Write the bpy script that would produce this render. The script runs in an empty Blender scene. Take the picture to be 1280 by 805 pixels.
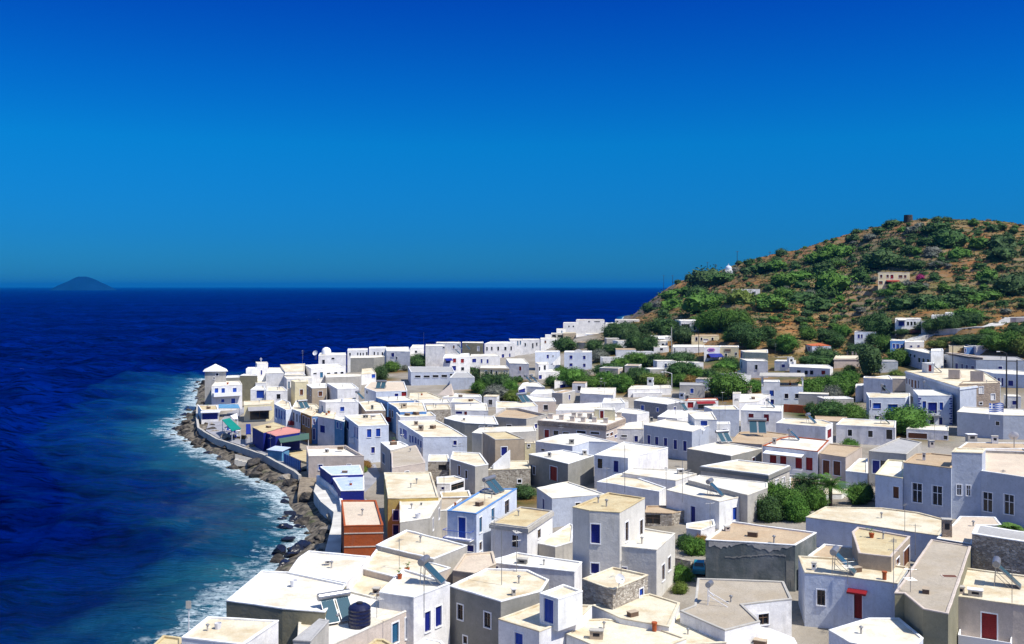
import bpy, bmesh, math, random
import numpy as np
from mathutils import Vector, Matrix, noise
random.seed(7); np.random.seed(7)
S = bpy.context.scene
# ------------------------------------------------------------ camera, sky, sun
EYE = 34.0; F = 1240.0; HZ = 358.0            # eye height above the sea, focal length and horizon row (photo pixels)
cd = bpy.data.cameras.new('camera'); cam = bpy.data.objects.new('camera', cd); S.collection.objects.link(cam)
cam.location = (0, 0, EYE); cam.rotation_euler = (math.radians(90), 0, 0)
cd.sensor_width = 36; cd.lens = 36*F/1280; cd.shift_y = -(402.5-HZ)/1280
cd.clip_start = 1; cd.clip_end = 90000
S.camera = cam
SUN_EL, SUN_AZ = math.radians(56), math.radians(119)   # azimuth measured from straight ahead towards the right
w = bpy.data.worlds.new('World'); S.world = w; w.use_nodes = True
nt = w.node_tree; N = nt.nodes; Lk = nt.links; N.clear()
out = N.new('ShaderNodeOutputWorld'); bg = N.new('ShaderNodeBackground'); bg.inputs[1].default_value = 0.15
sky = N.new('ShaderNodeTexSky'); sky.sky_type = 'NISHITA'; sky.sun_disc = False
sky.sun_elevation = SUN_EL; sky.sun_rotation = SUN_AZ; sky.air_density = 1.0; sky.dust_density = 0.2; sky.ozone_density = 3.0
tc = N.new('ShaderNodeTexCoord'); sp = N.new('ShaderNodeSeparateXYZ'); ramp = N.new('ShaderNodeValToRGB')
Lk.new(tc.outputs['Generated'], sp.inputs[0]); Lk.new(sp.outputs['Z'], ramp.inputs[0])
cr = ramp.color_ramp
SKYR = [(0.0,(0.018,0.15,0.38)),(0.05,(0.011,0.165,0.42)),(0.14,(0.004,0.228,0.49)),(0.20,(0.002,0.185,0.51)),(0.27,(0.0012,0.125,0.50)),(0.34,(0.001,0.07,0.43)),(0.42,(0.08,0.22,0.60)),(0.55,(0.70,0.80,1.0)),(0.8,(1.0,0.98,0.96))]
cr.elements[0].position = SKYR[0][0]; cr.elements[0].color = (*SKYR[0][1],1)
cr.elements[1].position = SKYR[-1][0]; cr.elements[1].color = (*SKYR[-1][1],1)
for p, c in SKYR[1:-1]:
    e = cr.elements.new(p); e.color = (*c,1)
mx = N.new('ShaderNodeMix'); mx.data_type = 'RGBA'; mx.blend_type = 'MULTIPLY'; mx.inputs['Factor'].default_value = 1
Lk.new(sky.outputs[0], mx.inputs['A']); Lk.new(ramp.outputs[0], mx.inputs['B'])
Lk.new(mx.outputs['Result'], bg.inputs[0]); Lk.new(bg.outputs[0], out.inputs[0])
sd = bpy.data.lights.new('sun','SUN'); sd.energy = 4.6; sd.angle = math.radians(0.5); sd.color = (1,0.955,0.86)
sun = bpy.data.objects.new('sun', sd); S.collection.objects.link(sun)
tosun = Vector((math.sin(SUN_AZ)*math.cos(SUN_EL), math.cos(SUN_AZ)*math.cos(SUN_EL), math.sin(SUN_EL)))
sun.rotation_euler = tosun.to_track_quat('Z','Y').to_euler(); sun.location = (0,0,300)
S.view_settings.view_transform = 'Standard'; S.view_settings.look = 'None'
S.view_settings.exposure = 0.45; S.view_settings.gamma = 1.0; S.view_settings.use_curve_mapping = False
S.render.engine = 'CYCLES'

# ------------------------------------------------------------ helpers
def link(name, me, parent=None, mats=()):
    o = bpy.data.objects.new(name, me); S.collection.objects.link(o)
    for m in mats: o.data.materials.append(m)
    if parent is not None: o.parent = parent
    return o
def empty(name, loc=(0,0,0), rz=0):
    o = bpy.data.objects.new(name, None); S.collection.objects.link(o); o.location = loc; o.rotation_euler = (0,0,rz)
    o.empty_display_size = .3
    return o
def tag(o, label=None, cat=None, group=None, kind=None):
    if label: o['label'] = label
    if cat: o['category'] = cat
    if group: o['group'] = group
    if kind: o['kind'] = kind
    return o
class MB:
    """collects polygons"""
    def __init__(s): s.v=[]; s.f=[]; s.mi=[]
    def add(s, vs, fs, mi=0):
        b=len(s.v); s.v += [tuple(p) for p in vs]; s.f += [[i+b for i in f] for f in fs]; s.mi += [mi]*len(fs)
    def quad(s,a,b,c,d,mi=0): s.add([a,b,c,d],[[0,1,2,3]],mi)
    def box(s, c, size, rz=0, mi=0, M=None):
        x,y,z = [k/2 for k in size]
        P=[Vector(p) for p in ((-x,-y,-z),(x,-y,-z),(x,y,-z),(-x,y,-z),(-x,-y,z),(x,-y,z),(x,y,z),(-x,y,z))]
        R = Matrix.Rotation(rz,3,'Z') if M is None else M
        P=[R@p+Vector(c) for p in P]
        s.add(P,[[0,3,2,1],[4,5,6,7],[0,1,5,4],[1,2,6,5],[2,3,7,6],[3,0,4,7]],mi)
    def tube(s, a, b, r0, r1=None, n=8, mi=0, caps=True):
        a=Vector(a); b=Vector(b); r1 = r0 if r1 is None else r1
        q=(b-a).to_track_quat('Z','Y')
        P=[]
        for k,(c,r) in enumerate(((a,r0),(b,r1))):
            for i in range(n):
                t=2*math.pi*i/n; P.append(c+q@Vector((math.cos(t)*r,math.sin(t)*r,0)))
        fs=[[i,(i+1)%n,n+(i+1)%n,n+i] for i in range(n)]
        if caps: fs += [list(range(n))[::-1], list(range(n,2*n))]
        s.add(P,fs,mi)
    def lathe(s, c, prof, n=14, mi=0):
        P=[]; m=len(prof)
        for r,z in prof:
            for i in range(n):
                t=2*math.pi*i/n; P.append((c[0]+r*math.cos(t),c[1]+r*math.sin(t),c[2]+z))
        fs=[[k*n+i,k*n+(i+1)%n,(k+1)*n+(i+1)%n,(k+1)*n+i] for k in range(m-1) for i in range(n)]
        fs.append([(m-1)*n+i for i in range(n)])
        s.add(P,fs,mi)
    def mesh(s, name, mats, smooth=False):
        me=bpy.data.meshes.new(name); me.from_pydata(s.v,[],s.f); 
        for m in mats: me.materials.append(m)
        me.polygons.foreach_set('material_index', s.mi)
        if smooth: me.polygons.foreach_set('use_smooth',[True]*len(s.f))
        me.update(); return me
    def build(s, name, mats, parent=None, smooth=False):
        return link(name, s.mesh(name, mats if isinstance(mats,(list,tuple)) else [mats], smooth), parent)

MATS={}
def mat(name, col, rough=.85, var=.10, vs=.6, stain=0.0, stcol=(.25,.2,.13), sts=.35, bump=.25, bs=6, rnd=.06, spec=.3, metal=0, fine=.07, streak=0, grime=0):
    if name in MATS: return MATS[name]
    m=bpy.data.materials.new(name); m.use_nodes=True; t=m.node_tree; n=t.nodes; l=t.links
    b=n['Principled BSDF']; b.inputs['Roughness'].default_value=rough; b.inputs['Specular IOR Level'].default_value=spec
    b.inputs['Metallic'].default_value=metal
    g=n.new('ShaderNodeNewGeometry')
    n1=n.new('ShaderNodeTexNoise'); n1.inputs['Scale'].default_value=vs; n1.inputs['Detail'].default_value=6; n1.inputs['Roughness'].default_value=.62
    l.new(g.outputs['Position'],n1.inputs['Vector'])
    mr=n.new('ShaderNodeMapRange'); mr.inputs[1].default_value=.3; mr.inputs[2].default_value=.7; mr.inputs[3].default_value=1-var*1.6; mr.inputs[4].default_value=1+var*.4
    l.new(n1.outputs[0],mr.inputs[0])
    oi=n.new('ShaderNodeObjectInfo'); mo=n.new('ShaderNodeMapRange'); mo.inputs[3].default_value=1-rnd; mo.inputs[4].default_value=1+rnd*.5
    l.new(oi.outputs['Random'],mo.inputs[0])
    nf=n.new('ShaderNodeTexNoise'); nf.inputs['Scale'].default_value=9; nf.inputs['Detail'].default_value=4; l.new(g.outputs['Position'],nf.inputs['Vector'])
    mf=n.new('ShaderNodeMapRange'); mf.inputs[1].default_value=.3; mf.inputs[2].default_value=.7; mf.inputs[3].default_value=1-fine*1.5; mf.inputs[4].default_value=1+fine*.5; l.new(nf.outputs[0],mf.inputs[0])
    ma=n.new('ShaderNodeMath'); ma.operation='MULTIPLY'; l.new(mr.outputs[0],ma.inputs[0]); l.new(mo.outputs[0],ma.inputs[1])
    mb=n.new('ShaderNodeMath'); mb.operation='MULTIPLY'; l.new(ma.outputs[0],mb.inputs[0]); l.new(mf.outputs[0],mb.inputs[1])
    vm=n.new('ShaderNodeVectorMath'); vm.operation='SCALE'; vm.inputs[0].default_value=col; l.new(mb.outputs[0],vm.inputs['Scale'])
    last=vm.outputs[0]
    def layer(last, amount, scale, color, vec, lo=.5, hi=.68):
        n2=n.new('ShaderNodeTexNoise'); n2.inputs['Scale'].default_value=scale; n2.inputs['Detail'].default_value=7; n2.inputs['Roughness'].default_value=.65
        ad=n.new('ShaderNodeVectorMath'); ad.operation='ADD'; l.new(vec,ad.inputs[0])
        sc=n.new('ShaderNodeVectorMath'); sc.operation='SCALE'; sc.inputs[0].default_value=(37,51,13); l.new(oi.outputs['Random'],sc.inputs['Scale'])
        l.new(sc.outputs[0],ad.inputs[1]); l.new(ad.outputs[0],n2.inputs['Vector'])
        m2=n.new('ShaderNodeMapRange'); m2.inputs[1].default_value=lo; m2.inputs[2].default_value=hi; m2.inputs[4].default_value=amount; l.new(n2.outputs[0],m2.inputs[0])
        mi=n.new('ShaderNodeMix'); mi.data_type='RGBA'; l.new(m2.outputs[0],mi.inputs['Factor']); l.new(last,mi.inputs['A']); mi.inputs['B'].default_value=(*color,1)
        return mi.outputs['Result']
    if stain>0: last=layer(last,stain,sts,stcol,g.outputs['Position'],.45,.66)
    if grime>0: last=layer(last,grime,2.3,tuple(c*.55 for c in col),g.outputs['Position'],.50,.66)
    if streak>0:
        vs2=n.new('ShaderNodeVectorMath'); vs2.operation='MULTIPLY'; vs2.inputs[1].default_value=(1,1,.16); l.new(g.outputs['Position'],vs2.inputs[0])
        last=layer(last,streak,1.6,(.22,.21,.18),vs2.outputs[0],.52,.75)
    l.new(last,b.inputs['Base Color'])
    if bump>0:
        nb=n.new('ShaderNodeTexNoise'); nb.inputs['Scale'].default_value=bs; nb.inputs['Detail'].default_value=5; l.new(g.outputs['Position'],nb.inputs['Vector'])
        bp=n.new('ShaderNodeBump'); bp.inputs['Strength'].default_value=bump; bp.inputs['Distance'].default_value=.06; nc=n.new('ShaderNodeTexNoise'); nc.inputs['Scale'].default_value=.9; nc.inputs['Detail'].default_value=3; l.new(g.outputs['Position'],nc.inputs['Vector']); na=n.new('ShaderNodeMath'); na.operation='MULTIPLY_ADD'; na.inputs[1].default_value=3.5; l.new(nc.outputs[0],na.inputs[0]); l.new(nb.outputs[0],na.inputs[2]); l.new(na.outputs[0],bp.inputs['Height']); l.new(bp.outputs[0],b.inputs['Normal'])
    MATS[name]=m; return m
def stone(name, c1, c2, mortar, scale=2.6, rough=.95):
    m=bpy.data.materials.new(name); m.use_nodes=True; t=m.node_tree; n=t.nodes; l=t.links; b=n['Principled BSDF']; b.inputs['Roughness'].default_value=rough
    g=n.new('ShaderNodeNewGeometry'); v=n.new('ShaderNodeTexVoronoi'); v.inputs['Scale'].default_value=scale
    mp=n.new('ShaderNodeVectorMath'); mp.operation='MULTIPLY'; mp.inputs[1].default_value=(1,1,1.6); l.new(g.outputs['Position'],mp.inputs[0]); l.new(mp.outputs[0],v.inputs['Vector'])
    v2=n.new('ShaderNodeTexVoronoi'); v2.feature='DISTANCE_TO_EDGE'; v2.inputs['Scale'].default_value=scale; l.new(mp.outputs[0],v2.inputs['Vector'])
    mi=n.new('ShaderNodeMix'); mi.data_type='RGBA'; sp=n.new('ShaderNodeSeparateColor'); l.new(v.outputs['Color'],sp.inputs[0]); l.new(sp.outputs[0],mi.inputs['Factor']); mi.inputs['A'].default_value=(*c1,1); mi.inputs['B'].default_value=(*c2,1)
    mr=n.new('ShaderNodeMapRange'); mr.inputs[1].default_value=.02; mr.inputs[2].default_value=.09; l.new(v2.outputs['Distance'],mr.inputs[0])
    m2=n.new('ShaderNodeMix'); m2.data_type='RGBA'; l.new(mr.outputs[0],m2.inputs['Factor']); m2.inputs['A'].default_value=(*mortar,1); l.new(mi.outputs['Result'],m2.inputs['B']); l.new(m2.outputs['Result'],b.inputs['Base Color'])
    bp=n.new('ShaderNodeBump'); bp.inputs['Strength'].default_value=.8; bp.inputs['Distance'].default_value=.12; l.new(mr.outputs[0],bp.inputs['Height']); l.new(bp.outputs[0],b.inputs['Normal'])
    MATS[name]=m; return m
WALL={
 'W':mat('whitewash',(.87,.87,.86),var=.12,stain=.38,stcol=(.5,.48,.43),sts=.5,streak=.34,grime=.14),
 'V':mat('whitewash_warm',(.87,.85,.83),var=.13,stain=.35,stcol=(.45,.45,.5),sts=.5,streak=.34,grime=.14),  # whitewash copy for shaded fronts, colour warmed against the blue fill light
 'L':mat('pale_blue_wash',(.66,.71,.81),stain=.2,stcol=(.5,.55,.62),sts=.7,streak=.25,grime=.3),
 'H':mat('grey_blue_plaster',(.47,.51,.59),stain=.3,stcol=(.42,.46,.54),sts=.5,streak=.3,grime=.3),
 'B':mat('mid_blue_wash',(.10,.25,.55),stain=.3,stcol=(.25,.4,.6),sts=.8,streak=.3,grime=.3),
 'E':mat('teal_blue_wash',(.08,.24,.42),stain=.35,stcol=(.2,.38,.5),sts=.8,streak=.3,grime=.3),
 'N':mat('navy_paint',(.010,.018,.20),rough=.6),
 'G':mat('grey_cement',(.30,.29,.26),stain=.45,stcol=(.14,.15,.13),sts=.4,streak=.5,grime=.3),
 'A':mat('light_cement',(.50,.47,.42),stain=.35,stcol=(.28,.27,.24),sts=.4,streak=.4,grime=.3),
 'D':mat('dark_cement',(.105,.125,.125),stain=.6,stcol=(.30,.31,.31),sts=.35,streak=.6,grime=.3),
 'U':mat('olive_cement',(.26,.24,.16),stain=.4,stcol=(.16,.15,.09),sts=.4,streak=.5,grime=.3),
 'T':mat('tan_plaster',(.46,.37,.27),stain=.35,stcol=(.3,.23,.15),sts=.4,streak=.4,grime=.3),
 'P':mat('beige_plaster',(.60,.51,.44),stain=.3,stcol=(.42,.34,.27),sts=.4,streak=.3,grime=.3),
 'C':mat('cream_plaster',(.78,.69,.44),stain=.2,stcol=(.5,.43,.28),sts=.4,streak=.25,grime=.3),
 'Y':mat('yellow_plaster',(.58,.42,.12),stain=.3,stcol=(.4,.3,.15),sts=.5,streak=.3,grime=.3),
 'O':mat('ochre_orange_plaster',(.50,.25,.06),stain=.2,stcol=(.35,.2,.1),streak=.2,grime=.3),
 'R':mat('rust_red_plaster',(.40,.085,.02),stain=.25,stcol=(.3,.1,.05),sts=.5,streak=.3,grime=.3),
 'X':mat('warm_grey_wash',(.70,.67,.61),stain=.3,stcol=(.5,.47,.41),sts=.5,streak=.3,grime=.15),
 'K':mat('dark_interior',(.02,.02,.025),bump=0),
 'S':stone('rubble_stone',(.55,.50,.42),(.22,.18,.14),(.42,.38,.32),3.0),
 'Q':stone('brown_ashlar',(.36,.28,.21),(.25,.19,.15),(.40,.33,.27),1.6),
 'I':stone('grey_block',(.26,.27,.30),(.20,.21,.25),(.30,.31,.34),2.2),
}
def roofm(k,c,st,sc,s): return mat(k,c,rough=.9,var=.10,vs=.25,stain=st,stcol=sc,sts=s,bump=.45,bs=4,fine=.12,grime=.32)
ROOF={
 'w':roofm('roof_whitewash',(.80,.77,.69),.7,(.50,.40,.25),.3),
 'c':roofm('roof_cream',(.74,.67,.51),.8,(.44,.32,.17),.33),
 'y':roofm('roof_sand_yellow',(.60,.50,.30),.7,(.38,.26,.12),.4),
 't':roofm('roof_tan',(.50,.38,.25),.7,(.38,.26,.15),.35),
 'g':roofm('roof_grey',(.42,.41,.40),.4,(.30,.28,.25),.35),
 'p':roofm('roof_putty',(.45,.39,.31),.7,(.33,.27,.19),.3),
 'b':roofm('roof_pale_blue',(.46,.55,.74),.3,(.6,.62,.7),.6),
 'k':roofm('roof_salmon',(.62,.26,.22),.3,(.5,.3,.25),.5),
 'r':roofm('roof_terracotta',(.52,.13,.045),.4,(.40,.10,.04),1.2),
 'o':roofm('roof_peach',(.62,.52,.40),.3,(.5,.36,.28),.4),
}
PANE={'n':mat('navy_shutter',(.012,.022,.22),rough=.5,bump=0),'b':mat('blue_shutter',(.015,.07,.42),rough=.5,bump=0),
 't':mat('teal_shutter',(.03,.13,.25),rough=.5,bump=0),
 'k':mat('dark_glass',(.012,.014,.02),rough=.12,spec=.6,bump=0),'r':mat('red_shutter',(.26,.012,.015),rough=.5,bump=0),
 'w':mat('brown_shutter',(.15,.055,.025),rough=.6,bump=0),'m':mat('white_shutter',(.75,.74,.72),rough=.6,bump=0)}
TRIM=mat('white_trim',(.82,.82,.84),bump=0,fine=.02,var=.03)
METAL=mat('grey_metal',(.35,.35,.36),rough=.4,metal=.7,bump=0)
WMETAL=mat('white_metal',(.75,.75,.77),rough=.4,bump=0)
DMETAL=mat('dark_metal',(.03,.03,.035),rough=.5,bump=0)
WOOD=mat('weathered_wood',(.14,.09,.06),rough=.8,bump=.2)

# ------------------------------------------------------------ pixel to place
class T:
    def __init__(s,x,y,k): s.x=x; s.y=y; s.k=k
    def __call__(s,a,b): return (s.x+a/s.k, s.y+b/s.k)
def onz(u,v,z):
    Y=(EYE-z)*F/(v-HZ); return ((u-640)/F*Y, Y)

# coast line (land polygon) at sea level
def c0(u,v): return onz(u,v,0)
COAST=[(-62,40),(-52,62),c0(235,830),c0(262,795),c0(300,745),c0(338,718),c0(356,703),c0(371,690),c0(383,668),c0(370,651),c0(356,628),c0(339,610),c0(306,592),
 c0(271,572),c0(237,554),c0(218,544),c0(224,531),c0(240,515),c0(244,500),c0(247,486),c0(254,476),(-100,345),(-84,342),(-68,366),(-50,397),(-26,414),(0,432),(8,470),(17,496),(19,530),(24,590),(36,628),(62,668),(80,740),(90,810),(98,900),(112,1010),(126,1120),(190,1300),(330,1450),(700,1500),(1300,1200),(1500,0),(0,-300),(-60,-60)]
CP=np.array(COAST,float)
def shore_dist(X,Y):
    """signed distance to the coast, positive on land"""
    X=np.asarray(X,float); Y=np.asarray(Y,float)
    d=np.full(X.shape,1e9); ins=np.zeros(X.shape,bool)
    n=len(CP)
    for i in range(n):
        ax,ay=CP[i]; bx,by=CP[(i+1)%n]
        dx,dy=bx-ax,by-ay; L=dx*dx+dy*dy
        t=np.clip(((X-ax)*dx+(Y-ay)*dy)/L,0,1)
        d=np.minimum(d,np.hypot(X-ax-t*dx,Y-ay-t*dy))
        c=((ay>Y)!=(by>Y))
        xi=(dx)*(Y-ay)/(dy if abs(dy)>1e-9 else 1e-9)+ax
        ins^=(c&(X<xi))
    return np.where(ins,d,-d)
def hp(u,v,Y): return ((u-640)/F*Y, Y, EYE-(v-HZ)*Y/F)
CTL=[hp(*a) for a in [(778,392,1050),(800,374,950),(830,359,860),(870,346,760),(900,338,680),(922,333,650),(960,321,630),(1000,312,620),(1035,300,590),(1070,292,570),(1100,287,550),(1135,286,530),(1200,284,520),(1280,289,500),
 (800,393,700),(850,380,560),(850,400,450),(900,362,520),(930,375,450),(900,400,410),(860,415,400),(900,422,370),(960,352,500),(960,390,420),(960,420,350),(1000,345,490),(1000,400,400),(1000,430,340),(1020,445,328),(905,351,620),
 (1060,380,450),(1060,400,400),(1060,340,520),(1080,433,347),(1137,418,342),(1115,358,420),(1115,392,370),(1200,395,350),(1165,426,335),(1200,412,330),(1240,406,335),(1280,399,340),(1200,446,300),(1280,418,310),(1250,470,262),
 (1200,370,400),(1200,330,450),(1200,300,490),(1280,330,430),(1280,370,380),(1280,300,470),(1100,320,490),(1130,300,520),(1060,310,550)]]
for (X,Y,Z) in list(CTL[:14]):      # behind the ridge
    CTL.append((X*1.28,Y+230,max(Z-26,2)))
CTL += [(-60,130,1.7),(-70,200,1.5),(-90,300,1.6),(-100,350,1.8),(-95,430,2),(-50,520,2.5),(0,590,4),(40,575,6),(-20,100,2.6),(-45,170,1.7),(-55,230,1.8),(0,80,3.5),(20,70,3.8),(40,70,4),(40,115,6),(60,115,6.3),(0,150,3.5),(0,250,4),(0,350,4),(-50,300,3),(-50,400,3),
 (30,200,4.3),(60,150,5),(88,205,4.5),(92,190,4.5),(110,195,5),(100,222,6.5),(118,235,9),(135,250,9.5),(125,280,10.3),(160,285,11),(150,262,9.8),(45,290,7),(60,284,7),(75,244,5),(50,330,8),(30,340,5),(70,300,8),(82,286,8),(108,286,10.5),(20,380,5.5),(0,450,5),(45,400,9.5),(60,380,12),(20,450,7),(60,450,13),(78,560,12.5),
 (0,40,4),(-30,60,3),(40,45,4.5),(110,120,7),(150,160,9),(170,230,16),(260,280,26),(330,420,50),(420,500,60),(500,700,45),(300,60,14),(0,-200,10),(200,-100,14),(500,200,40),(-60,60,2.5),(-30,20,3),(700,1000,20),(900,600,40),(1000,100,30)]
CTL=np.array(CTL); sc=100.0
def _U(r2): return np.where(r2>1e-12, r2*np.log(r2+1e-20)*.5, 0)
_n=len(CTL); _A=np.zeros((_n+3,_n+3)); _P=np.c_[np.ones(_n),CTL[:,0]/sc,CTL[:,1]/sc]
_d=((CTL[:,None,:2]-CTL[None,:,:2])**2).sum(-1)/sc**2
_A[:_n,:_n]=_U(_d)+np.eye(_n)*.004; _A[:_n,_n:]=_P; _A[_n:,:_n]=_P.T
_wt=np.linalg.solve(_A,np.r_[CTL[:,2],0,0,0])
def inland(X,Y):
    X=np.asarray(X,float); Y=np.asarray(Y,float); z=_wt[_n]+_wt[_n+1]*X/sc+_wt[_n+2]*Y/sc
    for i in range(_n): z=z+_wt[i]*_U(((X-CTL[i,0])**2+(Y-CTL[i,1])**2)/sc**2)
    return np.clip(z,1.5,74)
def hillmask(X,Y,z):
    a=np.clip((z-9)/4,0,1)*np.clip((Y-255)/30,0,1)
    b=np.clip((Y-470)/60,0,1)*np.clip((X-72)/12,0,1)
    return np.maximum(a,b)
def ground(X,Y,full=False):
    X=np.asarray(X,float); Y=np.asarray(Y,float)
    z=inland(X,Y); d=shore_dist(X,Y); hm=hillmask(X,Y,z)
    wob=np.sin(X*.11+Y*.05)*.5+np.sin(X*.043-Y*.071+1)*.9+np.sin(X*.21+2+np.sin(Y*.13))*.3
    st=2.3; q=(z+wob)/st; fr=q-np.floor(q)
    ter=(np.floor(q)+np.clip(fr*.35,0,1)+np.clip((fr-.80)/.14,0,1)*.65)*st-wob
    z=z*(1-hm)+ter*hm
    prof=np.where(d<0,np.maximum(d*.30,-14),np.where(d<2,d*.45,np.where(d<9,.9+(d-2)*.09,1.53+(d-9)*1.0)))
    z=np.where(d<60,np.minimum(z,prof),z); z=np.where((X<-36)&(d<42)&(Y>100)&(Y<300),np.minimum(z,1.6),z)
    return (z,d,hm) if full else z
def gz(x,y): return float(ground(np.array([x]),np.array([y]))[0])
def raycast(u,v,y0=60,y1=1300):
    Ys=np.geomspace(y0,y1,700); X=(u-640)/F*Ys; h=ground(X,Ys); r=EYE-(v-HZ)*Ys/F
    k=np.argmax(r<=h)
    if r[k]>h[k]: return None
    return (X[k],Ys[k],h[k])
# ------------------------------------------------------------ ground, sea
def grid_mesh(name, R, A, zf, attrs=None):
    RR,AA=np.meshgrid(R,A,indexing='ij'); X=(RR*np.sin(AA)).ravel(); Y=(RR*np.cos(AA)).ravel()
    z,extra=zf(X,Y)
    nr,na=len(R),len(A); co=np.c_[X,Y,z].astype(np.float32)
    i=np.arange(nr-1)[:,None]*na+np.arange(na-1)[None,:]
    q=np.stack([i,i+1,i+na+1,i+na],-1).reshape(-1,4)[:, ::-1]
    me=bpy.data.meshes.new(name); me.vertices.add(len(co)); me.vertices.foreach_set('co',co.ravel())
    me.loops.add(q.size); me.loops.foreach_set('vertex_index',q.ravel().astype(np.int32))
    me.polygons.add(len(q)); me.polygons.foreach_set('loop_start',np.arange(0,q.size,4,dtype=np.int32)); me.polygons.foreach_set('loop_total',np.full(len(q),4,dtype=np.int32))
    me.polygons.foreach_set('use_smooth',np.ones(len(q),bool))
    me.update(calc_edges=True)
    for k,a in extra.items():
        at=me.attributes.new(k,'FLOAT','POINT'); at.data.foreach_set('value',a.astype(np.float32))
    return me
R=np.r_[np.arange(24,300,2.2),np.arange(300,720,1.15),np.geomspace(720,1700,90)]
A=np.radians(np.r_[np.arange(-60,-22,2.0),np.arange(-22,34,.155),np.arange(34,62,1.5)])
def zf(X,Y):
    z,d,hm=ground(X,Y,True)
    # rocky foreshore lumps
    rk=np.clip(1-np.abs(d-3.5)/8,0,1)
    n=np.sin(X*1.9+np.sin(Y*.9))*np.sin(Y*1.3+np.sin(X*1.1)*2)*.45
    return z+rk*n*.5, {'shore':d,'hill':hm}
gme=grid_mesh('ground',R,A,zf)
gm=bpy.data.materials.new('earth'); gm.use_nodes=True; t=gm.node_tree; n=t.nodes; l=t.links; b=n['Principled BSDF']; b.inputs['Roughness'].default_value=.95; b.inputs['Specular IOR Level'].default_value=.1
def NZ(scale,det=6,rough=.6,vec=None):
    x=n.new('ShaderNodeTexNoise'); x.inputs['Scale'].default_value=scale; x.inputs['Detail'].default_value=det; x.inputs['Roughness'].default_value=rough
    l.new(vec if vec is not None else geo.outputs['Position'],x.inputs['Vector']); return x.outputs[0]
def MR(i,a,b2,c=0,d=1):
    x=n.new('ShaderNodeMapRange'); x.inputs[1].default_value=a; x.inputs[2].default_value=b2; x.inputs[3].default_value=c; x.inputs[4].default_value=d; l.new(i,x.inputs[0]); return x.outputs[0]
def MX(f,a,b2):
    x=n.new('ShaderNodeMix'); x.data_type='RGBA'
    for s,v in (('Factor',f),('A',a),('B',b2)):
        if isinstance(v,tuple): x.inputs[s].default_value=(*v,1)
        elif isinstance(v,float): x.inputs[s].default_value=v
        else: l.new(v,x.inputs[s])
    return x.outputs['Result']
def MT(op,a,b2):
    x=n.new('ShaderNodeMath'); x.operation=op
    for k,v in enumerate((a,b2)):
        if isinstance(v,(int,float)): x.inputs[k].default_value=v
        else: l.new(v,x.inputs[k])
    return x.outputs[0]
def AT(name):
    x=n.new('ShaderNodeAttribute'); x.attribute_name=name; return x.outputs['Fac']
geo=n.new('ShaderNodeNewGeometry')
soil=MX(MR(NZ(.05,8),.42,.6),(.25,.105,.032),(.27,.165,.065))
soil=MX(MR(NZ(.4,8),.5,.7),soil,(.15,.10,.04))
soil=MX(MR(NZ(.028,5),.42,.58,0,.85),soil,(.075,.085,.025))
sepn=n.new('ShaderNodeSeparateXYZ'); l.new(geo.outputs['Normal'],sepn.inputs[0])
steep=MR(sepn.outputs['Z'],.93,.72)
soil=MX(MT('MULTIPLY',steep,MR(NZ(.05,4),.35,.6,.2,1)),soil,(.30,.23,.16))
town=MX(MR(NZ(.12,7),.4,.65),(.30,.27,.23),(.22,.19,.15))  # ground tone darkened to paint in the shade of the alleys
green=MX(MR(NZ(.10,7),.4,.62),(.035,.055,.012),(.20,.11,.04))
town=MX(AT('garden'),town,green)
c=MX(AT('hill'),town,soil)
rock=MX(MR(NZ(.9,8),.4,.6),(.05,.045,.04),(.20,.17,.13))
rock=MX(MR(NZ(.25,6),.55,.68,0,.8),rock,(.05,.07,.02))
c=MX(MR(AT('shore'),8.0,10.0),rock,c)
l.new(c,b.inputs['Base Color'])
bp=n.new('ShaderNodeBump'); bp.inputs['Strength'].default_value=.6; bp.inputs['Distance'].default_value=.4; l.new(NZ(1.2,8),bp.inputs['Height']); l.new(bp.outputs[0],b.inputs['Normal'])
gme.materials.append(gm); tag(link('ground',gme),kind='structure')

# sea ---------------------------------------------------------
R=np.r_[np.geomspace(26,60,30)[:-1],np.geomspace(60,700,420),np.geomspace(700,40000,90)[1:]]
A=np.radians(np.r_[np.arange(-75,-31,1.0),np.arange(-31,16,.16),np.arange(16,76,1.5)])
def seaz(X,Y):
    rng=np.random.RandomState(3); z=np.zeros_like(X); r=np.hypot(X,Y)
    for k in range(34):
        lam=3.2*1.105**k; th=math.radians(200+rng.normal()*28); a=.034*lam**.85
        ph=rng.rand()*6.28; kx,ky=math.cos(th)*2*math.pi/lam,math.sin(th)*2*math.pi/lam
        fade=np.clip(1.3-r*.006/ (lam*.35),0,1)
        wob=np.sin(X*.021*(1+k*.03)+Y*.017+k)*1.7+np.sin(Y*.035-X*.011+k*2)*1.3
        s=np.sin(X*kx+Y*ky+ph+wob); z+=a*fade*(1-np.abs(s))*1.25*.6+a*fade*s*.4
    d=-shore_dist(X,Y)
    z=(z-.5)*np.clip(.12+d/55,.12,1)*.7-.12
    return z, {'shore':np.where(Y>370,d*np.clip(1+(Y-370)/25,1,5),d)}
sme=grid_mesh('sea',R,A,seaz)
sm=bpy.data.materials.new('sea_water'); sm.use_nodes=True; t=sm.node_tree; n=t.nodes; l=t.links; b=n['Principled BSDF']
geo=n.new('ShaderNodeNewGeometry')
mp=n.new('ShaderNodeMapping'); mp.inputs['Rotation'].default_value=(0,0,math.radians(20)); mp.inputs['Scale'].default_value=(.35,1.0,1); l.new(geo.outputs['Position'],mp.inputs[0]); pv=mp.outputs[0]
D=AT('shore')
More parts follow.
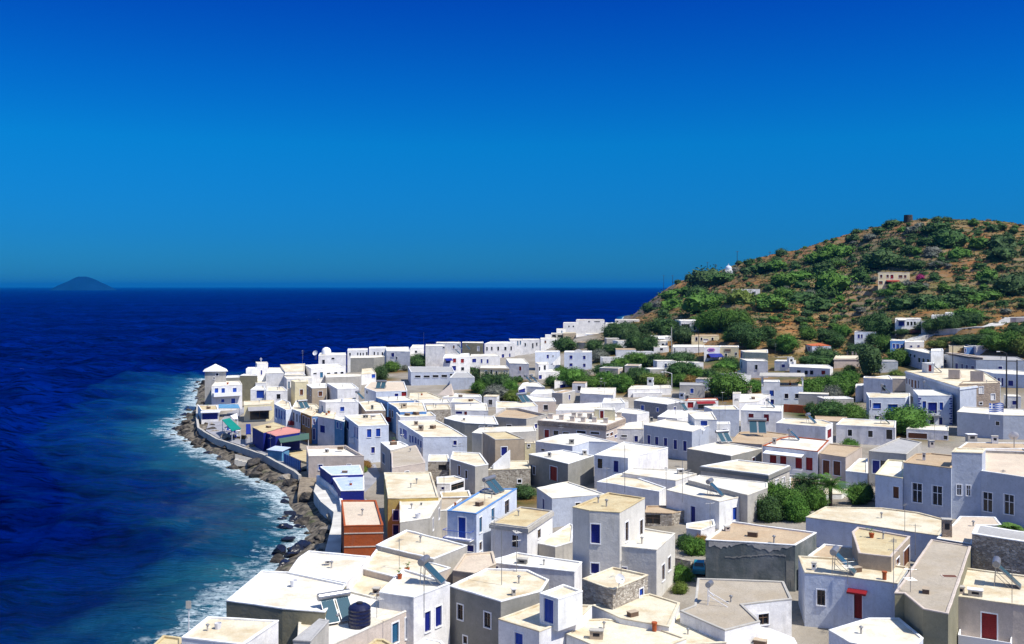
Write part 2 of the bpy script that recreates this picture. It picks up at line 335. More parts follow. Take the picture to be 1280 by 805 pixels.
mp2=n.new('ShaderNodeMapping'); mp2.inputs['Location'].default_value=(40,9,5); mp2.inputs['Rotation'].default_value=(0,0,math.radians(8)); mp2.inputs['Scale'].default_value=(.3,1.0,1); l.new(geo.outputs['Position'],mp2.inputs[0])
deep=MX(MR(NZ(.012,5,vec=pv),.35,.65),(.000,.0060,.105),(.000,.0140,.180))
deep=MX(MR(NZ(.09,6,vec=pv),.45,.68,0,.7),deep,(.0,.0015,.020))
deep=MX(MR(NZ(.022,6,.7,pv),.5,.66,0,.55),deep,(.0,.002,.045))
deep=MX(MR(NZ(.40,7,.7,pv),.49,.60,0,.85),deep,(.0,.001,.022))
deep=MX(MR(NZ(.30,7,.7,mp2.outputs[0]),.54,.66,0,.6),deep,(.0,.018,.13))
teal=MX(MR(NZ(.05,6,vec=pv),.4,.65),(.0,.008,.072),(.0,.027,.098))
band=MT('SUBTRACT',1.0,MR(MT('ADD',D,MR(NZ(.018,5),.3,.7,-12,12)),1,34))
teal=MX(MR(NZ(.40,7,.7,pv),.50,.64,0,.7),teal,(.0,.006,.03))
c=MX(band,deep,teal)
near=MT('SUBTRACT',1.0,MR(MT('ADD',D,MR(NZ(.07,6),.3,.7,-7,7)),1,16))
c=MX(MT('MULTIPLY',near,.7),c,(.012,.13,.18))
# foam: torn streaks along the shore, thinning out with distance
mf=n.new('ShaderNodeMapping'); mf.inputs['Rotation'].default_value=(0,0,math.radians(-35)); mf.inputs['Scale'].default_value=(.45,1.0,1); l.new(geo.outputs['Position'],mf.inputs[0])
wv=NZ(.55,9,.75,mf.outputs[0]); thr=MR(D,0.0,11.5,.45,.78)
foam=MR(MT('SUBTRACT',wv,thr),-.005,.04)
fine=MR(NZ(2.2,6,.75),.42,.56)
foam=MT('MULTIPLY',foam,fine)
# breaking band hugging the rocks
hug=MT('MULTIPLY',MR(MT('ADD',D,MR(NZ(.2,5),.3,.7,-4,4)),4,0.0),MR(NZ(1.2,7,.75),.42,.54))
foam=MT('MAXIMUM',foam,hug)
# rare whitecaps out at sea
caps=MT('MULTIPLY',MR(NZ(.45,3,.5,pv),.77,.785),MR(NZ(1.1,4),.45,.6))
foam=MT('MINIMUM',MT('MAXIMUM',foam,MT('MULTIPLY',caps,.7)),1.0)
c=MX(foam,c,(.58,.68,.72))
l.new(c,b.inputs['Base Color'])
l.new(MR(foam,0,1,.16,.8),b.inputs['Roughness']); b.inputs['IOR'].default_value=1.33
l.new(MR(D,5,32,.12,.0),b.inputs['Specular IOR Level'])
bp=n.new('ShaderNodeBump'); bp.inputs['Strength'].default_value=1.0; bp.inputs['Distance'].default_value=1.5
l.new(MT('ADD',NZ(.9,7,.65,pv),MT('MULTIPLY',NZ(.25,5,.6,pv),2.0)),bp.inputs['Height']); l.new(bp.outputs[0],b.inputs['Normal'])
sme.materials.append(sm); tag(link('sea',sme),kind='structure')

# far island ---------------------------------------------------
def island():
    D0=9000; mb=MB(); nx,ny=60,24; P=[]
    cx=(104-640)/F*D0; W=62/F*D0/2*1.35; Hh=17.5/F*D0
    for j in range(ny):
        for i in range(nx):
            a=i/(nx-1)*2-1; c_=j/(ny-1)*2-1
            x=cx+a*W; y=D0+c_*W*.8
            r=math.hypot(a+.05*math.sin(c_*3),c_)
            h=Hh*max(0,1-r**1.25)**.95*1.03+ (noise.noise(Vector((x*.004,y*.004,0)))*14+noise.noise(Vector((x*.012,y*.012,3)))*6)*(r<1)*(1-r)
            if r<.18: h=min(h,Hh*.98)
            P.append((x,y,h-2))
    mb.add(P,[[j*nx+i,j*nx+i+1,(j+1)*nx+i+1,(j+1)*nx+i] for j in range(ny-1) for i in range(nx-1)])
    o=mb.build('island',mat('island_haze_blue',(.004,.028,.10),spec=0,var=.2,vs=.004,bump=0),smooth=True); o.data.update()  # distance haze is painted into the island's blue base colour
    tag(o,kind='structure')
island()
# ------------------------------------------------------------ houses
HOUSES=[]; RW=random.Random(77)
def inset(P,d):
    n=len(P); out=[]
    for i in range(n):
        a=Vector(P[i-1]); b=Vector(P[i]); c_=Vector(P[(i+1)%n])
        e1=(b-a).normalized(); e2=(c_-b).normalized()
        n1=Vector((-e1.y,e1.x)); n2=Vector((-e2.y,e2.x)); m=(n1+n2)
        if m.length<1e-4: m=n1.copy()
        m.normalize(); k=d/max(m.dot(n1),.35); out.append((b+m*k)[:])
    return out
def area(P): return sum(P[i-1][0]*P[i][1]-P[i][0]*P[i-1][1] for i in range(len(P)))/2
def rect3(a,b,z0,z1,off=0):
    return (a[0],a[1],z0),(b[0],b[1],z0),(b[0],b[1],z1),(a[0],a[1],z1)
def ring_mesh(mb,o3,r,sx,zc0,zc1,dirv,nrm,mi=0):
    pass
def parse(t,s): return [t(*[float(q) for q in p.split(',')]) for p in s.split()]
def H(t,z,poly,wall,roof,label,win='',hp=.16,name='house',cat='house',cop=None,cornice=None,base=None,group=None,arch=False,maxd=None,by=None,Pw=None,trimk=None,closed=True,par=.19,roofwin=None):
    if by:      # stand the house where its visible foot meets the slope
        uu,vv=t(*by); rc=raycast(uu,vv)
        if rc is None: print('no foot',label)
        else:
            p0=parse(t,poly)[0]; z=EYE-(p0[1]-HZ)*rc[1]/F
            if False and z>rc[2]+12: print('odd height',label,round(z-rc[2],1),round(rc[1]))
    z += .013*(len(HOUSES)%9)
    px=parse(t,poly) if not Pw else []; P=[onz(u,v,z) if (EYE-z)*(v-HZ)>0 else (1e6,1e6) for u,v in px]
    if by:
        Y0=onz(*px[0],z)[1]; dd=maxd or 9
        P=[((u-640)/F*(Y0+(dd if i>1 else i*.4)),Y0+(dd if i>1 else i*.4)) for i,(u,v) in enumerate(px)]
    if Pw: P=list(Pw)
    y0=min(p[1] for p in P); xs=[p[0] for p in P]; fw=max(xs)-min(xs)
    lim=maxd if maxd else max(24,min(42,2.6*fw))
    P=[(p if p[1]-y0<=lim else (p[0]/p[1]*(y0+lim),y0+lim)) for p in P]
    if area(P)<0: P=P[::-1]
    n=len(P); zb=min(gz(*p) for p in P)-1.2 if base is None else base
    cx=sum(p[0] for p in P)/n; cy=sum(p[1] for p in P)/n
    root=empty(name,(cx,cy,zb)); tag(root,label,cat,group)
    HOUSES.append((root,P,z,zb,label))
    L=lambda p:(p[0]-cx,p[1]-cy,p[2]-zb)
    # windows -> walls
    ops=[[] for _ in range(n)]; items=[]
    for w_ in win.split():
        q=w_.split(','); a,b_,ww,hh=[float(k) for k in q[:4]]; k=q[4]
        u,v=t(a,b_); uw,vh=ww/t.k,hh/t.k; best=None
        for i in range(n):
            A_=Vector(P[i]); B_=Vector(P[(i+1)%n]); e=B_-A_; ln=e.length
            if ln<.3: continue
            nn=Vector((e.y,-e.x))/ln     # outward for ccw
            if nn.dot(A_)>=0: continue   # faces away from the eye
            def hit(uu,A_=A_,e=e):
                s_=(uu-640)/F; den=(e.x-s_*e.y)
                if abs(den)<1e-6: return None
                tt=(s_*A_.y-A_.x)/den; return tt,(A_.y+e.y*tt)
            h=hit(u)
            if h is None: continue
            tt,Yh=h; zc=EYE-(v-HZ)*Yh/F
            pen=max(0,-tt,tt-1)*ln+max(0,zc-z)*2
            if best is None or (pen,Yh)<best[0]: best=((pen,Yh),i,hit,Yh,ln)
        if best is None: continue
        (pen,_),i,hit,Yh,ln=best
        if pen>1.5: print('WIN off',label,w_,round(pen,1))
        h0=hit(u-uw/2)[0]*ln; h1=hit(u+uw/2)[0]*ln; s0,s1=min(h0,h1),max(h0,h1)
        zc=EYE-(v-HZ)*Yh/F; hz=vh/2*Yh/F
        wd=s1-s0
        if wd>ln-.3: s0,s1=.15,ln-.15
        else:
            if s0<.12: s1+= .12-s0; s0=.12
            if s1>ln-.12: s0-= s1-ln+.12; s1=ln-.12
        z0,z1=zc-hz,min(zc+hz,z-hp-.12)
        if z1-z0<.25 or s1-s0<.12: continue
        if any(not(s1<o[0] or s0>o[1] or z1<o[2] or z0>o[3]) for o in ops[i]): continue
        ops[i].append((s0,s1,z0,z1)); items.append((i,s0,s1,z0,z1,k,Yh))
    if not win and wall not in 'RDNUSOY' and name=='house' and z-zb>3.2 and RW.random()<.6:
        cand=[]
        for i in range(n):
            A_=Vector(P[i]); e=Vector(P[(i+1)%n])-A_; ln=e.length
            if ln>2.6 and Vector((e.y,-e.x)).dot(A_)<0: cand.append((ln,i,A_.y))
        cand.sort(reverse=True)
        for ln,i,Yh in cand[:2]:
            m_=max(1,min(3,int(ln/4.2)))
            if RW.random()<.25: continue
            k=RW.choice(['k','n','k','b','w','t'])
            for q in range(m_):
                sc_=ln*(q+.5)/m_+RW.uniform(-.4,.4); w2=RW.choice([.35,.42,.5]); h2_=RW.choice([.45,.6,.65]); zc=z-hp-1.35
                if sc_-w2<.2 or sc_+w2>ln-.2: continue
                ops[i].append((sc_-w2,sc_+w2,zc-h2_,zc+h2_)); items.append((i,sc_-w2,sc_+w2,zc-h2_,zc+h2_,k,max(Yh,60)))
    # wall with real openings
    mb=MB(); zt=z-.06
    for i in range(n):
        A_=Vector(P[i]); B_=Vector(P[(i+1)%n]); e=(B_-A_); ln=e.length
        if ln<1e-3: continue
        e/=ln; nn=Vector((e.y,-e.x))
        ss=sorted({0,ln}|{o[0] for o in ops[i]}|{o[1] for o in ops[i]}); zs=sorted({zb,zt}|{o[2] for o in ops[i]}|{o[3] for o in ops[i]})
        for a in range(len(ss)-1):
            for c_ in range(len(zs)-1):
                sm_,zm=(ss[a]+ss[a+1])/2,(zs[c_]+zs[c_+1])/2
                if any(o[0]<sm_<o[1] and o[2]<zm<o[3] for o in ops[i]): continue
                p=A_+e*ss[a]; q=A_+e*ss[a+1]
                mb.quad(*[L(k) for k in ((p.x,p.y,zs[c_]),(q.x,q.y,zs[c_]),(q.x,q.y,zs[c_+1]),(p.x,p.y,zs[c_+1]))])
        for (s0,s1,z0,z1) in ops[i]:
            dp=.16; p=A_+e*s0; q=A_+e*s1; pi_=p-nn*dp; qi=q-nn*dp
            for a,c_,a2,c2 in (((p.x,p.y,z0),(q.x,q.y,z0),(qi.x,qi.y,z0),(pi_.x,pi_.y,z0)),((q.x,q.y,z1),(p.x,p.y,z1),(pi_.x,pi_.y,z1),(qi.x,qi.y,z1)),
                               ((p.x,p.y,z1),(p.x,p.y,z0),(pi_.x,pi_.y,z0),(pi_.x,pi_.y,z1)),((q.x,q.y,z0),(q.x,q.y,z1),(qi.x,qi.y,z1),(qi.x,qi.y,z0))):
                mb.quad(L(a),L(c_),L(a2),L(c2))
    mb.build('wall',WALL[wall],root)
    # roof sheet
    Pi=inset(P,par)
    if area(Pi)<area(P)*.3: Pi=inset(P,.08)
    mb=MB(); mb.add([L((p[0],p[1],z-hp)) for p in Pi],[list(range(n))])
    if hp>0: mb.build('roof',ROOF[roof],root)
    # coping / parapet, slightly uneven
    mb=MB(); Po=inset(P,-.03)
    for i in range(n):
        j=(i+1)%n; ln=(Vector(P[j])-Vector(P[i])).length; m=max(1,int(ln/1.3)); seg=[]
        for k in range(m+1):
            f=k/m; dz=0 if k in (0,m) else (random.random()-.5)*.05
            o_=Vector(Po[i]).lerp(Vector(Po[j]),f); in_=Vector(Pi[i]).lerp(Vector(Pi[j]),f)
            w1=0 if k in (0,m) else (random.random()-.5)*.04
            e=(Vector(P[j])-Vector(P[i])).normalized(); o_=o_+Vector((e.y,-e.x))*w1
            seg.append([(o_.x,o_.y,z-.10),(o_.x,o_.y,z-.015+dz),((o_.x*.8+in_.x*.2),(o_.y*.8+in_.y*.2),z+.01+dz),(in_.x,in_.y,z+dz-.01),(in_.x,in_.y,z-hp-.03)])
        for k in range(m):
            for r_ in range(4):
                mb.quad(L(seg[k][r_]),L(seg[k+1][r_]),L(seg[k+1][r_+1]),L(seg[k][r_+1]))
    cm=(WALL['W'] if random.random()<.5 else ROOF[roof]) if cop is None else WALL.get(cop) or ROOF.get(cop)
    mb.build('parapet',cm,root)
    if cornice:
        ck,ch=cornice; mb=MB(); Pc=inset(P,-.16)
        for i in range(n):
            j=(i+1)%n; a,b_=Pc[i],Pc[j]; a0,b0=P[i],P[j]
            z1=z-.14; z0=z1-ch
            mb.quad(L((*a,z0)),L((*b_,z0)),L((*b_,z1)),L((*a,z1))); mb.quad(L((*a,z1)),L((*b_,z1)),L((*b0,z1)),L((*a0,z1))); mb.quad(L((*a0,z0)),L((*b0,z0)),L((*b_,z0)),L((*a,z0)))
        mb.build('cornice',WALL[ck],root)
    # fill openings
    for (i,s0,s1,z0,z1,k,Yh) in items:
        A_=Vector(P[i]); B_=Vector(P[(i+1)%n]); e=(B_-A_).normalized(); nn=Vector((e.y,-e.x))
        pm=PANE[k[0]]; door='D' in k; frame='x' not in k; small=(z1-z0)*F/Yh<8
        def q3(s,zz,off): v_=A_+e*s+nn*off; return L((v_.x,v_.y,zz))
        par_=root
        fr=MB(); g=.10 if Yh>60 else .12
        def bar(a,b_,c_,d_,o0,o1):   # box between s a..b and z c..d, offsets o0..o1
            P8=[q3(a,c_,o1),q3(b_,c_,o1),q3(b_,d_,o1),q3(a,d_,o1),q3(a,c_,o0),q3(b_,c_,o0),q3(b_,d_,o0),q3(a,d_,o0)]
            fr.add(P8,[[0,1,2,3],[1,5,6,2],[5,4,7,6],[4,0,3,7],[3,2,6,7],[4,5,1,0]])
        if frame:
            bar(s0-g,s0,z0-(0 if door else g),z1+g,-.05,.035); bar(s1,s1+g,z0-(0 if door else g),z1+g,-.05,.035)
            bar(s0,s1,z1,z1+g,-.05,.035)
            if not door: bar(s0-g*.3,s1+g*.3,z0-g*.9,z0,-.05,.09)
        pn=MB(); pn.quad(q3(s0,z0,-.13),q3(s1,z0,-.13),q3(s1,z1,-.13),q3(s0,z1,-.13))
        if small:
            o=pn.build('door' if door else 'window',pm,root)
            if frame: fr.build('frame',TRIM,o)
        else:
            if k[0] in 'k' and not door:       # glazing bars
                c_=MB(); fr2=fr; fr=c_; sm_=(s0+s1)/2; zz=z0+(z1-z0)*.62
                bar(sm_-.035,sm_+.035,z0,z1,-.129,-.08); bar(s0,s1,zz-.03,zz+.03,-.129,-.085); bar(s0,s0+.06,z0,z1,-.129,-.085); bar(s1-.06,s1,z0,z1,-.129,-.085); fr=fr2
                o=pn.build('window',pm,root); c_.build('glazing_bars',WOOD if 'g' not in k else TRIM,o)
            else:                               # louvred leaves: two leaves with rails
                sl=MB(); fr2=fr; fr=sl; sm_=(s0+s1)/2
                nl=max(3,int((z1-z0)/.16))
                for (a,b_) in (((s0+.02,sm_-.012),(sm_+.012,s1-.02)) if s1-s0>.55 else ((s0+.02,s1-.02),)):
                    bar(a,a+.07,z0+.02,z1-.02,-.128,-.085); bar(b_-.07,b_,z0+.02,z1-.02,-.128,-.085)
                    for j in range(nl):
                        zz=z0+.03+(z1-z0-.06)*j/nl; bar(a+.07,b_-.07,zz,zz+(z1-z0)/nl*.72,-.128,-.10)
                fr=fr2
                o=pn.build('door' if door else 'window',pm,root); sl.build('shutter',pm,o)
            if frame: fr.build('frame',TRIM,o)
    return root
def wpos(t,x,y,z):
    u,v=t(x,y); return onz(u,v,z)
# ------------------------------------------------------------ the town, near rows first
A_=T(180,644,5); B_=T(400,644,5); C_=T(600,644,5); D_=T(820,644,5); E_=T(1024,644,5); F_=T(360,540,5); P2=T(460,580,3.578); P3=T(720,580,3.578); P4=T(980,580,3.578)
H(A_,9,'515,530 865,580 1130,600 1265,428 900,352 735,345','U','w','large bright white roof at the water edge in the left foreground',maxd=30,win='')
H(A_,8.7,'905,352 1262,420 1410,255 1030,220 968,262','V','w','white roof by the rocks just behind the large sea edge house',maxd=30)
H(A_,9.5,'235,760 620,805 840,655 400,632','V','c','flat pale roof with thin white rim at the bottom left beside the sea',hp=.12)
H(A_,8.6,'30,830 235,832 235,762 120,748','T','y','tan roof corner at the very bottom left of the photo')
H(A_,10.2,'932,778 1040,785 1155,655 1095,645','A','g','narrow grey box shed beside the black water tank roof',hp=.03,name='shed',cat='shed')
H(F_,7.5,'350,585 595,580 550,425 332,425','R','o','long rust red building with peach roof beside the sea path',hp=.18,cop='R',cornice=None,base=2,maxd=26)
H(B_,8.5,'350,185 710,270 920,185 540,90','A','c','cream roof with a tan patch just right of the rust red building')
H(B_,8.1,'268,332 470,384 640,395 815,325 360,195','P','c','cream roof below the cream roof with the tan patch, pinkish end wall',hp=.12)
H(B_,7.6,'150,465 335,508 480,383 268,335','A','c','low pale roof between the big sea edge roof and the house with the rooftop panel',hp=.12,par=.15)
H(B_,9.2,'370,478 585,510 812,422 520,332','V','w','white house with two navy shutters and a rooftop solar heater, left foreground',win='672,665,36,125,n 740,632,38,125,n')
H(B_,8.0,'-150,900 60,812 590,572 150,460 -130,640','P','w','house with the black water tank and twin solar panels on its pale roof',win='470,735,40,125,t 553,700,42,130,t',maxd=30)
H(B_,8.7,'810,440 1130,535 1385,470 1430,400 1300,340 1040,330','G','c','grey green cement house with three small dark windows in the foreground',win='877,605,34,92,k 1047,655,40,92,k 908,778,24,44,k',cop='W')
H(B_,8.2,'830,342 960,358 1100,300 1080,225 900,240','T','o','tan irregular roof behind the grey green cement house')
H(B_,7.6,'240,850 540,850 400,772 345,770','A','y','low sandy roof at the bottom edge below the house with the water tank')
H(B_,7.5,'540,840 800,840 760,785 650,765','W','w','low bright white roof at the bottom edge below the white house with navy shutters',hp=.06)
H(P2,8.4,'550,262 712,282 825,208 680,190','V','y','white house with sandy roof and grey cornice left of the tall plain tower house',win='658,345,26,52,km 765,312,14,40,k',cop='A',cornice=('A',.45))
H(C_,5.9,'358,172 470,195 575,165 585,60 560,50','A','c','low cream roofed shed against the left side of the tall plain tower house',name='shed',cat='shed')
H(C_,7.6,'40,290 590,350 637,290 230,230','V','w','long white roof in front of the house with the grey cornice',win='92,332,44,28,n')
H(C_,8.0,'115,645 370,722 640,620 700,560 380,545','V','c','white house with a blue door below the blue door roof cabin',win='243,775,50,75,bD')
H(C_,10.2,'373,485 488,520 640,470 520,430','W','c','roof cabin with tall blue door on a white terrace in the centre foreground',win='430,590,60,165,bD',base=7.7,name='roof_cabin',cat='roof cabin')
H(P3,12.5,'-15,191 60,206 195,214 308,150 145,126','X','y','tall plain pale grey tower house with one large navy window',win='87,312,40,85,n 227,302,14,85,k 292,290,14,80,k 85,467,36,45,n',maxd=20)
H(P3,9.1,'195,366 360,382 443,308 300,285','X','w','lower wing of the tall plain tower house with slit windows on its right side',win='145,462,26,14,n 238,470,28,14,k 390,485,12,70,k 417,446,12,60,k')
H(C_,9.0,'640,395 830,462 1050,370 830,322','S','c','white house with rubble stone side and small blue window in front of the tower house',win='1008,485,24,52,b')
H(C_,7.4,'700,560 880,640 1180,695 1248,545 1060,488','W','c','bright white sunlit roof terrace right of the stone sided house',hp=.12)
H(C_,7.0,'540,740 720,815 1010,880 1290,765 1000,665 780,645 640,650','W','c','cream and white terrace at the bottom centre with a brick vent',hp=.12)
H(D_,6.7,'-100,745 100,810 440,790 420,740 150,610 0,700','P','c','stained cream terrace at the bottom below the angular tan roof',hp=.10)
H(D_,7.6,'150,595 430,716 650,660 540,555 848,520 798,412 260,392 240,560','V','p','angular tan roof with a notch and a bare heater frame, white walls',cop='A',maxd=24,hp=.12)
H(D_,6.2,'400,860 700,900 880,800 860,765 720,710 620,690 480,745','S','w','lumpy whitewashed rubble roof at the bottom below the angular tan roof',hp=.03)
H(D_,9.2,'310,150 870,184 1003,106 468,36','D','t','weathered dark grey house with tan roof',cop='W',win='')
H(E_,9.0,'-90,355 180,380 490,424 555,322 250,275 -130,252','L','c','pale blue white house with red door under a red canopy, small arched window',win='12,515,50,95,k 243,572,50,150,rD',maxd=22)
H(D_,8.2,'950,252 1240,285 1270,200 1050,178','T','t','low tan roof behind the house with the red canopy')
H(E_,10.2,'247,234 450,257 568,130 240,72 205,102','T','y','tan box room with brown door standing on the roofs behind the red canopy house',win='545,262,36,105,wD 490,290,20,40,w',cop='P')
H(P4,8.6,'98,236 305,262 690,318 735,250 600,215 440,195 185,190','L','c','long cream roof below the big grey blue house',maxd=24,hp=.15)
H(E_,9.1,'472,482 530,484 650,582 806,612 905,322 948,190 700,150','U','p','large putty coloured roof with a small skylight, olive shaded walls',maxd=30,hp=.10,cop='P')  # olive wall colour carries the painted shade of the front walls
H(E_,8.0,'835,500 1210,552 1500,585 1500,400 1290,375 905,325','P','c','beige house with red framed door at the bottom right under a solar heater',win='1063,695,95,160,rD',maxd=22)
H(E_,7.1,'60,715 190,792 560,860 650,765 500,640 310,640','L','w','bright white many sided roof at the bottom right with a dark left wall',hp=.10)
H(E_,10.4,'955,112 1340,172 1340,110 980,55','S','g','ruined rubble stone block at the right edge',hp=.03,par=.4)
H(E_,8.9,'735,142 955,178 1000,60 1140,60 1100,10 880,5 840,50','A','o','peach terrace right of the small rooftop brick box',hp=.05)
# promenade block
H(F_,5.6,'128,150 475,148 360,82 115,88','P','w','beige building with raised parapet and white sunken roof beside the sea wall',hp=.55,cop='P',base=1,maxd=20)
H(F_,5.3,'270,268 470,262 450,205 200,215','N','b','pale blue roof on navy walls behind the beige parapet building',base=1,hp=.05)
H(F_,4.9,'330,365 475,362 475,272 280,286','N','b','pale blue roof on navy walls just above the rust red building',win='',base=1,hp=.05)
H(F_,8.0,'625,412 697,412 940,405 892,250 600,252','Y','c','long sunlit cream roof above a yellow wall with navy shutters',win='678,520,34,62,n 676,612,34,60,n',maxd=30)
H(F_,7.6,'700,562 885,535 960,410 698,412','A','w','white and peach roof joined to the yellow walled house',hp=.08,maxd=26)
H(F_,6.8,'650,222 858,190 800,82 645,112','P','p','brown sloping looking roof right of the narrow lane',hp=.02,cop='P')
H(F_,7.2,'578,62 640,112 752,82 700,57','A','w','small white roof at the head of the narrow lane',win='598,165,16,60,t')
H(F_,6.3,'875,182 1010,182 1000,140 880,140','S','c','small stone shed with a dark opening below the light blue house',win='965,222,50,34,kx',name='shed',cat='shed')
H(F_,6.2,'930,320 1012,320 1105,292 1040,272 930,280','V','c','little white annex with dark carport right of the sunlit cream roof',win='968,352,20,18,n 1060,335,80,46,kx')
H(F_,6.6,'960,407 1145,402 1130,363 950,372','T','y','narrow sandy roof above the blue trimmed balcony house')
H(F_,6.3,'905,492 990,487 1095,412 960,410','A','p','small brown grey roof left of the blue trimmed balcony house',hp=.03)
H(P2,9.8,'355,207 485,221 665,108 520,108','L','c','white house with blue trim, blue balcony door and a solar panel on the roof',win='420,287,32,95,bD 503,272,12,68,t 558,225,14,55,t 621,192,20,60,k 458,378,28,28,n 503,368,12,38,k',cop='B')
K_=T(520,500,5); M_=T(420,490,8); N_=T(300,500,8); Q_=T(230,440,8); O_=T(370,420,8); G_=T(720,500,5); I_=T(900,500,5); J_=T(1024,500,5)
H(M_,8.5,'870,447 1310,445 1140,345 1000,278 620,285','L','c','long light blue house with a row of blue shutters down its lane side',win='742,468,16,72,b 768,473,18,70,b 798,482,18,66,b 824,500,16,62,b 850,520,18,66,b 690,420,40,90,b 650,400,20,80,b 1190,508,34,44,n',maxd=36)
H(M_,9,'225,340 527,328 455,213 85,233','L','c','pale blue house with two bright blue shutters high on its front',win='332,412,44,82,b 422,405,44,80,b 370,580,36,60,n 190,400,14,110,b 213,412,14,110,b 115,330,30,80,n')
H(N_,8.4,'945,190 1040,216 1065,165 965,160','E','w','narrow teal blue house joined to the left of the pale blue house',win='975,250,16,60,b 1010,260,16,60,b')
H(N_,9.6,'857,22 1185,15 1150,-8 790,5','V','w','tall plain white block behind the ochre orange house')
H(N_,7.6,'778,162 945,190 960,120 850,100','V','c','white house wall with one arched navy window beside the blue fronted houses',win='825,290,50,72,n')
H(N_,7.5,'460,98 520,90 500,20 420,-10 343,38','L','c','blue and white house with four tall blue shutters above the restaurant',win='366,130,16,90,b 392,140,15,95,b 418,150,15,90,b 443,155,13,85,b')
H(N_,7.5,'606,120 700,60 640,15 560,5 516,86','V','c','white house with narrow brown shutters above the wine coloured balcony',win='538,165,15,85,w 570,180,13,80,w 598,192,11,76,w')
H(N_,7.4,'714,160 800,80 760,40 660,30 607,119','O','c','ochre orange house with dark narrow windows on the waterfront street',win='635,200,16,85,w 662,216,15,88,w 688,228,15,88,w')
H(N_,7.3,'778,158 850,120 840,60 760,60 716,160','B','c','narrow deep blue house right of the ochre orange house',win='740,215,18,50,n 740,340,20,110,n')
H(Q_,5.6,'600,530 860,520 900,478 600,490','C','c','cream cafe building with a wide dark shaded front on the waterfront',win='755,615,190,120,kx')  # the wide dark pane stands in for shade under the awning
H(N_,5.4,'235,325 455,262 340,222 125,270','N','y','restaurant hall with beige flat roof and navy side walls',hp=.05,base=1.5)
H(N_,5.2,'355,358 595,322 600,295 470,266 262,325','N','k','restaurant hall with salmon pink roof and navy side walls',hp=.05,base=1.5)
# point with the tower
H(Q_,11.0,'208,192 420,190 410,172 222,172','A','c','square sea tower with a low pyramid roof at the end of the waterfront',win='332,225,26,26,k 300,262,14,24,k',hp=.02,name='tower',cat='tower',maxd=6)
H(Q_,8.2,'275,340 582,325 560,280 320,288','V','w','white seaside house with blue shutters and a long balcony next to the sea tower',win='325,385,36,46,b 392,400,34,76,bD 507,380,38,42,b 388,487,30,30,b 492,490,40,50,b',maxd=14)
H(Q_,8.9,'555,235 735,235 720,222 600,218','U','w','olive grey house with blank front beside the white seaside house',maxd=12)
H(Q_,10.2,'620,170 730,165 725,150 640,152','W','w','small white cube room above the olive grey house',maxd=8,win='696,152,20,24,k')
H(Q_,7.2,'420,256 560,252 550,232 430,236','G','w','low white roofed shed between the sea tower and the olive grey house',name='shed',cat='shed')
H(Q_,11.0,'730,118 840,115 830,95 716,98','V','w','highest white cube of the waterfront cluster, with a cross on its roof',win='775,205,14,45,n',maxd=8)
H(Q_,9.2,'820,212 1000,210 1010,130 850,126','V','w','plain white block right of the highest waterfront cube',maxd=20)
H(Q_,9.0,'1005,228 1215,228 1180,195 1010,195','A','c','low cream roof behind the plain white block')
H(Q_,9.6,'1010,195 1200,192 1210,115 960,125','V','c','cream roof at the sea side behind the waterfront cluster')
H(Q_,8.6,'1030,268 1280,262 1280,240 1000,242','V','w','narrow white roof band above the cream house',win='1050,330,16,70,t')
H(Q_,8.4,'1110,300 1240,296 1235,268 1070,284','C','c','cream house with one brown window in the waterfront cluster',win='1175,402,32,56,w',cop='C')
H(Q_,6.6,'665,375 822,375 800,338 720,335','W','w','low white annex with a wide light blue door',win='763,417,76,88,bD')
H(Q_,6.5,'826,390 1035,386 990,345 832,345','V','c','low white house with cream roof right of the light blue door')
H(Q_,6.9,'715,308 820,305 810,245 725,250','W','w','stepped white room with one small window above the light blue door',win='778,315,26,18,k')
H(Q_,4.6,'175,580 345,575 325,510 138,512','V','y','small kiosk with navy shop front and yellowish roof on the promenade',win='265,630,160,90,nx',name='kiosk',cat='kiosk',maxd=10)
# left middle
H(O_,8.4,'160,520 305,515 300,470 105,485','T','w','tan walled white roofed house in the left middle of the town',cop='W')
H(O_,9.0,'415,530 628,522 560,470 310,470','V','w','white cube house with bright roof left of the rooftop solar pair')
H(O_,9.6,'150,325 490,305 430,275 88,288','V','w','long white house with a row of small square windows near the left seafront',win='190,375,34,14,k 325,375,36,18,k 398,370,32,18,k 460,368,30,20,k 255,388,30,54,t')
H(O_,7.6,'300,412 640,402 655,378 290,382','A','w','grey fronted low house below the long white house')
H(O_,11.0,'225,195 500,190 495,166 240,168','V','w','white house with a dark door and round water tank behind the long white house',win='275,262,26,50,k 370,225,30,18,k')
H(O_,9.6,'515,145 718,140 715,122 520,126','V','w','long white apartment house at the sea, left half with five small windows',win='540,182,16,28,k 618,180,12,30,k 645,182,12,30,k 672,182,12,30,k 712,177,14,34,k',maxd=14)
H(O_,10.1,'730,125 905,122 900,105 735,108','V','w','long white apartment house at the sea, right half with three small windows',win='783,175,13,34,k 820,178,11,34,k 864,178,14,34,k',maxd=14)
H(O_,10.0,'905,150 1140,155 1125,108 900,112','V','w','tall white house with stairs beside the long apartment house',win='967,188,30,40,n 1007,222,14,30,k')
H(O_,8.1,'545,218 780,215 885,205 870,192 550,198','G','w','olive grey and white garage like house in front of the long apartment house')
H(O_,6.4,'655,382 800,370 760,318 660,328','V','c','small white house with a blue window beside the green garden tree',win='775,395,36,46,b')
H(O_,8.4,'800,556 1112,545 1080,455 740,455 685,515','L','o','white roofed house with twin pale solar panels and a wine coloured door',win='1005,592,36,34,n 1080,580,50,60,r 710,560,16,30,k')
H(O_,9.2,'295,668 622,655 600,600 235,645','V','w','plain lavender white block below the leaning rooftop heater',maxd=10)
H(M_,8.1,'515,92 780,80 700,40 400,52','B','w','blue sided house with white corner pilaster at the lane')
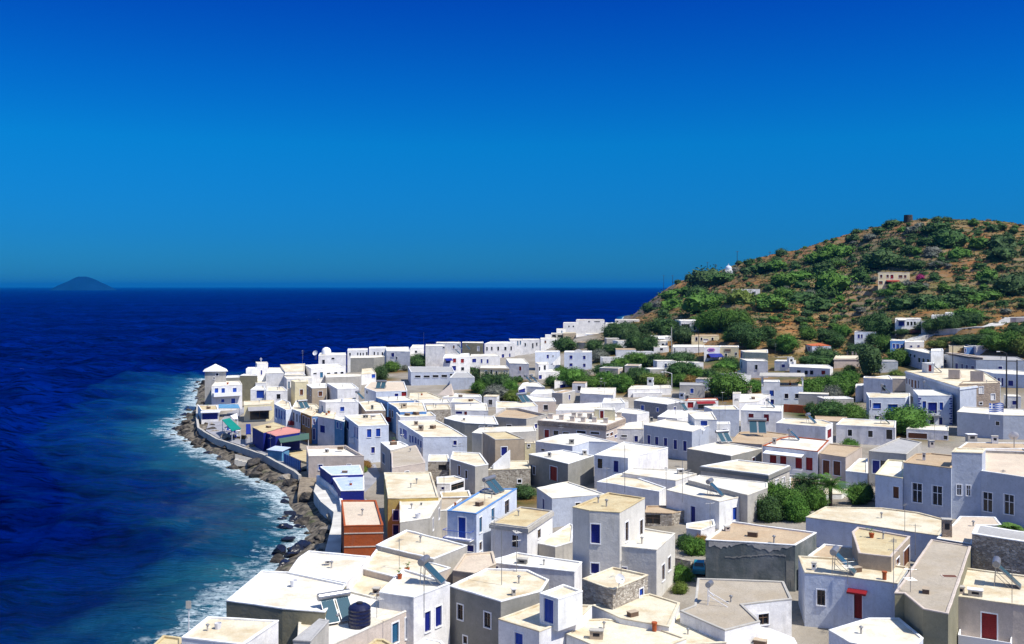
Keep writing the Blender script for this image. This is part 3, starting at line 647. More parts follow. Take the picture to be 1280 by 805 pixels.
H(M_,8.4,'600,150 640,196 905,190 870,100 522,105','B','c','blue house with the red balcony over the lane',win='540,215,14,70,k 565,220,14,70,k')
H(M_,7.9,'640,250 1000,237 950,198 602,205','V','c','low lavender walled house behind the long light blue house')
H(M_,7.4,'295,187 495,182 440,80 225,98','Q','c','cream roof with tan stone front left of the red balcony')
# back left rows
R_=T(500,410,8)
H(R_,9.4,'100,202 235,197 240,160 128,165','V','w','white cube house left of the three windowed cream house at the sea')
H(R_,9.2,'255,224 415,224 450,205 260,205','C','c','small cream house with three dark windows above the garden shrubs',win='293,266,17,40,k 335,278,22,60,kD 376,266,18,40,k',maxd=10)
H(R_,11.4,'255,180 450,180 440,158 260,160','V','w','lavender white house behind the three windowed cream house',maxd=12,win='480,195,20,14,k')
H(R_,11.8,'360,148 610,152 600,135 370,135','V','w','low white roofs along the sea with several slanted panels',maxd=10)
H(R_,9.2,'430,300 700,288 690,248 450,262','V','w','white house with two red shuttered windows and a navy awning',win='545,325,32,42,r 624,328,32,40,r 540,402,40,46,n 626,408,30,32,k 480,335,50,30,n')
H(R_,9.0,'700,286 1000,280 970,258 712,262','V','w','white house with dark blue windows right of the red shuttered house',win='742,325,40,36,n 816,330,18,40,n 876,332,18,40,n 740,412,40,36,r')
H(R_,10.6,'622,147 835,150 832,132 625,135','U','w','olive grey wall house with a white door at the sea',win='783,208,22,50,mD',maxd=10)
H(R_,10.3,'845,156 1150,152 1090,100 905,105','V','w','large white house with five dark windows near the sea',win='870,208,15,38,k 918,205,16,36,k 982,205,18,38,k 1054,205,22,34,k 1112,203,16,40,k 1030,282,24,42,n 1098,272,14,36,n 930,270,24,12,k',maxd=16)
H(R_,10.6,'1100,122 1232,120 1225,98 1090,98','V','w','white sea view house with two narrow teal windows',win='1178,150,12,46,t 1204,145,12,40,t',maxd=12)
H(R_,7.6,'110,440 545,440 520,388 80,385','L','g','long light blue hall with a strip of wide dark windows and round portholes',win='178,485,56,22,k 267,485,60,22,k 356,482,58,24,k 443,480,56,26,k 512,468,26,22,k 366,605,30,28,kx 441,597,24,26,kx 292,608,24,28,kx')
H(R_,7.4,'497,495 747,492 680,440 550,442','H','g','grey roofed wing of the light blue hall with a teal band')
H(R_,9.0,'800,398 1090,402 1060,372 810,375','C','w','cream house with brown cornice and three dark windows',win='860,447,20,40,k 914,442,22,46,k 965,452,22,40,k 1045,440,9,24,k 1070,436,9,24,k',cornice=('T',.35))
H(R_,9.1,'1095,352 1290,358 1240,303 1060,300','V','w','white house with two red brown windows behind the dark green tree',win='1202,405,24,42,r 1200,490,26,32,k')
H(R_,8.0,'90,715 430,702 280,640 100,650','V','c','flat cream roof below the light blue hall')
H(R_,7.5,'420,692 820,690 800,665 560,652','V','w','white roof strip left of the dark green tree')
H(R_,8.0,'510,742 830,748 740,700 530,703','V','c','cream roof with thin antennas below the white roof strip')
H(R_,7.9,'230,752 508,747 480,710 150,715','V','w','bright white roof right of the wine coloured door')
H(K_,8.0,'70,62 218,57 205,28 60,30','S','c','cream roof with a rubble wall edge in the left middle')
H(K_,8.0,'245,62 452,66 440,20 242,28','V','w','white roof with a small brown door and a navy awning',win='310,78,18,34,r 265,75,40,24,n')
U_=T(640,390,8)
H(U_,10.6,'232,402 480,396 470,385 240,387','L','w','white two storey house with a blue window and a garden stair',win='358,445,22,36,n 410,440,13,14,k 418,520,14,34,n',maxd=14)
H(U_,10.9,'522,402 800,402 795,386 530,387','L','w','square two storey house with a round pediment on the roof edge',win='590,452,30,36,n 723,455,26,36,n 590,528,32,30,n 723,533,26,34,n',maxd=14)
H(U_,6.6,'265,602 480,592 470,572 300,578','V','w','low white extension with one navy window below the two storey house',win='280,650,30,40,n')
H(U_,9.0,'265,522 368,518 360,498 232,502','V','w','white room with two tall dark openings beside the low extension',win='273,568,14,40,k 328,556,20,48,k')
H(U_,9.6,'108,278 278,276 272,262 110,264','V','w','small white house with three dark windows facing the terrace cafe',win='133,326,14,32,k 208,336,14,50,k 248,322,14,34,k',maxd=10)
H(U_,9.3,'285,268 482,262 470,252 286,254','W','w','blank white curved wall building left of the round tree',maxd=10)
H(U_,7.1,'425,692 620,677 602,667 440,668','V','w','little white chapel like house with an arched dark door',win='508,752,58,54,n')
H(U_,12.2,'512,110 722,108 718,78 520,82','V','w','white building with four tiny windows at the far cape',win='570,143,14,14,k 614,143,14,14,k 650,143,14,14,k 683,143,14,14,k',maxd=14)
H(U_,11.3,'728,135 825,132 820,118 735,120','V','w','pinkish white cape house with two small marks',win='755,165,9,8,k 785,165,9,8,k',maxd=10)
H(U_,11.6,'825,130 940,128 935,112 828,115','V','w','white cape house with three narrow windows',win='860,170,11,24,n 893,168,10,20,n 917,168,10,22,n',maxd=10)
H(U_,9.2,'735,218 908,215 895,200 740,204','L','w','pale cape house with two blue windows',win='760,245,18,34,b 868,250,18,28,b',maxd=10)
H(U_,15.8,'640,80 925,78 915,66 650,68','V','w','long white house on the skyline of the far cape',win='770,95,20,10,k 850,95,60,8,k',maxd=12)
H(U_,14.6,'935,112 1070,108 1060,88 935,92','W','w','white house right of the long skyline house on the cape',win='970,122,18,12,k',maxd=10)
H(U_,10.6,'445,172 540,168 535,150 448,152','V','w','white terrace house at the sea edge of the cape',maxd=10)
H(U_,8.6,'332,232 392,230 388,218 335,220','V','w','smallest white cube at the near end of the cape',maxd=8)
H(U_,9.1,'392,215 512,212 508,203 395,204','A','c','house with a dark columned porch on the cape',win='420,238,40,26,k 480,240,50,22,k',maxd=8)
H(U_,9.4,'512,212 640,210 635,203 515,204','T','c','tan house on the cape beside the columned porch',win='545,250,14,14,k',maxd=10)
H(U_,8.8,'640,225 722,222 715,210 645,212','V','w','white lean to between the tan cape house and the blue windowed house',maxd=8)
V_=T(780,390,8)
H(V_,15.5,'-90,78 155,72 150,60 -85,62','V','w','long low white house among the trees at the foot of the hill',win='-68,98,14,22,k 12,95,24,10,k 95,98,14,18,k',maxd=12,by=(20,125))
H(V_,18.6,'570,88 752,82 720,54 510,50','V','w','lavender house with a glazed porch behind the big trunked trees',win='612,140,84,40,k 705,155,20,50,kD',maxd=16,by=(640,202))
H(V_,15.2,'675,240 952,238 940,222 690,225','C','t','low cream stone house with dark openings beneath the big trees',win='725,270,22,36,k 775,270,16,30,k 885,270,20,28,k 820,285,50,30,m',maxd=12,by=(800,325))
H(V_,13.9,'485,350 800,350 800,335 490,335','V','w','left white half of the long taverna building',win='508,385,10,50,k 620,385,8,50,k 712,425,22,30,k 745,430,16,30,k',maxd=14,by=(500,450))
H(V_,14.0,'800,352 960,350 958,335 800,335','V','c','middle of the taverna building above the navy awning',win='845,440,40,40,w',maxd=12)
H(V_,14.1,'960,348 1148,350 1145,335 962,335','C','c','right cream half of the taverna building with the brown sign',win='1020,430,20,30,k 1120,420,18,30,k',maxd=12)
H(V_,15.4,'290,250 470,245 462,215 262,215','V','w','white house with an awning left of the tree covered taverna',win='370,262,60,18,k',maxd=14,by=(400,300))
H(V_,13.0,'335,292 436,288 430,270 330,272','W','w','small bright white cube below the awning house',maxd=10,by=(385,350))
H(V_,11.6,'298,352 448,350 440,330 300,332','W','w','lowest white cube of the stepped group left of the taverna',win='375,372,30,22,k',maxd=10,by=(370,412))
W_=T(900,410,8)
H(W_,13.6,'250,240 480,247 475,214 205,224','C','c','cream upper storey with a yellow wall beyond the garden trees',win='215,270,14,50,n')
H(W_,12.3,'270,328 480,332 440,310 198,304','V','w','white two storey house with one dark window beyond the garden trees',win='363,392,26,50,k 215,370,14,60,t')
H(W_,10.9,'485,285 575,290 722,286 700,268 490,270','L','w','low blue walled house with shaded terrace right of the cream storey',win='520,330,14,60,b 548,332,12,54,b 600,345,20,60,k 660,330,60,30,k')
H(W_,10.7,'695,386 1100,405 1130,394 1080,368 700,360','V','w','white bungalow with four dark windows below the red roofed house',win='788,445,38,46,k 862,445,34,40,k 917,445,34,42,k 1034,445,40,40,r')
H(W_,9.3,'415,577 832,580 822,548 420,545','L','c','white house with a blue balcony door under a flat pergola slab',win='517,640,44,80,bD 665,680,38,48,k 768,680,36,46,k 520,738,40,48,n')
H(W_,11.1,'435,535 600,538 592,512 440,512','V','w','small stair room on the roof of the pergola house',maxd=5,base=9,name='roof_cabin',cat='roof cabin')
H(W_,14.6,'920,178 1112,170 1012,108 812,110','L','r','house with a bright terracotta roof on the lower hillside',win='838,210,14,48,n 890,208,16,40,n',hp=.08,maxd=16,by=(812,272))
H(T(1020,390,8),11.0,'180,465 460,460 430,432 200,432','P','c','beige stone house with small posts on its roof among the trees',maxd=14,cornice=('P',.3),by=(280,562))
H(W_,7.6,'130,600 320,592 315,580 83,582','A','t','grey shed left of the pergola house',name='shed',cat='shed')
H(W_,8.2,'190,742 372,735 505,665 430,655 210,660','V','w','angular white roof in front of the pergola house',win='')
H(W_,7.9,'128,655 200,652 210,640 130,640','V','w','narrow white room with a slot window left of the angular white roof',win='165,712,40,12,k')
X_=T(1020,390,8); Y_=T(1120,390,8); Z_=T(1050,450,8)
H(X_,18.2,'385,198 600,203 590,186 398,188','L','w','light blue cube house half hidden by trees on the hillside',win='428,243,22,40,n 458,243,18,38,n 430,328,28,28,n 568,252,20,48,k',maxd=10,by=(400,345))
H(X_,23.0,'790,68 1052,68 1042,55 800,56','V','w','white villa with arched windows and a deep porch below the cream hillside house',win='855,115,62,50,n 920,115,22,36,k 955,115,22,38,k 988,115,22,38,k',maxd=12,by=(850,208))
H(X_,22.0,'1052,90 1125,88 1120,78 1055,78','V','w','right annex of the arched window villa',maxd=8,win='1085,115,30,20,k',by=(1085,200))
H(X_,16.2,'742,286 885,300 895,275 750,270','B','w','bright blue end of the terrace row beside the hill road',win='778,340,24,44,b 816,345,30,50,b 856,350,20,50,b',maxd=14,by=(800,400))
H(X_,16.1,'888,300 1082,296 1075,283 895,284','W','w','white house with two small arched windows beside the hill road',win='952,343,24,18,n 1025,341,24,18,n',maxd=10,by=(980,368))
H(X_,15.3,'885,357 1145,417 1150,395 1080,358 890,345','H','w','terraced row of arched windows below the hill road',win='902,415,18,30,k 945,430,20,30,k 985,440,20,30,k 1032,480,24,46,k 1075,485,24,44,k 1122,487,30,30,k')
H(X_,12.3,'857,460 1005,482 990,452 885,446','V','c','white arcade with narrow openings and closed parasols on top',win='880,550,12,48,k 905,552,12,48,k 930,555,12,48,k 958,558,12,48,k')
H(X_,15.9,'1150,390 1275,385 1265,365 1155,368','W','w','square white tower room in the middle of the terraced row',hp=.3)
H(Y_,14.6,'478,414 800,477 1300,483 1210,448 560,400','H','g','long grey roofed building with slatted terraces at the right',win='490,495,28,36,k 607,540,26,56,n 662,548,18,60,n 708,555,22,50,n 767,560,30,40,n 1042,557,40,26,n',maxd=24)
H(Y_,16.6,'530,338 680,342 672,325 525,328','C','c','small cream shed on the slope above the long grey roof',name='shed',cat='shed',maxd=10,by=(600,412))
H(Y_,16.3,'682,348 800,344 790,330 680,330','B','w','small blue cube on the slope right of the cream shed',win='690,382,14,36,b',maxd=10,by=(740,408))
H(Y_,16.5,'800,342 935,345 925,318 640,320','V','w','low white roof on the slope right of the small blue cube',maxd=14,hp=.1,by=(860,385))
H(Y_,13.0,'95,588 640,752 1045,702 900,610 780,572 430,560 250,580','H','c','large mansion with a long grey blue wall in front of the terraced row',win='107,690,12,60,w 135,697,12,60,w 162,715,20,80,w 195,722,20,80,w 226,725,10,80,w',cornice=('L',.4),maxd=50)
CR8=T(980,400,4.027)
H(CR8,13.35,'882,322 1088,316 1080,300 900,304','Q','c','brown stone gable end of the large mansion with white blinds',win='932,385,22,34,m 993,352,22,34,m 1052,387,20,30,m 991,420,16,12,k',maxd=6,hp=.12,cop='Q')
H(Y_,15.2,'310,512 380,515 375,500 260,505','W','w','small roof room with red door on the large mansion',win='340,562,30,66,rD',base=12.5,maxd=4,name='roof_cabin',cat='roof cabin')
H(Y_,12.6,'975,612 1300,628 1300,595 1180,578 790,570','L','w','pale blue house behind the twin dark poles at the right edge',win='1147,712,50,54,n 990,670,18,36,n 1028,680,22,40,n 1064,700,18,80,n')
H(Z_,11.8,'235,176 525,192 490,152 350,165 240,162','V','c','stepped lavender house with one tall window',win='438,280,36,56,k')
H(Z_,9.6,'155,262 235,258 238,235 160,240','V','w','lower left step of the stepped lavender house',win='225,420,12,70,b',maxd=12)
H(Z_,9.5,'290,374 655,376 702,356 698,330 262,325','L','c','white house with bright blue shutters and a tiny blue balcony',win='370,458,80,56,b 527,480,100,76,b 367,578,44,40,n 260,440,14,80,b')
H(Z_,11.0,'782,352 1125,354 1080,300 730,295','L','w','two storey house with dark quoined corners and an arched balcony door',win='843,450,36,76,b 1013,462,36,76,b 925,480,90,110,n 835,588,32,46,n 920,605,40,76,kD 1007,612,36,76,n')
H(J_,7.6,'105,152 475,172 480,130 150,113','V','c','low lavender house with two square windows below the blue shuttered house',win='192,205,26,40,k 320,212,28,40,k 438,215,38,60,kD 367,290,14,14,k')
H(J_,6.2,'545,178 808,192 808,160 590,148','V','w','garage with a wide brown shutter below the quoined house',win='615,224,118,34,w 790,235,24,26,k')
H(J_,9.2,'862,72 1150,94 1400,98 1280,58 900,40','H','w','broad blank grey blue house with the striped flag on its roof',win='1115,146,24,24,k')
H(J_,12.5,'525,388 825,423 850,345 700,330 600,335','H','t','left part of the big grey blue house with cracked tan roof and two tall windows',win='612,580,62,118,kgd 738,597,62,118,kgd')
H(J_,14.2,'828,322 1018,330 1040,302 850,298','H','c','raised block in the middle of the big grey blue house with twin small windows',win='875,562,30,64,kg 933,566,26,62,kg',maxd=7)
H(J_,12.1,'1012,440 1420,500 1420,400 1280,300 1030,302','H','o','right part of the big grey blue house with tall dark windows and stained roof',win='1052,637,60,118,kg 1186,653,62,122,kg',hp=.5)
H(J_,12.0,'860,305 1400,325 1280,268 920,262','A','t','tan terrace with a satellite dish behind the big grey blue house',hp=.1)
H(J_,10.6,'350,462 522,487 535,378 430,370','L','w','pale blue annex with a small brown window left of the big grey blue house',win='480,578,36,72,w',cop='C')
H(J_,10.2,'310,317 545,337 640,262 500,235','A','g','weathered grey concrete house with dark openings',win='355,418,44,80,n 410,405,50,50,kx',cop='A')
H(J_,8.6,'165,442 302,457 302,362 250,365','L','c','cream roofed low house with a navy door beside the arched brown shutters',win='267,575,36,92,n 230,600,12,24,k')
H(I_,9.2,'620,332 785,356 888,290 680,270','P','t','pinkish house with two arched brown shutters',win='664,421,42,88,w 731,427,44,88,w',cop='T')
H(I_,9.5,'265,284 612,320 680,250 430,225 380,235','V','w','lilac house with red windows, white awning and white balcony rail',win='332,370,42,50,r 395,375,40,50,r 492,395,42,66,rD 558,400,42,80,r',cop='R')
H(I_,8.5,'350,142 660,167 705,143 640,123 400,113','V','c','lavender house with a red arched side door',win='683,210,24,56,rD')
H(I_,9.0,'130,62 385,70 395,33 160,23','V','w','lavender house with two red shuttered windows',win='194,108,32,46,r 290,112,32,46,r')
H(G_,9.6,'850,57 1020,58 990,33 800,38','H','c','grey blue blank house left of the two red shuttered windows')
H(I_,7.9,'60,262 262,276 330,245 430,213 250,190 122,200','P','t','low tan roof under the large blue solar panel')
H(G_,8.6,'695,302 968,347 1162,300 900,258','G','w','white roofed house with a dark grey front wall',win='1110,370,18,22,r')
H(I_,9.0,'-120,412 300,466 435,408 110,371','A','c','grey house with thick cornice band and two tall blank niches',win='355,535,18,76,m 395,520,18,70,m',cornice=('G',.5))
H(G_,8.4,'565,560 895,632 1062,596 700,510','W','w','white house with navy and blue shutters and a solar heater',win='732,715,28,100,n 992,710,26,78,bD 1038,695,26,70,b')
H(G_,9.0,'1072,592 1197,546 1195,515 770,468 700,498','A','w','stained grey wall house behind the solar heater',win='1132,665,14,60,k',hp=.1)
H(I_,5.6,'435,570 610,555 625,490 435,480','C','t','low sandy terrace behind the palms')
H(I_,6.4,'640,585 760,585 845,522 690,492','W','c','low white house with sunlit side wall behind the palms')
H(G_,9.4,'422,153 725,196 850,150 560,118','H','w','grey blue house with five navy shutters in a row',win='456,247,19,54,n 505,255,21,50,n 560,262,21,50,n 621,278,21,58,n 681,287,21,62,n')
H(G_,10.4,'742,118 880,122 850,72 700,80','W','w','white stepped house with one big blue shutter',win='800,145,42,64,b')
H(G_,9.0,'875,150 965,150 960,135 880,135','W','w','bright white block right of the big blue shutter',maxd=8)
H(G_,8.0,'240,177 420,182 425,130 330,140','V','w','low lavender house left of the five navy shutters',win='300,225,36,12,k 376,243,22,38,n')
H(G_,9.0,'115,342 325,362 575,296 300,260','V','w','house with lavender front, tan side wall and bright white roof',win='150,397,30,60,k 250,415,30,70,nD',cop='W')
H(G_,7.1,'130,510 200,518 520,570 562,545 300,455 250,462','V','c','cream roof in front of the tan side wall house')
H(G_,7.6,'480,482 622,502 755,460 640,435 350,424 290,455','V','w','thin white roof right of the cream roof in the centre')
H(G_,6.4,'430,700 600,706 680,690 620,660 440,660','S','t','half ruined stone room with a dark opening behind the tower house',win='480,745,90,60,kx 655,790,14,30,k')
H(G_,6.3,'690,800 780,812 870,780 860,745 690,770','V','c','white stair terrace left of the dark weathered house')
S_=T(620,460,8)
H(S_,9.4,'425,522 1100,572 1290,500 1200,440 800,440 560,470','P','w','broad pinkish house with a heavy tan cornice and many small blocks on its roof',win='508,655,46,76,r 600,648,50,44,k 700,650,60,20,k 853,640,90,24,k 990,650,90,24,k 1100,676,26,26,k 1155,660,28,34,w 1200,680,30,28,n',cornice=('Q',.8),cop='P')
H(S_,11.2,'985,410 1190,418 1180,395 1000,392','C','w','roof room with a brick red door on the pinkish house',win='1058,462,36,80,rD',base=9.2,maxd=4,name='roof_cabin',cat='roof cabin')
H(K_,7.9,'748,257 978,287 1080,257 1262,264 1020,208 900,214','L','w','low pale blue fronted roof left of the tan side wall house',win='793,312,22,12,k 880,300,0.1,0.1,k')
H(K_,8.1,'705,337 950,397 1112,345 920,310','G','w','grey and tan house with a red door and whitewashed corner',win='860,460,44,88,rD 738,440,14,50,k')
H(K_,9.5,'495,246 678,240 565,195 415,200','T','y','brown cube house with one navy window in the centre',win='551,320,36,54,n',cop='A')
H(K_,6.4,'445,436 716,426 705,378 560,380','S','c','rubble stone wall house with a tiny window in the centre',win='647,507,24,22,k')
H(K_,7.5,'215,366 370,412 452,400 400,330 230,320','A','c','tan grey house with two narrow openings and stairs',win='270,440,14,60,w 315,465,14,50,k')
H(K_,8.4,'350,203 412,210 690,195 750,190 740,160 400,172','A','w','white roofed house behind the brown cube house',win='560,200,0.1,0.1,k')
H(K_,6.5,'680,268 745,268 742,245 685,245','C','c','tiny cream room right of the brown cube house',win='705,285,15,15,k')
H(K_,8.5,'175,112 305,142 515,152 490,100 250,92','G','w','grey side walled house with white front and small roof vents',win='410,170,30,10,k 465,168,28,9,k')
H(K_,8.4,'470,102 690,117 815,90 640,50 560,47','A','t','tan house with an irregular sunken roof court',hp=.5,cop='A')
H(K_,7.6,'755,547 850,612 1182,586 950,508','H','w','house with a leaning dark teal side wall and bright white roof',)
H(S_,6.2,'225,202 300,182 490,190 400,130 270,148','V','w','small house with navy front and three panels at the garden edge',win='260,235,66,50,n')
H(S_,6.7,'340,262 600,252 560,212 400,215','V','w','white roof just right of the navy fronted small house')
H(S_,7.0,'840,252 1172,270 1200,195 850,188','V','w','white roof crowded with aerials below the green trees',maxd=18)
H(S_,6.6,'370,332 600,330 580,298 300,270','P','w','pinkish walled low house in the centre rows')
H(S_,7.2,'0,402 420,380 380,342 0,332','V','c','cream roof behind the sunken roof court')
H(S_,7.3,'600,422 1050,422 1060,345 640,360','V','w','white roof behind the house with many roof blocks')
H(S_,7.4,'1062,352 1290,350 1250,300 1080,300','W','w','bright roof with a dark post in the middle rows')
a_=T(760,460,8)
H(a_,7.1,'200,212 632,200 622,170 238,175','V','w','wide white roofed house with a white chimney box at the edge of the garden trees')
H(a_,6.1,'250,252 540,247 532,224 255,226','V','w','thin white porch roof in front of the wide house with the chimney box',maxd=6)
H(a_,7.6,'258,322 592,362 752,330 600,292 400,280','I','w','house with grey blockwork walls and bright roof')
H(a_,7.2,'495,485 690,505 1030,440 850,420 600,418','V','w','white roof with curved steps left of the big blue shutter')
H(a_,6.5,'770,325 1102,320 1092,300 800,303','W','w','white shop with dark red shutters in the right middle',win='825,370,60,58,r 975,345,180,24,r 975,385,150,40,k',cop='R')
H(a_,7.2,'0,342 205,332 135,298 0,303','V','w','plain white roof in the middle rows left of the grey blockwork house')
H(a_,7.0,'80,442 290,462 412,440 300,410 150,400','V','w','low lavender house with a white slatted fence')
H(a_,5.6,'1060,287 1232,287 1222,275 1070,275','C','c','low tan yard wall building by the garden trees')
# hillside houses
h1=T(1030,260,8); h2=T(900,290,8); h0=T(760,290,8)
H(h1,39.6,'540,648 858,655 850,640 550,636','C','c','cream two storey house standing alone on the terraced hillside',win='572,682,24,30,w 636,682,24,30,w 680,686,30,38,r 765,685,40,28,w 812,685,26,28,w 568,746,38,30,w 640,748,60,28,k',maxd=9,cat='house',by=(680,800))
H(h2,31.6,'118,572 400,575 392,562 122,562','V','w','small white villa below the domed chapel on the hillside',win='185,606,18,36,n 215,606,18,36,n 270,615,18,30,k 300,620,18,30,k 330,612,16,30,k 350,608,12,30,k',maxd=8,by=(250,608))
H(T(1120,300,8),24.2,'490,728 600,732 590,716 500,716','V','w','white house with slanted roof edge above the arched window villa',maxd=9,by=(560,790))
H(T(1120,300,8),23.6,'355,752 490,750 485,738 365,740','V','w','low white annex just left of the slanted roof house on the hillside',maxd=7,by=(420,790))
H(h1,36.2,'80,655 262,650 255,640 90,642','P','t','half ruined stone farmhouse left of the cream hillside house',win='190,662,20,50,k',maxd=8,name='farmhouse',cat='farmhouse',by=(170,735))
# ------------------------------------------------------------ roads, quay, walls
def sheet(name,pts,z,m,thick=0,kind='structure'):
    P=[p if len(p)==2 else p for p in pts]
    if area(P)<0: P=P[::-1]
    mb=MB(); n=len(P); mb.add([(*p,z) for p in P],[list(range(n))])
    if thick:
        for i in range(n): a,b=P[i],P[(i+1)%n]; mb.quad((*a,z-thick),(*b,z-thick),(*b,z),(*a,z))
    return tag(mb.build(name,m),kind=kind)
ASPH=mat('promenade_paving',(.30,.30,.33),var=.2,vs=.3,stain=.3,stcol=(.42,.4,.4),sts=.2)
CONC=mat('pale_concrete',(.62,.60,.56),var=.2,vs=.4,stain=.3,stcol=(.4,.36,.3),sts=.4)
ptsR=[(306,508),(285,516),(275,526),(261,528),(257,538),(272,547),(300,556),(330,567),(352,579),(372,589),(376,584),(345,562),(322,548),(303,545),(296,538),(290,528),(300,519),(312,511)]
sheet('promenade',[onz(u,v,1.8) for u,v in ptsR],1.8,ASPH,thick=1.5)
sheet('lane',[onz(*F_(*p),2.5) for p in [(476,215),(545,200),(585,290),(606,600),(500,640),(478,400)]],2.5,ASPH,thick=1.5)
sheet('sea_path',[onz(u,v,2.9) for u,v in [(397,596),(412,606),(426,622),(428,640),(426,693),(405,693),(415,655),(417,640),(401,627),(392,614)]],2.9,CONC,thick=4)
sheet('rock_ramp',[onz(u,v,2.0) for u,v in [(376,590),(398,586),(400,596),(393,614),(372,618)]],2.0,mat('rough_earth',(.26,.21,.15),var=.4,vs=1,stain=.5,stcol=(.4,.33,.25),sts=1.2,bump=.8),thick=3)
def band(pts,wd,lift,m,name,kind='structure'):
    mb=MB(); P=[]
    fine=[]
    for a,b in zip(pts,pts[1:]):
        n=max(1,int(math.dist(a,b)/2.5))
        for k in range(n): fine.append((a[0]+(b[0]-a[0])*k/n,a[1]+(b[1]-a[1])*k/n))
    fine.append(pts[-1])
    for i,p in enumerate(fine):
        q=fine[min(i+1,len(fine)-1)]; r=fine[max(i-1,0)]; d=Vector((q[0]-r[0],q[1]-r[1])).normalized(); nn=Vector((-d.y,d.x))
        hw=wd/2*(1+.15*math.sin(i*.7)); z=max(gz(p[0]+nn.x*s*hw,p[1]+nn.y*s*hw) for s in (-1,0,1))+lift
        P+=[(p[0]+nn.x*hw,p[1]+nn.y*hw,z-2.5),(p[0]+nn.x*hw,p[1]+nn.y*hw,z),(p[0]-nn.x*hw,p[1]-nn.y*hw,z),(p[0]-nn.x*hw,p[1]-nn.y*hw,z-2.5)]
    n=len(fine)
    mb.add(P,[[4*i+k,4*i+k+1,4*i+k+5,4*i+k+4] for i in range(n-1) for k in range(3)])
    return tag(mb.build(name,m,smooth=False),kind=kind)
rp=[raycast(*Y_(*p)) for p in [(-100,345),(120,310),(270,285),(430,215),(620,182),(780,162),(870,160),(980,140),(1100,95),(1280,70),(1400,60)]]
band([(p[0],p[1]) for p in rp if p],4.2,.25,CONC,'hill_road')
def wall_line(name,px,z,h,th,m,label,cat='wall',base=None):
    P=[onz(u,v,z) for u,v in px]; mb=MB()
    for a,b in zip(P,P[1:]):
        n=max(1,int(math.dist(a,b)/2)); 
        for k in range(n):
            p=Vector(a).lerp(Vector(b),k/n); q=Vector(a).lerp(Vector(b),(k+1)/n); d=(q-p).normalized(); nn=Vector((-d.y,d.x))*th/2
            dz=(random.random()-.5)*.06; z1=z+dz
            A=[p+nn,q+nn,q-nn,p-nn]
            zb=z-h
            mb.add([(a_.x,a_.y,zb) for a_ in A]+[(a_.x,a_.y,z1) for a_ in A],[[4,5,6,7],[0,1,5,4],[2,3,7,6],[1,2,6,5],[3,0,4,7]][:])
    o=mb.build(name,m); bm=bmesh.new(); bm.from_mesh(o.data); bmesh.ops.recalc_face_normals(bm,faces=bm.faces); bm.to_mesh(o.data); bm.free()
    return tag(o,label,cat)
wall_line('sea_wall',[(247,505),(246,520),(248,534),(257,540),(271,548),(295,556),(318,564),(330,568),(352,580),(368,588),(375,594)],2.5,1.3,.5,WALL['A'],'curving pale sea wall between the promenade and the rocks')
wall_line('parapet_wall',[(397,594),(412,604),(425,618),(428,632)],3.8,3.0,.4,WALL['V'],'white curved wall beside the navy walled buildings above the rocks')
wall_line('stone_wall',[D_(118,262),D_(225,285)],5.4,3,.6,WALL['S'],'low rubble wall in the gap right of the tall plain tower house')
wall_line('garden_wall',[W_(640,760),W_(840,775),W_(1000,760)],6.2,2.2,.4,WALL['R'],'rust coloured garden wall right of the pergola house')
wall_line('terrace_wall',[Hh for Hh in (h1(700,660),h1(880,640))] if False else [X_(735,215),X_(900,222),X_(1060,232)],onz and 17.2,1.6,.4,WALL['Q'],'stone terrace wall below the arched window villa')

# ------------------------------------------------------------ copies
def kids(o): return [c for c in bpy.data.objects if c.parent==o]
_kid={}
def proto(root): _kid[root.name]=[(c,kids(c)) for c in kids(root)]; return root
_used=set()
def place(root,loc,rz=0,sc=1,label=None,group=None,parts=True):
    if root.name not in _used:
        _used.add(root.name); r=root
    else:
        r=root.copy(); S.collection.objects.link(r)
        for c,g in _kid.get(root.name,[]):
            d=c.copy(); S.collection.objects.link(d); d.parent=r
            for h in g: e=h.copy(); S.collection.objects.link(e); e.parent=d
    r.location=loc; r.rotation_euler=(0,0,rz); r.scale=(sc,sc,sc) if isinstance(sc,(int,float)) else sc
    if label: r['label']=label
    if group: r['group']=group
    return r
# solar water heater: faces +x in its own frame
GLASS=mat('collector_glass',(.035,.085,.11),rough=.15,spec=.7,bump=0,var=.05)
def heater(npan=1):
    r=empty('solar_heater'); tag(r,'solar heater','solar heater')
    ang=math.radians(42); Ry=Matrix.Rotation(ang,3,'Y')
    for k in range(npan):
        y0=(k-(npan-1)/2)*1.12
        p=MB(); p.box((0.15,y0,.78),(2.0,1.0,.09),M=Ry); fr=p.build('panel_frame',METAL,r)
        g=MB(); n=Ry@Vector((0,0,1)); g.box(Vector((0.15,y0,.78))+n*.05,(1.88,.9,.012),M=Ry); g.build('collector',GLASS,r)
    wd=max(1.3,npan*1.12+.1)
    t=MB(); t.tube((-.62,-wd/2,1.62),(-.62,wd/2,1.62),.27,n=14); t.tube((-.62,-wd/2-.03,1.62),(-.62,-wd/2,1.62),.22,.27,n=14); t.build('water_tank',METAL,r,smooth=False)
    f=MB()
    for y in (-wd*.38,wd*.38):
        f.tube((-.75,y,0),(-.66,y,1.4),.03,n=5); f.tube((.85,y,0),(.85,y,.2),.03,n=5); f.tube((-.75,y,.03),(.85,y,.03),.025,n=5); f.tube((-.7,y,.9),(.2,y,.05),.02,n=5)
    f.build('stand',METAL,r); return proto(r)
HT1,HT2=heater(1),heater(2)
def heat(t,x,y,z,label,two=False,az=105,sc=1.0):
    X,Y=wpos(t,x,y,z); place(HT2 if two else HT1,(X,Y,z),math.radians(90-az),sc,label,'solar water heaters on the roofs')
heat(B_,700,425,9.1,'solar heater on the white house with two navy shutters, left foreground',sc=1.15)
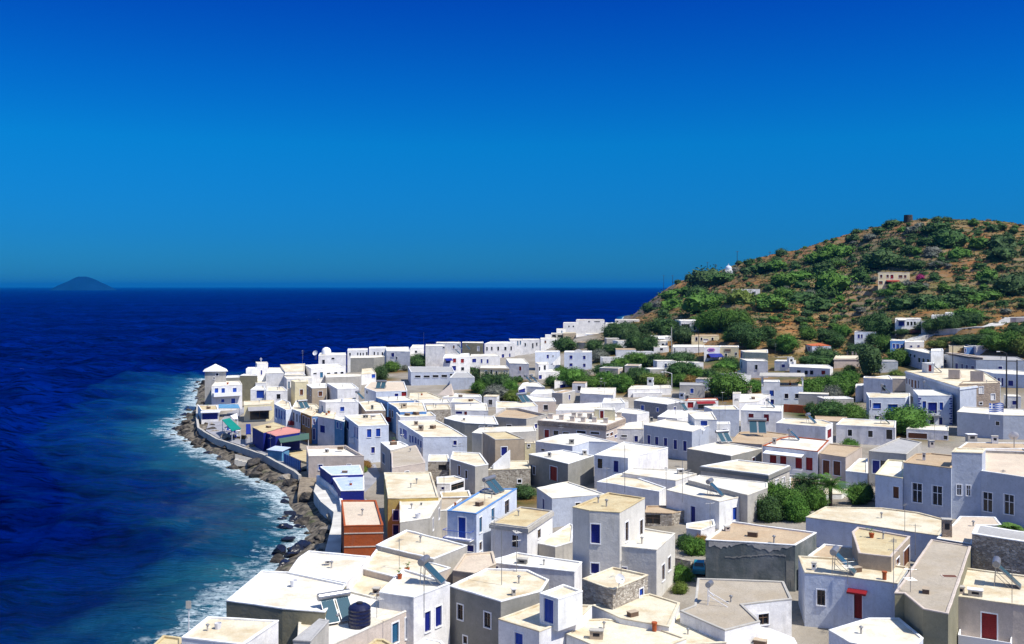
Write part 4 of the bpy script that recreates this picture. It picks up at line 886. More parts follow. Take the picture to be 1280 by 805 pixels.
heat(B_,105,655,7.9,'solar heater with twin pale panels beside the black water tank',True,az=150,sc=1.1)
heat(E_,150,360,8.9,'solar heater on the roof of the red canopy house',az=118,sc=1.15)
heat(E_,1170,445,7.9,'solar heater on the beige house with the red framed door',az=118,sc=1.25)
heat(P2,562,128,9.7,'wide solar heater on the blue trimmed balcony house',True,az=120)
heat(G_,870,600,8.3,'solar heater on the white house with navy and blue shutters',az=118,sc=1.1)
heat(G_,925,262,8.7,'pair of tilted panels left of the low tan roof',True,az=160)
heat(I_,235,205,8.3,'largest blue solar panels on the low tan roof',True,az=190,sc=1.35)
heat(I_,460,250,9.4,'solar heater with round tank on the lilac house',az=115)
heat(I_,570,145,8.4,'solar heater on the lavender house with the red side door',az=130)
heat(I_,315,48,8.9,'solar heater on the house with two red shuttered windows',az=115)
heat(a_,760,425,7.1,'blue panel heater on the white roof with curved steps',az=150)
heat(J_,410,150,7.5,'solar heater on the low lavender house with two square windows',az=115)
heat(O_,850,525,8.3,'twin pale panels on the house with the wine coloured door',True,az=185,sc=1.1)
heat(O_,640,632,9.1,'leaning heater above the plain lavender white block',az=110)
heat(N_,635,85,7.3,'solar heater on the roofs above the ochre orange house',True,az=140)
heat(R_,578,262,9.4,'nearest of the three slanted panels behind the red shuttered house',az=110)
heat(R_,600,212,10.2,'middle one of the three slanted panels behind the red shuttered house',az=110)
heat(R_,678,214,10.2,'farthest right of the three slanted panels behind the red shuttered house',az=110)
heat(U_,160,705,6.1,'left of the two panels on the navy fronted small house',az=110,sc=1.2)
heat(U_,215,702,6.1,'right of the two panels on the navy fronted small house',az=110,sc=1.2)
heat(S_,275,345,7.0,'twin panels at the right edge of the garden trees',True,az=140,sc=1.2)
heat(Y_,410,605,12.9,'solar heater beside the red door roof room of the mansion',az=115,sc=1.2)
heat(Z_,455,335,9.4,'solar heater on the blue shuttered house at the right',az=115,sc=1.2)
heat(Z_,872,296,10.9,'solar heater on the quoined two storey house',az=115,sc=1.1)
# bare heater frame on the angular tan roof
r=empty('heater_frame'); X,Y=wpos(D_,355,560,7.5); r.location=(X,Y,7.5); r.rotation_euler=(0,0,-.3)
tag(r,'bare metal heater frame with a small tank on the angular tan roof','heater frame')
m=MB(); m.box((.5,0,.02),(1.9,1.3,.03)); m.build('mat',DMETAL,r)  # black sheet laid in as the frame's painted cast shadow, no real mat
m=MB()
for x,y in ((-.35,-.5),(-.35,.5)): m.tube((x,y,0),(x,y,1.5),.035,n=5)
m.tube((-.35,-.5,1.3),(.1,.0,.7),.04,n=6); m.tube((-.35,-.5,.9),(1.3,-.5,.05),.03,n=5); m.tube((-.35,.5,.9),(1.3,.5,.05),.03,n=5); m.build('stand',WMETAL,r)
m=MB(); m.tube((-.35,-.5,1.75),(-.2,.55,1.65),.24,n=12); m.build('water_tank',METAL,r)
# black water tank
X,Y=wpos(B_,247,690,7.9); r=empty('water_tank_barrel',(X,Y,7.9)); tag(r,'round black plastic water tank beside the twin pale panels','water tank')
m=MB(); prof=[(.0,0),(.84,0)]+[(.84+(.03 if k%2 else 0),.1+.14*k) for k in range(10)]+[(.8,1.5),(.55,1.66),(.22,1.72),(.2,1.78)]
m.lathe((0,0,0),prof,22); m.build('barrel',mat('black_plastic',(.008,.010,.045),rough=.35,spec=.5,bump=0),r)
m=MB(); m.lathe((0,0,1.74),[(.26,0),(.26,.07),(.1,.1)],14); m.build('lid',DMETAL,r)
# round roof tank far left
X,Y=wpos(O_,303,178,11); tag(place_ if False else MB().build('tmp',METAL),'x','x'); bpy.data.objects.remove(bpy.data.objects['tmp'])
m=MB(); m.lathe((X,Y,10.9),[(1.6,0),(1.6,1.2),(1.2,1.9),(.5,2.3),(.1,2.35)],16); tag(m.build('water_tank',TRIM,smooth=True),'white round water tank on the house behind the long white house','water tank')

# antennas --------------------------------------------------------
def antenna(h,bars=True,thick=.03,k=0):
    m=MB(); m.tube((0,0,0),(0,0,h),thick,thick*.8,n=5)
    o=empty('antenna'); tag(o,'antenna','antenna'); m.build('mast',METAL,o)
    if bars:
        b=MB(); z=h*.93; b.tube((-.55,0,z),(.55,0,z+.08),.014,n=4)
        for i in range(7): x=-.5+i*.165; l=.32-.025*i; b.tube((x,-l,z+.04),(x,l,z+.04),.009,n=4)
        b.tube((0,0,h*.70),(0,0,h*.97),.034,n=5)
        if k: 
            z=h*.75; b.tube((0,-.45,z),(0,.45,z),.014,n=4)
            for i in range(5): y=-.4+i*.2; b.tube((-.4,y,z),(.4,y,z),.009,n=4)
        b.build('aerial',METAL,o)
    return proto(o)
AN={3:antenna(3),2:antenna(2,True,.025,1),5:antenna(5,False,.035),4:antenna(4.2,True,.03,1)}
def ant(t,x,y,z,k,label,rz=None):
    X,Y=wpos(t,x,y,z); place(AN[k],(X,Y,z),random.random()*6 if rz is None else rz,1,label,'aerials and masts on the roofs')
for a in [(B_,650,640,8.9,5,'tall thin mast in front of the white house with two navy shutters'),(B_,495,350,7.9,3,'mast on the cream roof behind the rooftop panel'),(B_,355,640,7.9,2,'short aerial behind the black water tank'),
 (B_,1088,268,7.5,4,'mast left of the small paned window of the corniced house'),(B_,1135,435,8.6,5,'mast on the grey green cement house roof'),(B_,1228,380,8.2,4,'T shaped mast beside the long white roof'),
 (C_,882,500,7.4,3,'aerial with a bent dish arm in front of the stone sided house'),(G_,305,580,12.3,5,'tall white pole on the tower house roof'),(G_,665,640,8.3,5,'pole on the wall of the navy and blue shuttered house'),(G_,838,800,6.3,3,'pole in the white stair terrace'),
 (E_,535,105,8.5,3,'small aerial on the long cream roof'),(E_,465,455,8.9,4,'pipe mast at the right end of the red canopy house'),(E_,570,640,7.0,4,'thin mast on the bright many sided roof'),(E_,1205,560,7.9,3,'mast on the beige house front edge'),(E_,600,250,8.4,3,'bent pipe mast beside the tan box room'),(E_,178,430,8.4,2,'pipe on the front of the red canopy house'),
 (G_,193,560,7.0,3,'thin pole on the cream centre roof'),(G_,563,560,7.2,3,'thin pole right of the cream centre roof'),(G_,700,530,7.5,2,'thin aerial on the thin white roof'),(G_,620,95,7.2,3,'dark mast on the roof with curved steps'),(G_,932,110,9.5,3,'thin mast on the grey blue blank house'),(G_,895,215,8.7,4,'white masted aerial above the tilted panels'),
 (J_,720,235,6.2,5,'tall dark mast above the garage'),(J_,1012,390,12.1,2,'dark aerial in the corner of the stained roof'),(J_,1150,590,9,3,'aerial in front of the right tall window'),
 (S_,620,370,6.6,4,'thick dark post in the centre rows'),(S_,845,330,6.8,2,'dark pipe left of the crowded aerials roof'),(S_,1050,260,6.9,4,'tallest aerial on the crowded aerials roof'),(S_,1085,262,6.9,3,'leaning aerial on the crowded aerials roof'),(S_,1030,268,6.9,2,'short aerial on the crowded aerials roof'),
 (S_,520,480,7.6,3,'mast left of the house with many roof blocks'),(S_,650,680,7.8,2,'thin aerial on the low pale blue fronted roof'),(S_,1160,390,7.3,2,'dark post left of the slatted fence'),(K_,430,190,8.3,3,'thin mast on the roof behind the brown cube house'),(K_,430,650,9.7,2,'aerial on the blue trimmed balcony house'),
 (K_,175,600,6.5,3,'thin pole on the narrow sandy roof'),(K_,275,350,7.4,2,'thin pole on the tan grey house'),(K_,450,95,8,3,'mast behind the sunken roof court'),(K_,230,95,8.2,2,'aerial beside the small roof vents'),(M_,665,540,7.1,2,'short mast on the small white lane roof'),
 (N_,305,545,1.8,4,'dark mast on the promenade by the sea wall'),(R_,238,160,9.4,5,'dark mast beside the three windowed cream house'),(R_,185,790,7.9,3,'thin aerial on the bright roof right of the wine door'),(R_,1000,560,5,5,'pale post in front of the dark green tree'),
 (Q_,1185,110,9.5,4,'thin sea side mast above the waterfront cluster'),(O_,70,235,9.2,3,'thin aerial over the cream sea side roof'),(O_,190,235,10,3,'aerial beside the white house with the round tank'),(O_,1140,290,8,3,'dark mast beside the tall white stair house'),
 (a_,680,465,7.1,3,'dark pole by the curved steps roof'),(a_,1145,360,5.6,3,'dark post at the tan yard wall'),(a_,280,290,6.1,2,'thin pole by the thin porch roof'),(a_,525,250,7,2,'thin pole on the wide white roof'),(W_,555,280,10.9,4,'mast with crossbar above the blue walled low house')]: ant(*a)
# satellite dishes
def dish(t,x,y,z,rz,label,sc=1):
    X,Y=wpos(t,x,y,z); o=empty('satellite_dish',(X,Y,z),rz); o.scale=(sc,)*3; tag(o,label,'satellite dish',)
    m=MB(); m.tube((0,0,0),(0,0,.9),.035,n=6); m.build('post',METAL,o)
    m=MB(); n=16; P=[(0,-.02,0)]; 
    rings=[.15,.3,.42]
    for r_ in rings:
        for i in range(n): a=2*math.pi*i/n; P.append((r_*math.cos(a),-.02-r_*r_*.8,r_*math.sin(a)))
    fs=[[0,1+i,1+(i+1)%n] for i in range(n)]+[[1+k*n+i,1+(k+1)*n+i,1+(k+1)*n+(i+1)%n,1+k*n+(i+1)%n] for k in range(2) for i in range(n)]
    R_m=Matrix.Rotation(-.5,3,'X'); P=[R_m@Vector(p)+Vector((0,-.08,.95)) for p in P]
    m.add(P,fs); m.build('reflector',WMETAL,o,smooth=True)
    m=MB(); m.tube((0,-.1,.7),(0,-.55,1.05),.015,n=4); m.box((0,-.55,1.05),(.08,.08,.08)); m.build('feed_arm',METAL,o)
dish(J_,1218,300,12.0,2.8,'white satellite dish on the tan terrace behind the big grey blue house',1.6)
dish(C_,868,470,8.9,.4,'dish on the roof of the stone sided house',1.0)
dish(G_,790,215,9.9,.4,'small dish below the big blue shutter',1.0)
dish(O_,200,235,9.8,-.4,'large dish at the left seafront roofs',2.2)

# roof blocks, chimneys, vents ------------------------------------
def block(t,x,y,z,w_,d_,h_,label,m='P',name='chimney',cat='chimney',group=None,rz=None,slots=True):
    X,Y=wpos(t,x,y,z); o=empty(name,(X,Y,z-.02),rz if rz is not None else random.uniform(-.5,.3)); tag(o,label,cat,group)
    b=MB(); b.box((0,0,h_/2),(w_,d_,h_)); 
    b.build('shaft',WALL[m],o)
    c=MB(); c.box((0,0,h_+.04),(w_+.12,d_+.12,.08)); c.build('cap',WALL['A'] if m!='A' else TRIM,o)
    if slots:
        k=MB(); k.box((0,-d_/2-.002,h_*.62),(w_*.5,.01,h_*.35)); k.box((w_/2+.002,0,h_*.62),(.01,d_*.5,h_*.35)); k.build('vent_slot',WALL['K'],o)
    return o
def pot(t,x,y,z,label,h=.55,r=.13,col='R'):
    X,Y=wpos(t,x,y,z); m=MB(); m.lathe((X,Y,z-.02),[(r,0),(r*1.05,h*.8),(r*1.35,h*.85),(r*1.35,h),(r*.8,h)],12); tag(m.build('chimney_pot',WALL[col]),label,'chimney pot')
for k,(x,y) in enumerate([(548,505),(655,515),(765,530),(872,538),(985,540),(1098,548),(935,500),(840,500),(1160,510),(1232,490),(1000,480),(780,490)]):
    block(S_,x,y,9.3,.8,.8,.85,['first','second','third','fourth','fifth','sixth','seventh','eighth','ninth','tenth','eleventh','twelfth'][k]+' masonry block in the '+('front row' if k<6 else 'scattered back row')+' on the pinkish corniced house','P','roof_block','roof block','masonry blocks on the corniced roof',rz=-.25,slots=False)
for a in [(C_,728,775,6.9,1.0,.5,.7,'brick vent on the cream terrace at the bottom centre','T'),(E_,975,505,7.9,1.1,.6,.55,'slotted vent box on the beige house roof, left of its heater','A'),(E_,884,490,7.9,.5,.5,.6,'white vent at the corner of the beige house roof','P'),
 (E_,797,130,8.9,.9,.7,1.7,'tall brown brick box between the putty roof and the peach terrace','Q'),(A_,1148,302,8.7,.45,.3,.3,'small vent on the white roof by the rocks','A'),(B_,352,500,7.5,.5,.5,.6,'reddish brown block at the corner of the low pale roof','Q'),
 (B_,1210,498,8.6,.28,.28,.5,'little brown pipe stub on the grey green house roof','A'),(C_,265,305,7.5,.9,.5,.5,'grey box on the long white roof','G'),(D_,988,340,8.9,.35,.35,.6,'white twin flue at the left end of the red canopy house','W'),(D_,445,95,9.1,.5,.4,.4,'small square flue on the weathered dark house','P'),
 (J_,655,375,12.4,.35,.35,.9,'white flue on the cracked tan roof','W'),(J_,700,295,12.0,.7,.5,.9,'flat topped chimney behind the cracked tan roof','P'),(J_,950,258,12.0,1.3,.9,1.0,'squat round looking chimney on the tan terrace','A'),(J_,1097,270,12.0,.8,.6,1.0,'white chimney block with dark pot on the tan terrace','W'),
 (M_,800,335,8.4,.7,.5,.8,'left dark chimney on the long light blue house','Q'),(M_,850,388,8.4,.8,.6,1.0,'brown chimney on the long light blue house','Q'),(M_,680,160,8.3,1.1,.7,1.0,'tan block on the blue house with the red balcony','T'),(M_,295,258,8.9,.9,.4,.5,'left dark flue pair on the two shutter blue house','D'),(M_,372,252,8.9,.9,.4,.4,'right flue pair on the two shutter blue house','A'),
 (M_,362,172,7.3,.5,.4,.9,'dark flue on the tan stone fronted roof','D'),(K_,835,358,8.0,.5,.5,.8,'white flue on the grey and tan house','A'),(K_,1053,345,8.0,.6,.6,.8,'white block at the right corner of the grey and tan house','A'),(K_,972,276,7.8,.8,.5,.8,'grey block on the low pale blue fronted roof','G'),(K_,300,128,8.4,.5,.5,.5,'roof vent on the grey side walled house','A'),
 (K_,655,250,7.4,.3,.3,.3,'tiny vent near the brown cube house','A'),(G_,652,458,7.5,.8,.6,.6,'small chimney on the thin white roof','A'),(G_,1240,270,9.3,.5,.4,.8,'tall narrow chimney on the lilac house','P'),(G_,90,448 ,8,.01,.01,.01,'',''),
 (a_,425,178,7.0,1.6,1.2,2.2,'white chimney box with dark flat cap on the wide white roof','W'),(a_,742,310,6.4,1.3,1.0,1.6,'white square flue near the red shuttered shop','W'),(a_,795,312,6.4,.8,.6,1.0,'dark topped flue near the red shuttered shop','G'),(a_,435,530,7.6,.5,.5,.7,'dark vent on the roof before the blockwork house','D'),
 (I_,340,275,9.4,.5,.4,.9,'dark slit chimney at the left end of the lilac house','P'),(W_,705,362,10.6,1.6,1.2,2.0,'white chimney at the left end of the white bungalow','W'),(F_,243,135,4.9,.6,.4,.8,'small grey flue on the sunken white roof by the sea wall','A'),(E_,62,452,8.0,.01,.01,.01,'','')]:
    if a[7]: block(*a[:9])
pot(E_,408,400,8.9,'terracotta chimney pot on the red canopy house',.7,.17); pot(C_,1090,722,7.0,'terracotta chimney pot on the bottom centre terrace',.7,.17)
pot(F_,1045,0+460,6.4,'clay pot on the roof by the balcony house',.4,.12); pot(F_,833,462,7.5,'small dark vent pipe on the white and peach roof',.4,.1,'D')
for k,(x,y) in enumerate([(203,432),(318,430),(366,436),(400,440),(462,452)]): block(T(1020,390,8),x,y+12,11,.5,.5,1.6,['first','second','third','fourth','fifth'][k]+' stub post from the left on the beige stone house roof','P','roof_post','roof post','stub posts on the beige stone house',slots=False)
# air conditioner on the red canopy roof
X,Y=wpos(E_,285,312,8.9); o=empty('air_conditioner',(X,Y,8.85),-.3); tag(o,'white air conditioner unit on the red canopy house roof','air conditioner')
m=MB(); m.box((0,0,.33),(.85,.35,.6)); m.build('casing',WMETAL,o); m=MB(); m.tube((-.12,-.18,.33),(-.12,-.19,.33),.22,n=16); m.build('fan_grille',DMETAL,o)
# skylight on putty roof
X,Y=wpos(E_,815,392,8.95); o=empty('skylight',(X,Y,8.95),-.1); tag(o,'small skylight in the putty coloured roof','skylight')
m=MB(); m.box((0,0,.08),(1.3,.8,.16)); m.build('frame',WALL['P'],o); m=MB(); m.box((0,0,.165),(1.1,.6,.012)); m.build('pane',PANE['w'],o)
# wedge stair heads on the mansion
def wedge(t,x,y,z,w_,l_,h_,rz,label,m='P',name='stair_head',cat='stair head',top='W'):
    X,Y=wpos(t,x,y,z); o=empty(name,(X,Y,z-.02),rz); tag(o,label,cat)
    b=MB(); P=[(-w_/2,0,0),(w_/2,0,0),(w_/2,l_,0),(-w_/2,l_,0),(-w_/2,l_,h_),(w_/2,l_,h_)]
    b.add(P,[[0,3,4],[1,5,2],[2,5,4,3],[0,1,2,3][::-1]]); b.build('side',WALL[m],o)
    c=MB(); c.add([(-w_/2-.05,-.05,.02),(w_/2+.05,-.05,.02),(w_/2+.05,l_+.05,h_+.02),(-w_/2-.05,l_+.05,h_+.02)],[[0,1,2,3]]); c.build('slope',WALL[top],o)
wedge(Y_,600,650,13,2.4,4,2.0,math.radians(150),'left of the two white sloping stair heads on the large mansion')
wedge(Y_,830,680,13,2.6,5.5,2.4,math.radians(150),'right larger of the two sloping stair heads on the large mansion')
def stairs(t,x,y,z0,n,w_,run,rise,rz,label,m='W'):
    X,Y=wpos(t,x,y,z0); o=empty('stairs',(X,Y,z0),rz); tag(o,label,'stairs')
    b=MB(); 
    for k in range(n): b.box((0,run*(k+.5),rise*(k+1)/2),(w_,run-.004,rise*(k+1)))
    b.build('steps',WALL[m],o)
    c=MB(); c.add([(w_/2+s,0+yy,zz) for s in (.02,.22) for yy,zz in ((0,.0),(0,.8),(run*n,rise*n+.8),(run*n,0))],[[0,1,2,3],[7,6,5,4],[1,5,6,2],[0,4,5,1],[3,2,6,7]]); c.build('side_wall',WALL[m],o)
stairs(K_,470,432,6.4,9,1.0,.32,.22,math.radians(-62),'white outside stairs between the tan grey house and the rubble wall house')
stairs(O_,935,250,6,12,1.4,.4,.28,math.radians(-40),'white outside stairs of the tall white house by the sea')
stairs(U_,395,530,6.5,8,1.2,.4,.3,math.radians(-60),'garden stair below the white house with a blue window')
stairs(N_,180,650,.6,6,1.4,.7,.2,math.radians(100),'concrete steps from the sea wall down to the rocks','A')
# ------------------------------------------------------------ balconies, awnings, poles, other things
def find(lab):
    for h in HOUSES:
        if lab in h[4]: return h
    raise KeyError(lab)
def facade(lab,t,x,y):
    """point on the front wall of a house seen at a tile pixel"""
    root,P,z,zb,_=find(lab); u,v=t(x,y); best=None
    for i in range(len(P)):
        A=Vector(P[i]); B=Vector(P[(i+1)%len(P)]); e=B-A; ln=e.length
        if ln<.3: continue
        nn=Vector((e.y,-e.x))/ln
        if nn.dot(A)>=0: continue
        s_=(u-640)/F; den=e.x-s_*e.y
        if abs(den)<1e-6: continue
        tt=(s_*A.y-A.x)/den; Yh=A.y+e.y*tt; pen=max(0,-tt,tt-1)
        if best is None or (pen,Yh)<best[0]: best=((pen,Yh),Vector((s_*Yh,Yh)),e/ln,nn,EYE-(v-HZ)*Yh/F,Yh)
    _,p,e,nn,zz,Yh=best
    return root,p,e,nn,zz,Yh
def balcony(lab,t,x,y,wpx,dep,col,rail='bars',h=.95):
    root,p,e,nn,zz,Yh=facade(lab,t,x,y); L=root.location; w_=wpx/t.k*Yh/F
    M3=Matrix(((e.x,nn.x,0),(e.y,nn.y,0),(0,0,1))); o=Vector((p.x-L.x,p.y-L.y,zz-L.z))
    m=MB(); m.box(o+nn.to_3d()*dep/2,(w_,dep,.14),M=M3); b=m.build('balcony',WALL['W'] if col!='H' else WALL['H'],root)
    r=MB(); mt={'w':TRIM,'b':PANE['b'],'d':DMETAL,'r':PANE['r'],'l':WALL['L'],'W':WALL['W']}[col[0]]
    if rail=='solid':
        r.box(o+nn.to_3d()*dep+Vector((0,0,h/2)),(w_,.09,h),M=M3)
        for s in (-1,1): r.box(o+nn.to_3d()*dep/2+(e*s*w_/2).to_3d()+Vector((0,0,h/2)),(.09,dep-.1,h),M=M3)
    else:
        def q(s,d,z): return o+(e*s).to_3d()+nn.to_3d()*d+Vector((0,0,z))
        for z_ in (h,.12): 
            r.tube(q(-w_/2,dep,z_),q(w_/2,dep,z_),.03,n=4)
            for s in (-w_/2,w_/2): r.tube(q(s,0,z_),q(s,dep,z_),.03,n=4)
        n=max(3,int(w_/.16))
        for k in range(n+1): s=-w_/2+w_*k/n; r.tube(q(s,dep,.12),q(s,dep,h),.014 if col!='w' else .035,n=4)
    r.build('railing',mt,b)
balcony('blue trim, blue balcony door',P2,412,332,135,.9,'b')
balcony('lilac house with red windows',I_,478,468,90,1.0,'w')
balcony('dark quoined corners',Z_,925,548,130,.9,'d')
balcony('white seaside house with blue shutters',Q_,425,438,270,1.2,'w','solid')
balcony('blue house with the red balcony',M_,545,295,60,1.0,'r','solid')
balcony('white house with narrow brown shutters',N_,535,250,60,1.0,'r','solid')
balcony('blue and white house with four tall blue',N_,405,222,90,1.0,'l','solid')
balcony('pale blue house with two bright blue',M_,180,505,60,.8,'W','solid')
balcony('white house with bright blue shutters and',Z_,527,520,110,.8,'b')
balcony('beige house with red framed door',E_,1040,795,290,1.6,'w','solid',.8)
balcony('white two storey house with one dark window',W_,215,455,40,1.2,'W','solid')
balcony('ochre orange house',N_,640,330,80,.9,'d')
def canopy(lab,t,x,y,wpx,dep,m,name='canopy',drop=.25,th=.08):
    root,p,e,nn,zz,Yh=facade(lab,t,x,y); L=root.location; w_=wpx/t.k*Yh/F
    o=Vector((p.x-L.x,p.y-L.y,zz-L.z)); b=MB(); P=[]
    for s in (-w_/2,w_/2):
        for d,z_ in ((.0,0),(dep,-drop),(dep,-drop-th),(0,-th)): P.append(o+(e*s).to_3d()+nn.to_3d()*(d+.002)+Vector((0,0,z_)))
    b.add(P,[[0,1,2,3][::-1],[4,5,6,7],[0,4,5,1][::-1],[1,5,6,2][::-1],[2,6,7,3][::-1]]); b.build(name,m,root)
canopy('pale blue white house with red door',E_,240,462,115,.7,PANE['r'],'door_canopy',.15,.16)
canopy('lilac house with red windows',I_,405,325,250,1.2,TRIM,'awning',.3)
canopy('white house with two red shuttered windows and a navy',R_,478,305,80,1.6,PANE['n'],'awning',.6)
canopy('middle of the taverna',V_,905,415,140,2.6,PANE['n'],'awning',1.0)
canopy('white house with an awning left',V_,370,250,70,1.5,TRIM,'awning',.5)
canopy('cream cafe building',Q_,755,545,230,2.2,mat('grey_awning_cloth',(.33,.32,.33),bump=0),'awning',.7)
canopy('long rust red',F_,475,628,246,.05,WALL['P'],'string_course',0,.12)
canopy('long rust red',F_,475,712,246,.05,WALL['P'],'string_course',0,.12)
canopy('small kiosk',Q_,265,590,185,.7,TRIM,'awning',.1,.25)
canopy('white shop with dark red',a_,975,330,190,1.0,PANE['r'],'awning',.5)
canopy('white villa with arched',X_,855,75,90,1.2,TRIM,'awning',.1)
canopy('white house with stairs' if False else 'cream two storey house standing',h1,685,722,130,1.5,PANE['r'],'awning',.5)
# taverna signs: an oval and a board with bands only
root,p,e,nn,zz,Yh=facade('middle of the taverna',V_,872,378); L=root.location; M3=Matrix(((e.x,0,nn.x),(e.y,0,nn.y),(0,1,0)))
m=MB(); o=Vector((p.x-L.x,p.y-L.y,zz-L.z))+nn.to_3d()*.1; n=20
P=[o+(e*math.cos(2*math.pi*k/n)*1.35).to_3d()+Vector((0,0,math.sin(2*math.pi*k/n)*.62)) for k in range(n)]; P+=[q-nn.to_3d()*.12 for q in P]
m.add(P,[list(range(n)),list(range(n,2*n))[::-1]]+[[k,k+n,(k+1)%n+n,(k+1)%n] for k in range(n)]); sg=m.build('oval_sign',mat('mauve_sign',(.55,.25,.50),bump=0),root)
m=MB(); m.box(o+nn.to_3d()*.02+Vector((0,0,.12)),(1.8,.05,.16),M=Matrix(((e.x,nn.x,0),(e.y,nn.y,0),(0,0,1)))); m.box(o+nn.to_3d()*.02-Vector((0,0,.18)),(1.3,.05,.14),M=Matrix(((e.x,nn.x,0),(e.y,nn.y,0),(0,0,1)))); m.build('lettering_band',PANE['n'],sg)
root,p,e,nn,zz,Yh=facade('right cream half',V_,1038,380); L=root.location; M3=Matrix(((e.x,nn.x,0),(e.y,nn.y,0),(0,0,1))); o=Vector((p.x-L.x,p.y-L.y,zz-L.z))
m=MB(); m.box(o+nn.to_3d()*.06,(2.1,.12,.9),M=M3); sg=m.build('sign_board',WALL['T'],root); m=MB(); m.box(o+nn.to_3d()*.14,(1.6,.03,.3),M=M3); m.build('lettering_band',PANE['w'],sg)
# pyramid roof of the sea tower
root,P,z,zb,_=find('square sea tower'); L=root.location; Pe=inset(P,-.45); c=Vector((sum(p[0] for p in P)/4-L.x,sum(p[1] for p in P)/4-L.y,z+1.75-L.z))
m=MB(); E4=[Vector((p[0]-L.x,p[1]-L.y,z+.03-L.z)) for p in Pe]; m.add(E4+[q-Vector((0,0,.14)) for q in E4]+[c],[[0,1,8],[1,2,8],[2,3,8],[3,0,8],[4,5,1,0],[5,6,2,1],[6,7,3,2],[7,4,0,3],[7,6,5,4]]); m.build('pyramid_roof',WALL['W'],root)
# pediment of the square house
root,p,e,nn,zz,Yh=facade('round pediment',U_,665,402); L=root.location
m=MB(); o=Vector((p.x-L.x,p.y-L.y,zz-L.z))-nn.to_3d()*.1; P=[o+(e*math.cos(math.pi*k/12)*1.5).to_3d()+Vector((0,0,math.sin(math.pi*k/12)*1.0)) for k in range(13)]; P+=[q-nn.to_3d()*.3 for q in P]
m.add(P,[list(range(13)),list(range(13,26))[::-1]]+[[k,k+13,k+14,k+1] for k in range(12)]); m.build('pediment',WALL['W'],root)
# quoins
root,P,z,zb,_=find('dark quoined'); L=root.location
for x in (782,1122):
    m=MB(); r0,p,e,nn,zz,Yh=facade('dark quoined',Z_,x,400)
    for k in range(12):
        s=.35 if k%2 else .6; q=p+e*(s/2 if x<900 else -s/2)
        m.box(Vector((q.x-L.x,q.y-L.y,z-.7-k*.52-L.z))+nn.to_3d()*.02,(s,.06,.28),M=Matrix(((e.x,nn.x,0),(e.y,nn.y,0),(0,0,1))))
    m.build('quoins',PANE['n'],root)
# cross on the highest cube
def cross(t,x,y,z,s,label):
    X,Y=wpos(t,x,y,z); m=MB(); m.box((X,Y,z+s/2),(.14,.12,s)); m.box((X,Y,z+s*.7),(s*.55,.118,.14)); tag(m.build('cross',TRIM),label,'cross')
cross(Q_,770,100,11,1.3,'small white cross on the highest waterfront cube')
# pergola slab on the pergola house
root,P,z,zb,_=find('under a flat pergola slab'); L=root.location; Pp=inset(P,.15); 
m=MB(); zt=z+2.5-L.z
Q4=[Vector((p[0]-L.x,p[1]-L.y,zt)) for p in inset(P,-.5)]; m.add(Q4+[q-Vector((0,0,.25)) for q in Q4],[[0,1,2,3],[7,6,5,4]]+[[k+4,(k+1)%4+4,(k+1)%4,k] for k in range(4)]); m.build('pergola_slab',WALL['A'],root)
for p in Pp: m=MB(); m.box((p[0]-L.x,p[1]-L.y,z+1.2-L.z),(.3,.3,2.6)); m.build('pergola_post',WALL['W'],root)
# rooftop slats on the long grey building
root,P,z,zb,_=find('long grey roofed building'); L=root.location; m=MB()
a=Vector(P[0]); 
xs=[p[0] for p in P]; ys=[p[1] for p in P]; cx,cy=sum(xs)/len(P),sum(ys)/len(P)
for k in range(9):
    f=k/8; p=Vector(P[0]).lerp(Vector(P[1]),f*.9+.05).lerp(Vector((cx,cy)),.25); m.box((p.x-L.x,p.y-L.y,z+.5-L.z),(1.8,4.5,.1),rz=.5); m.box((p.x-L.x,p.y-L.y,z+.2-L.z),(.12,4.0,.6),rz=.5)
m.build('terrace_slats',WALL['P'],root)

def awning_stand(name,t,quad,z,dz,m_,label,cat='awning'):
    P=[wpos(t,*q,z) for q in quad]; cx=sum(p[0] for p in P)/4; cy=sum(p[1] for p in P)/4; g=gz(cx,cy); o=empty(name,(cx,cy,g)); tag(o,label,cat)
    V=[Vector((p[0]-cx,p[1]-cy,z+d-g)) for p,d in zip(P,dz)]; m=MB(); m.add(V+[v-Vector((0,0,.1)) for v in V],[[0,1,2,3],[7,6,5,4]]+[[k+4,(k+1)%4+4,(k+1)%4,k] for k in range(4)])
    ob=m.build('cloth',m_,o)
    for k in range(4): m=MB(); m.tube((V[k].x*.95,V[k].y*.95,0),(V[k].x*.95,V[k].y*.95,V[k].z-.05),.06,n=6); m.build('post',WMETAL,o)
    return o
Z1=T(240,500,12.78)
GRN=mat('green_cloth',(.0,.22,.17),rough=.8,bump=0); DGRN=mat('dark_green_cloth',(.06,.12,.09),rough=.8,bump=0)
awning_stand('awning',Z1,[(640,468),(785,430),(600,300),(480,330)],4.6,[-.3,-.3,.2,.2],GRN,'bright green awning over tables on the promenade')
awning_stand('awning',N_,[(405,410),(692,372),(690,330),(370,360)],4.8,[-.3,-.3,0,0],DGRN,'dark green awning of the pink roofed restaurant')
awning_stand('awning',Z1,[(660,300),(735,300),(720,225),(610,265)],4.4,[0,0,.2,.2],TRIM,'white awning behind the green awning on the promenade')
awning_stand('awning',Q_,[(345,548),(560,548),(540,522),(345,522)],4.2,[-.3,-.3,0,0],WALL['E'],'long teal awning along the foot of the white seaside house')
awning_stand('awning',N_,[(60,330),(110,330),(105,240),(60,240)],4.2,[-.2,-.2,0,0],PANE['n'],'narrow navy awning between the cafe building and the green awning')
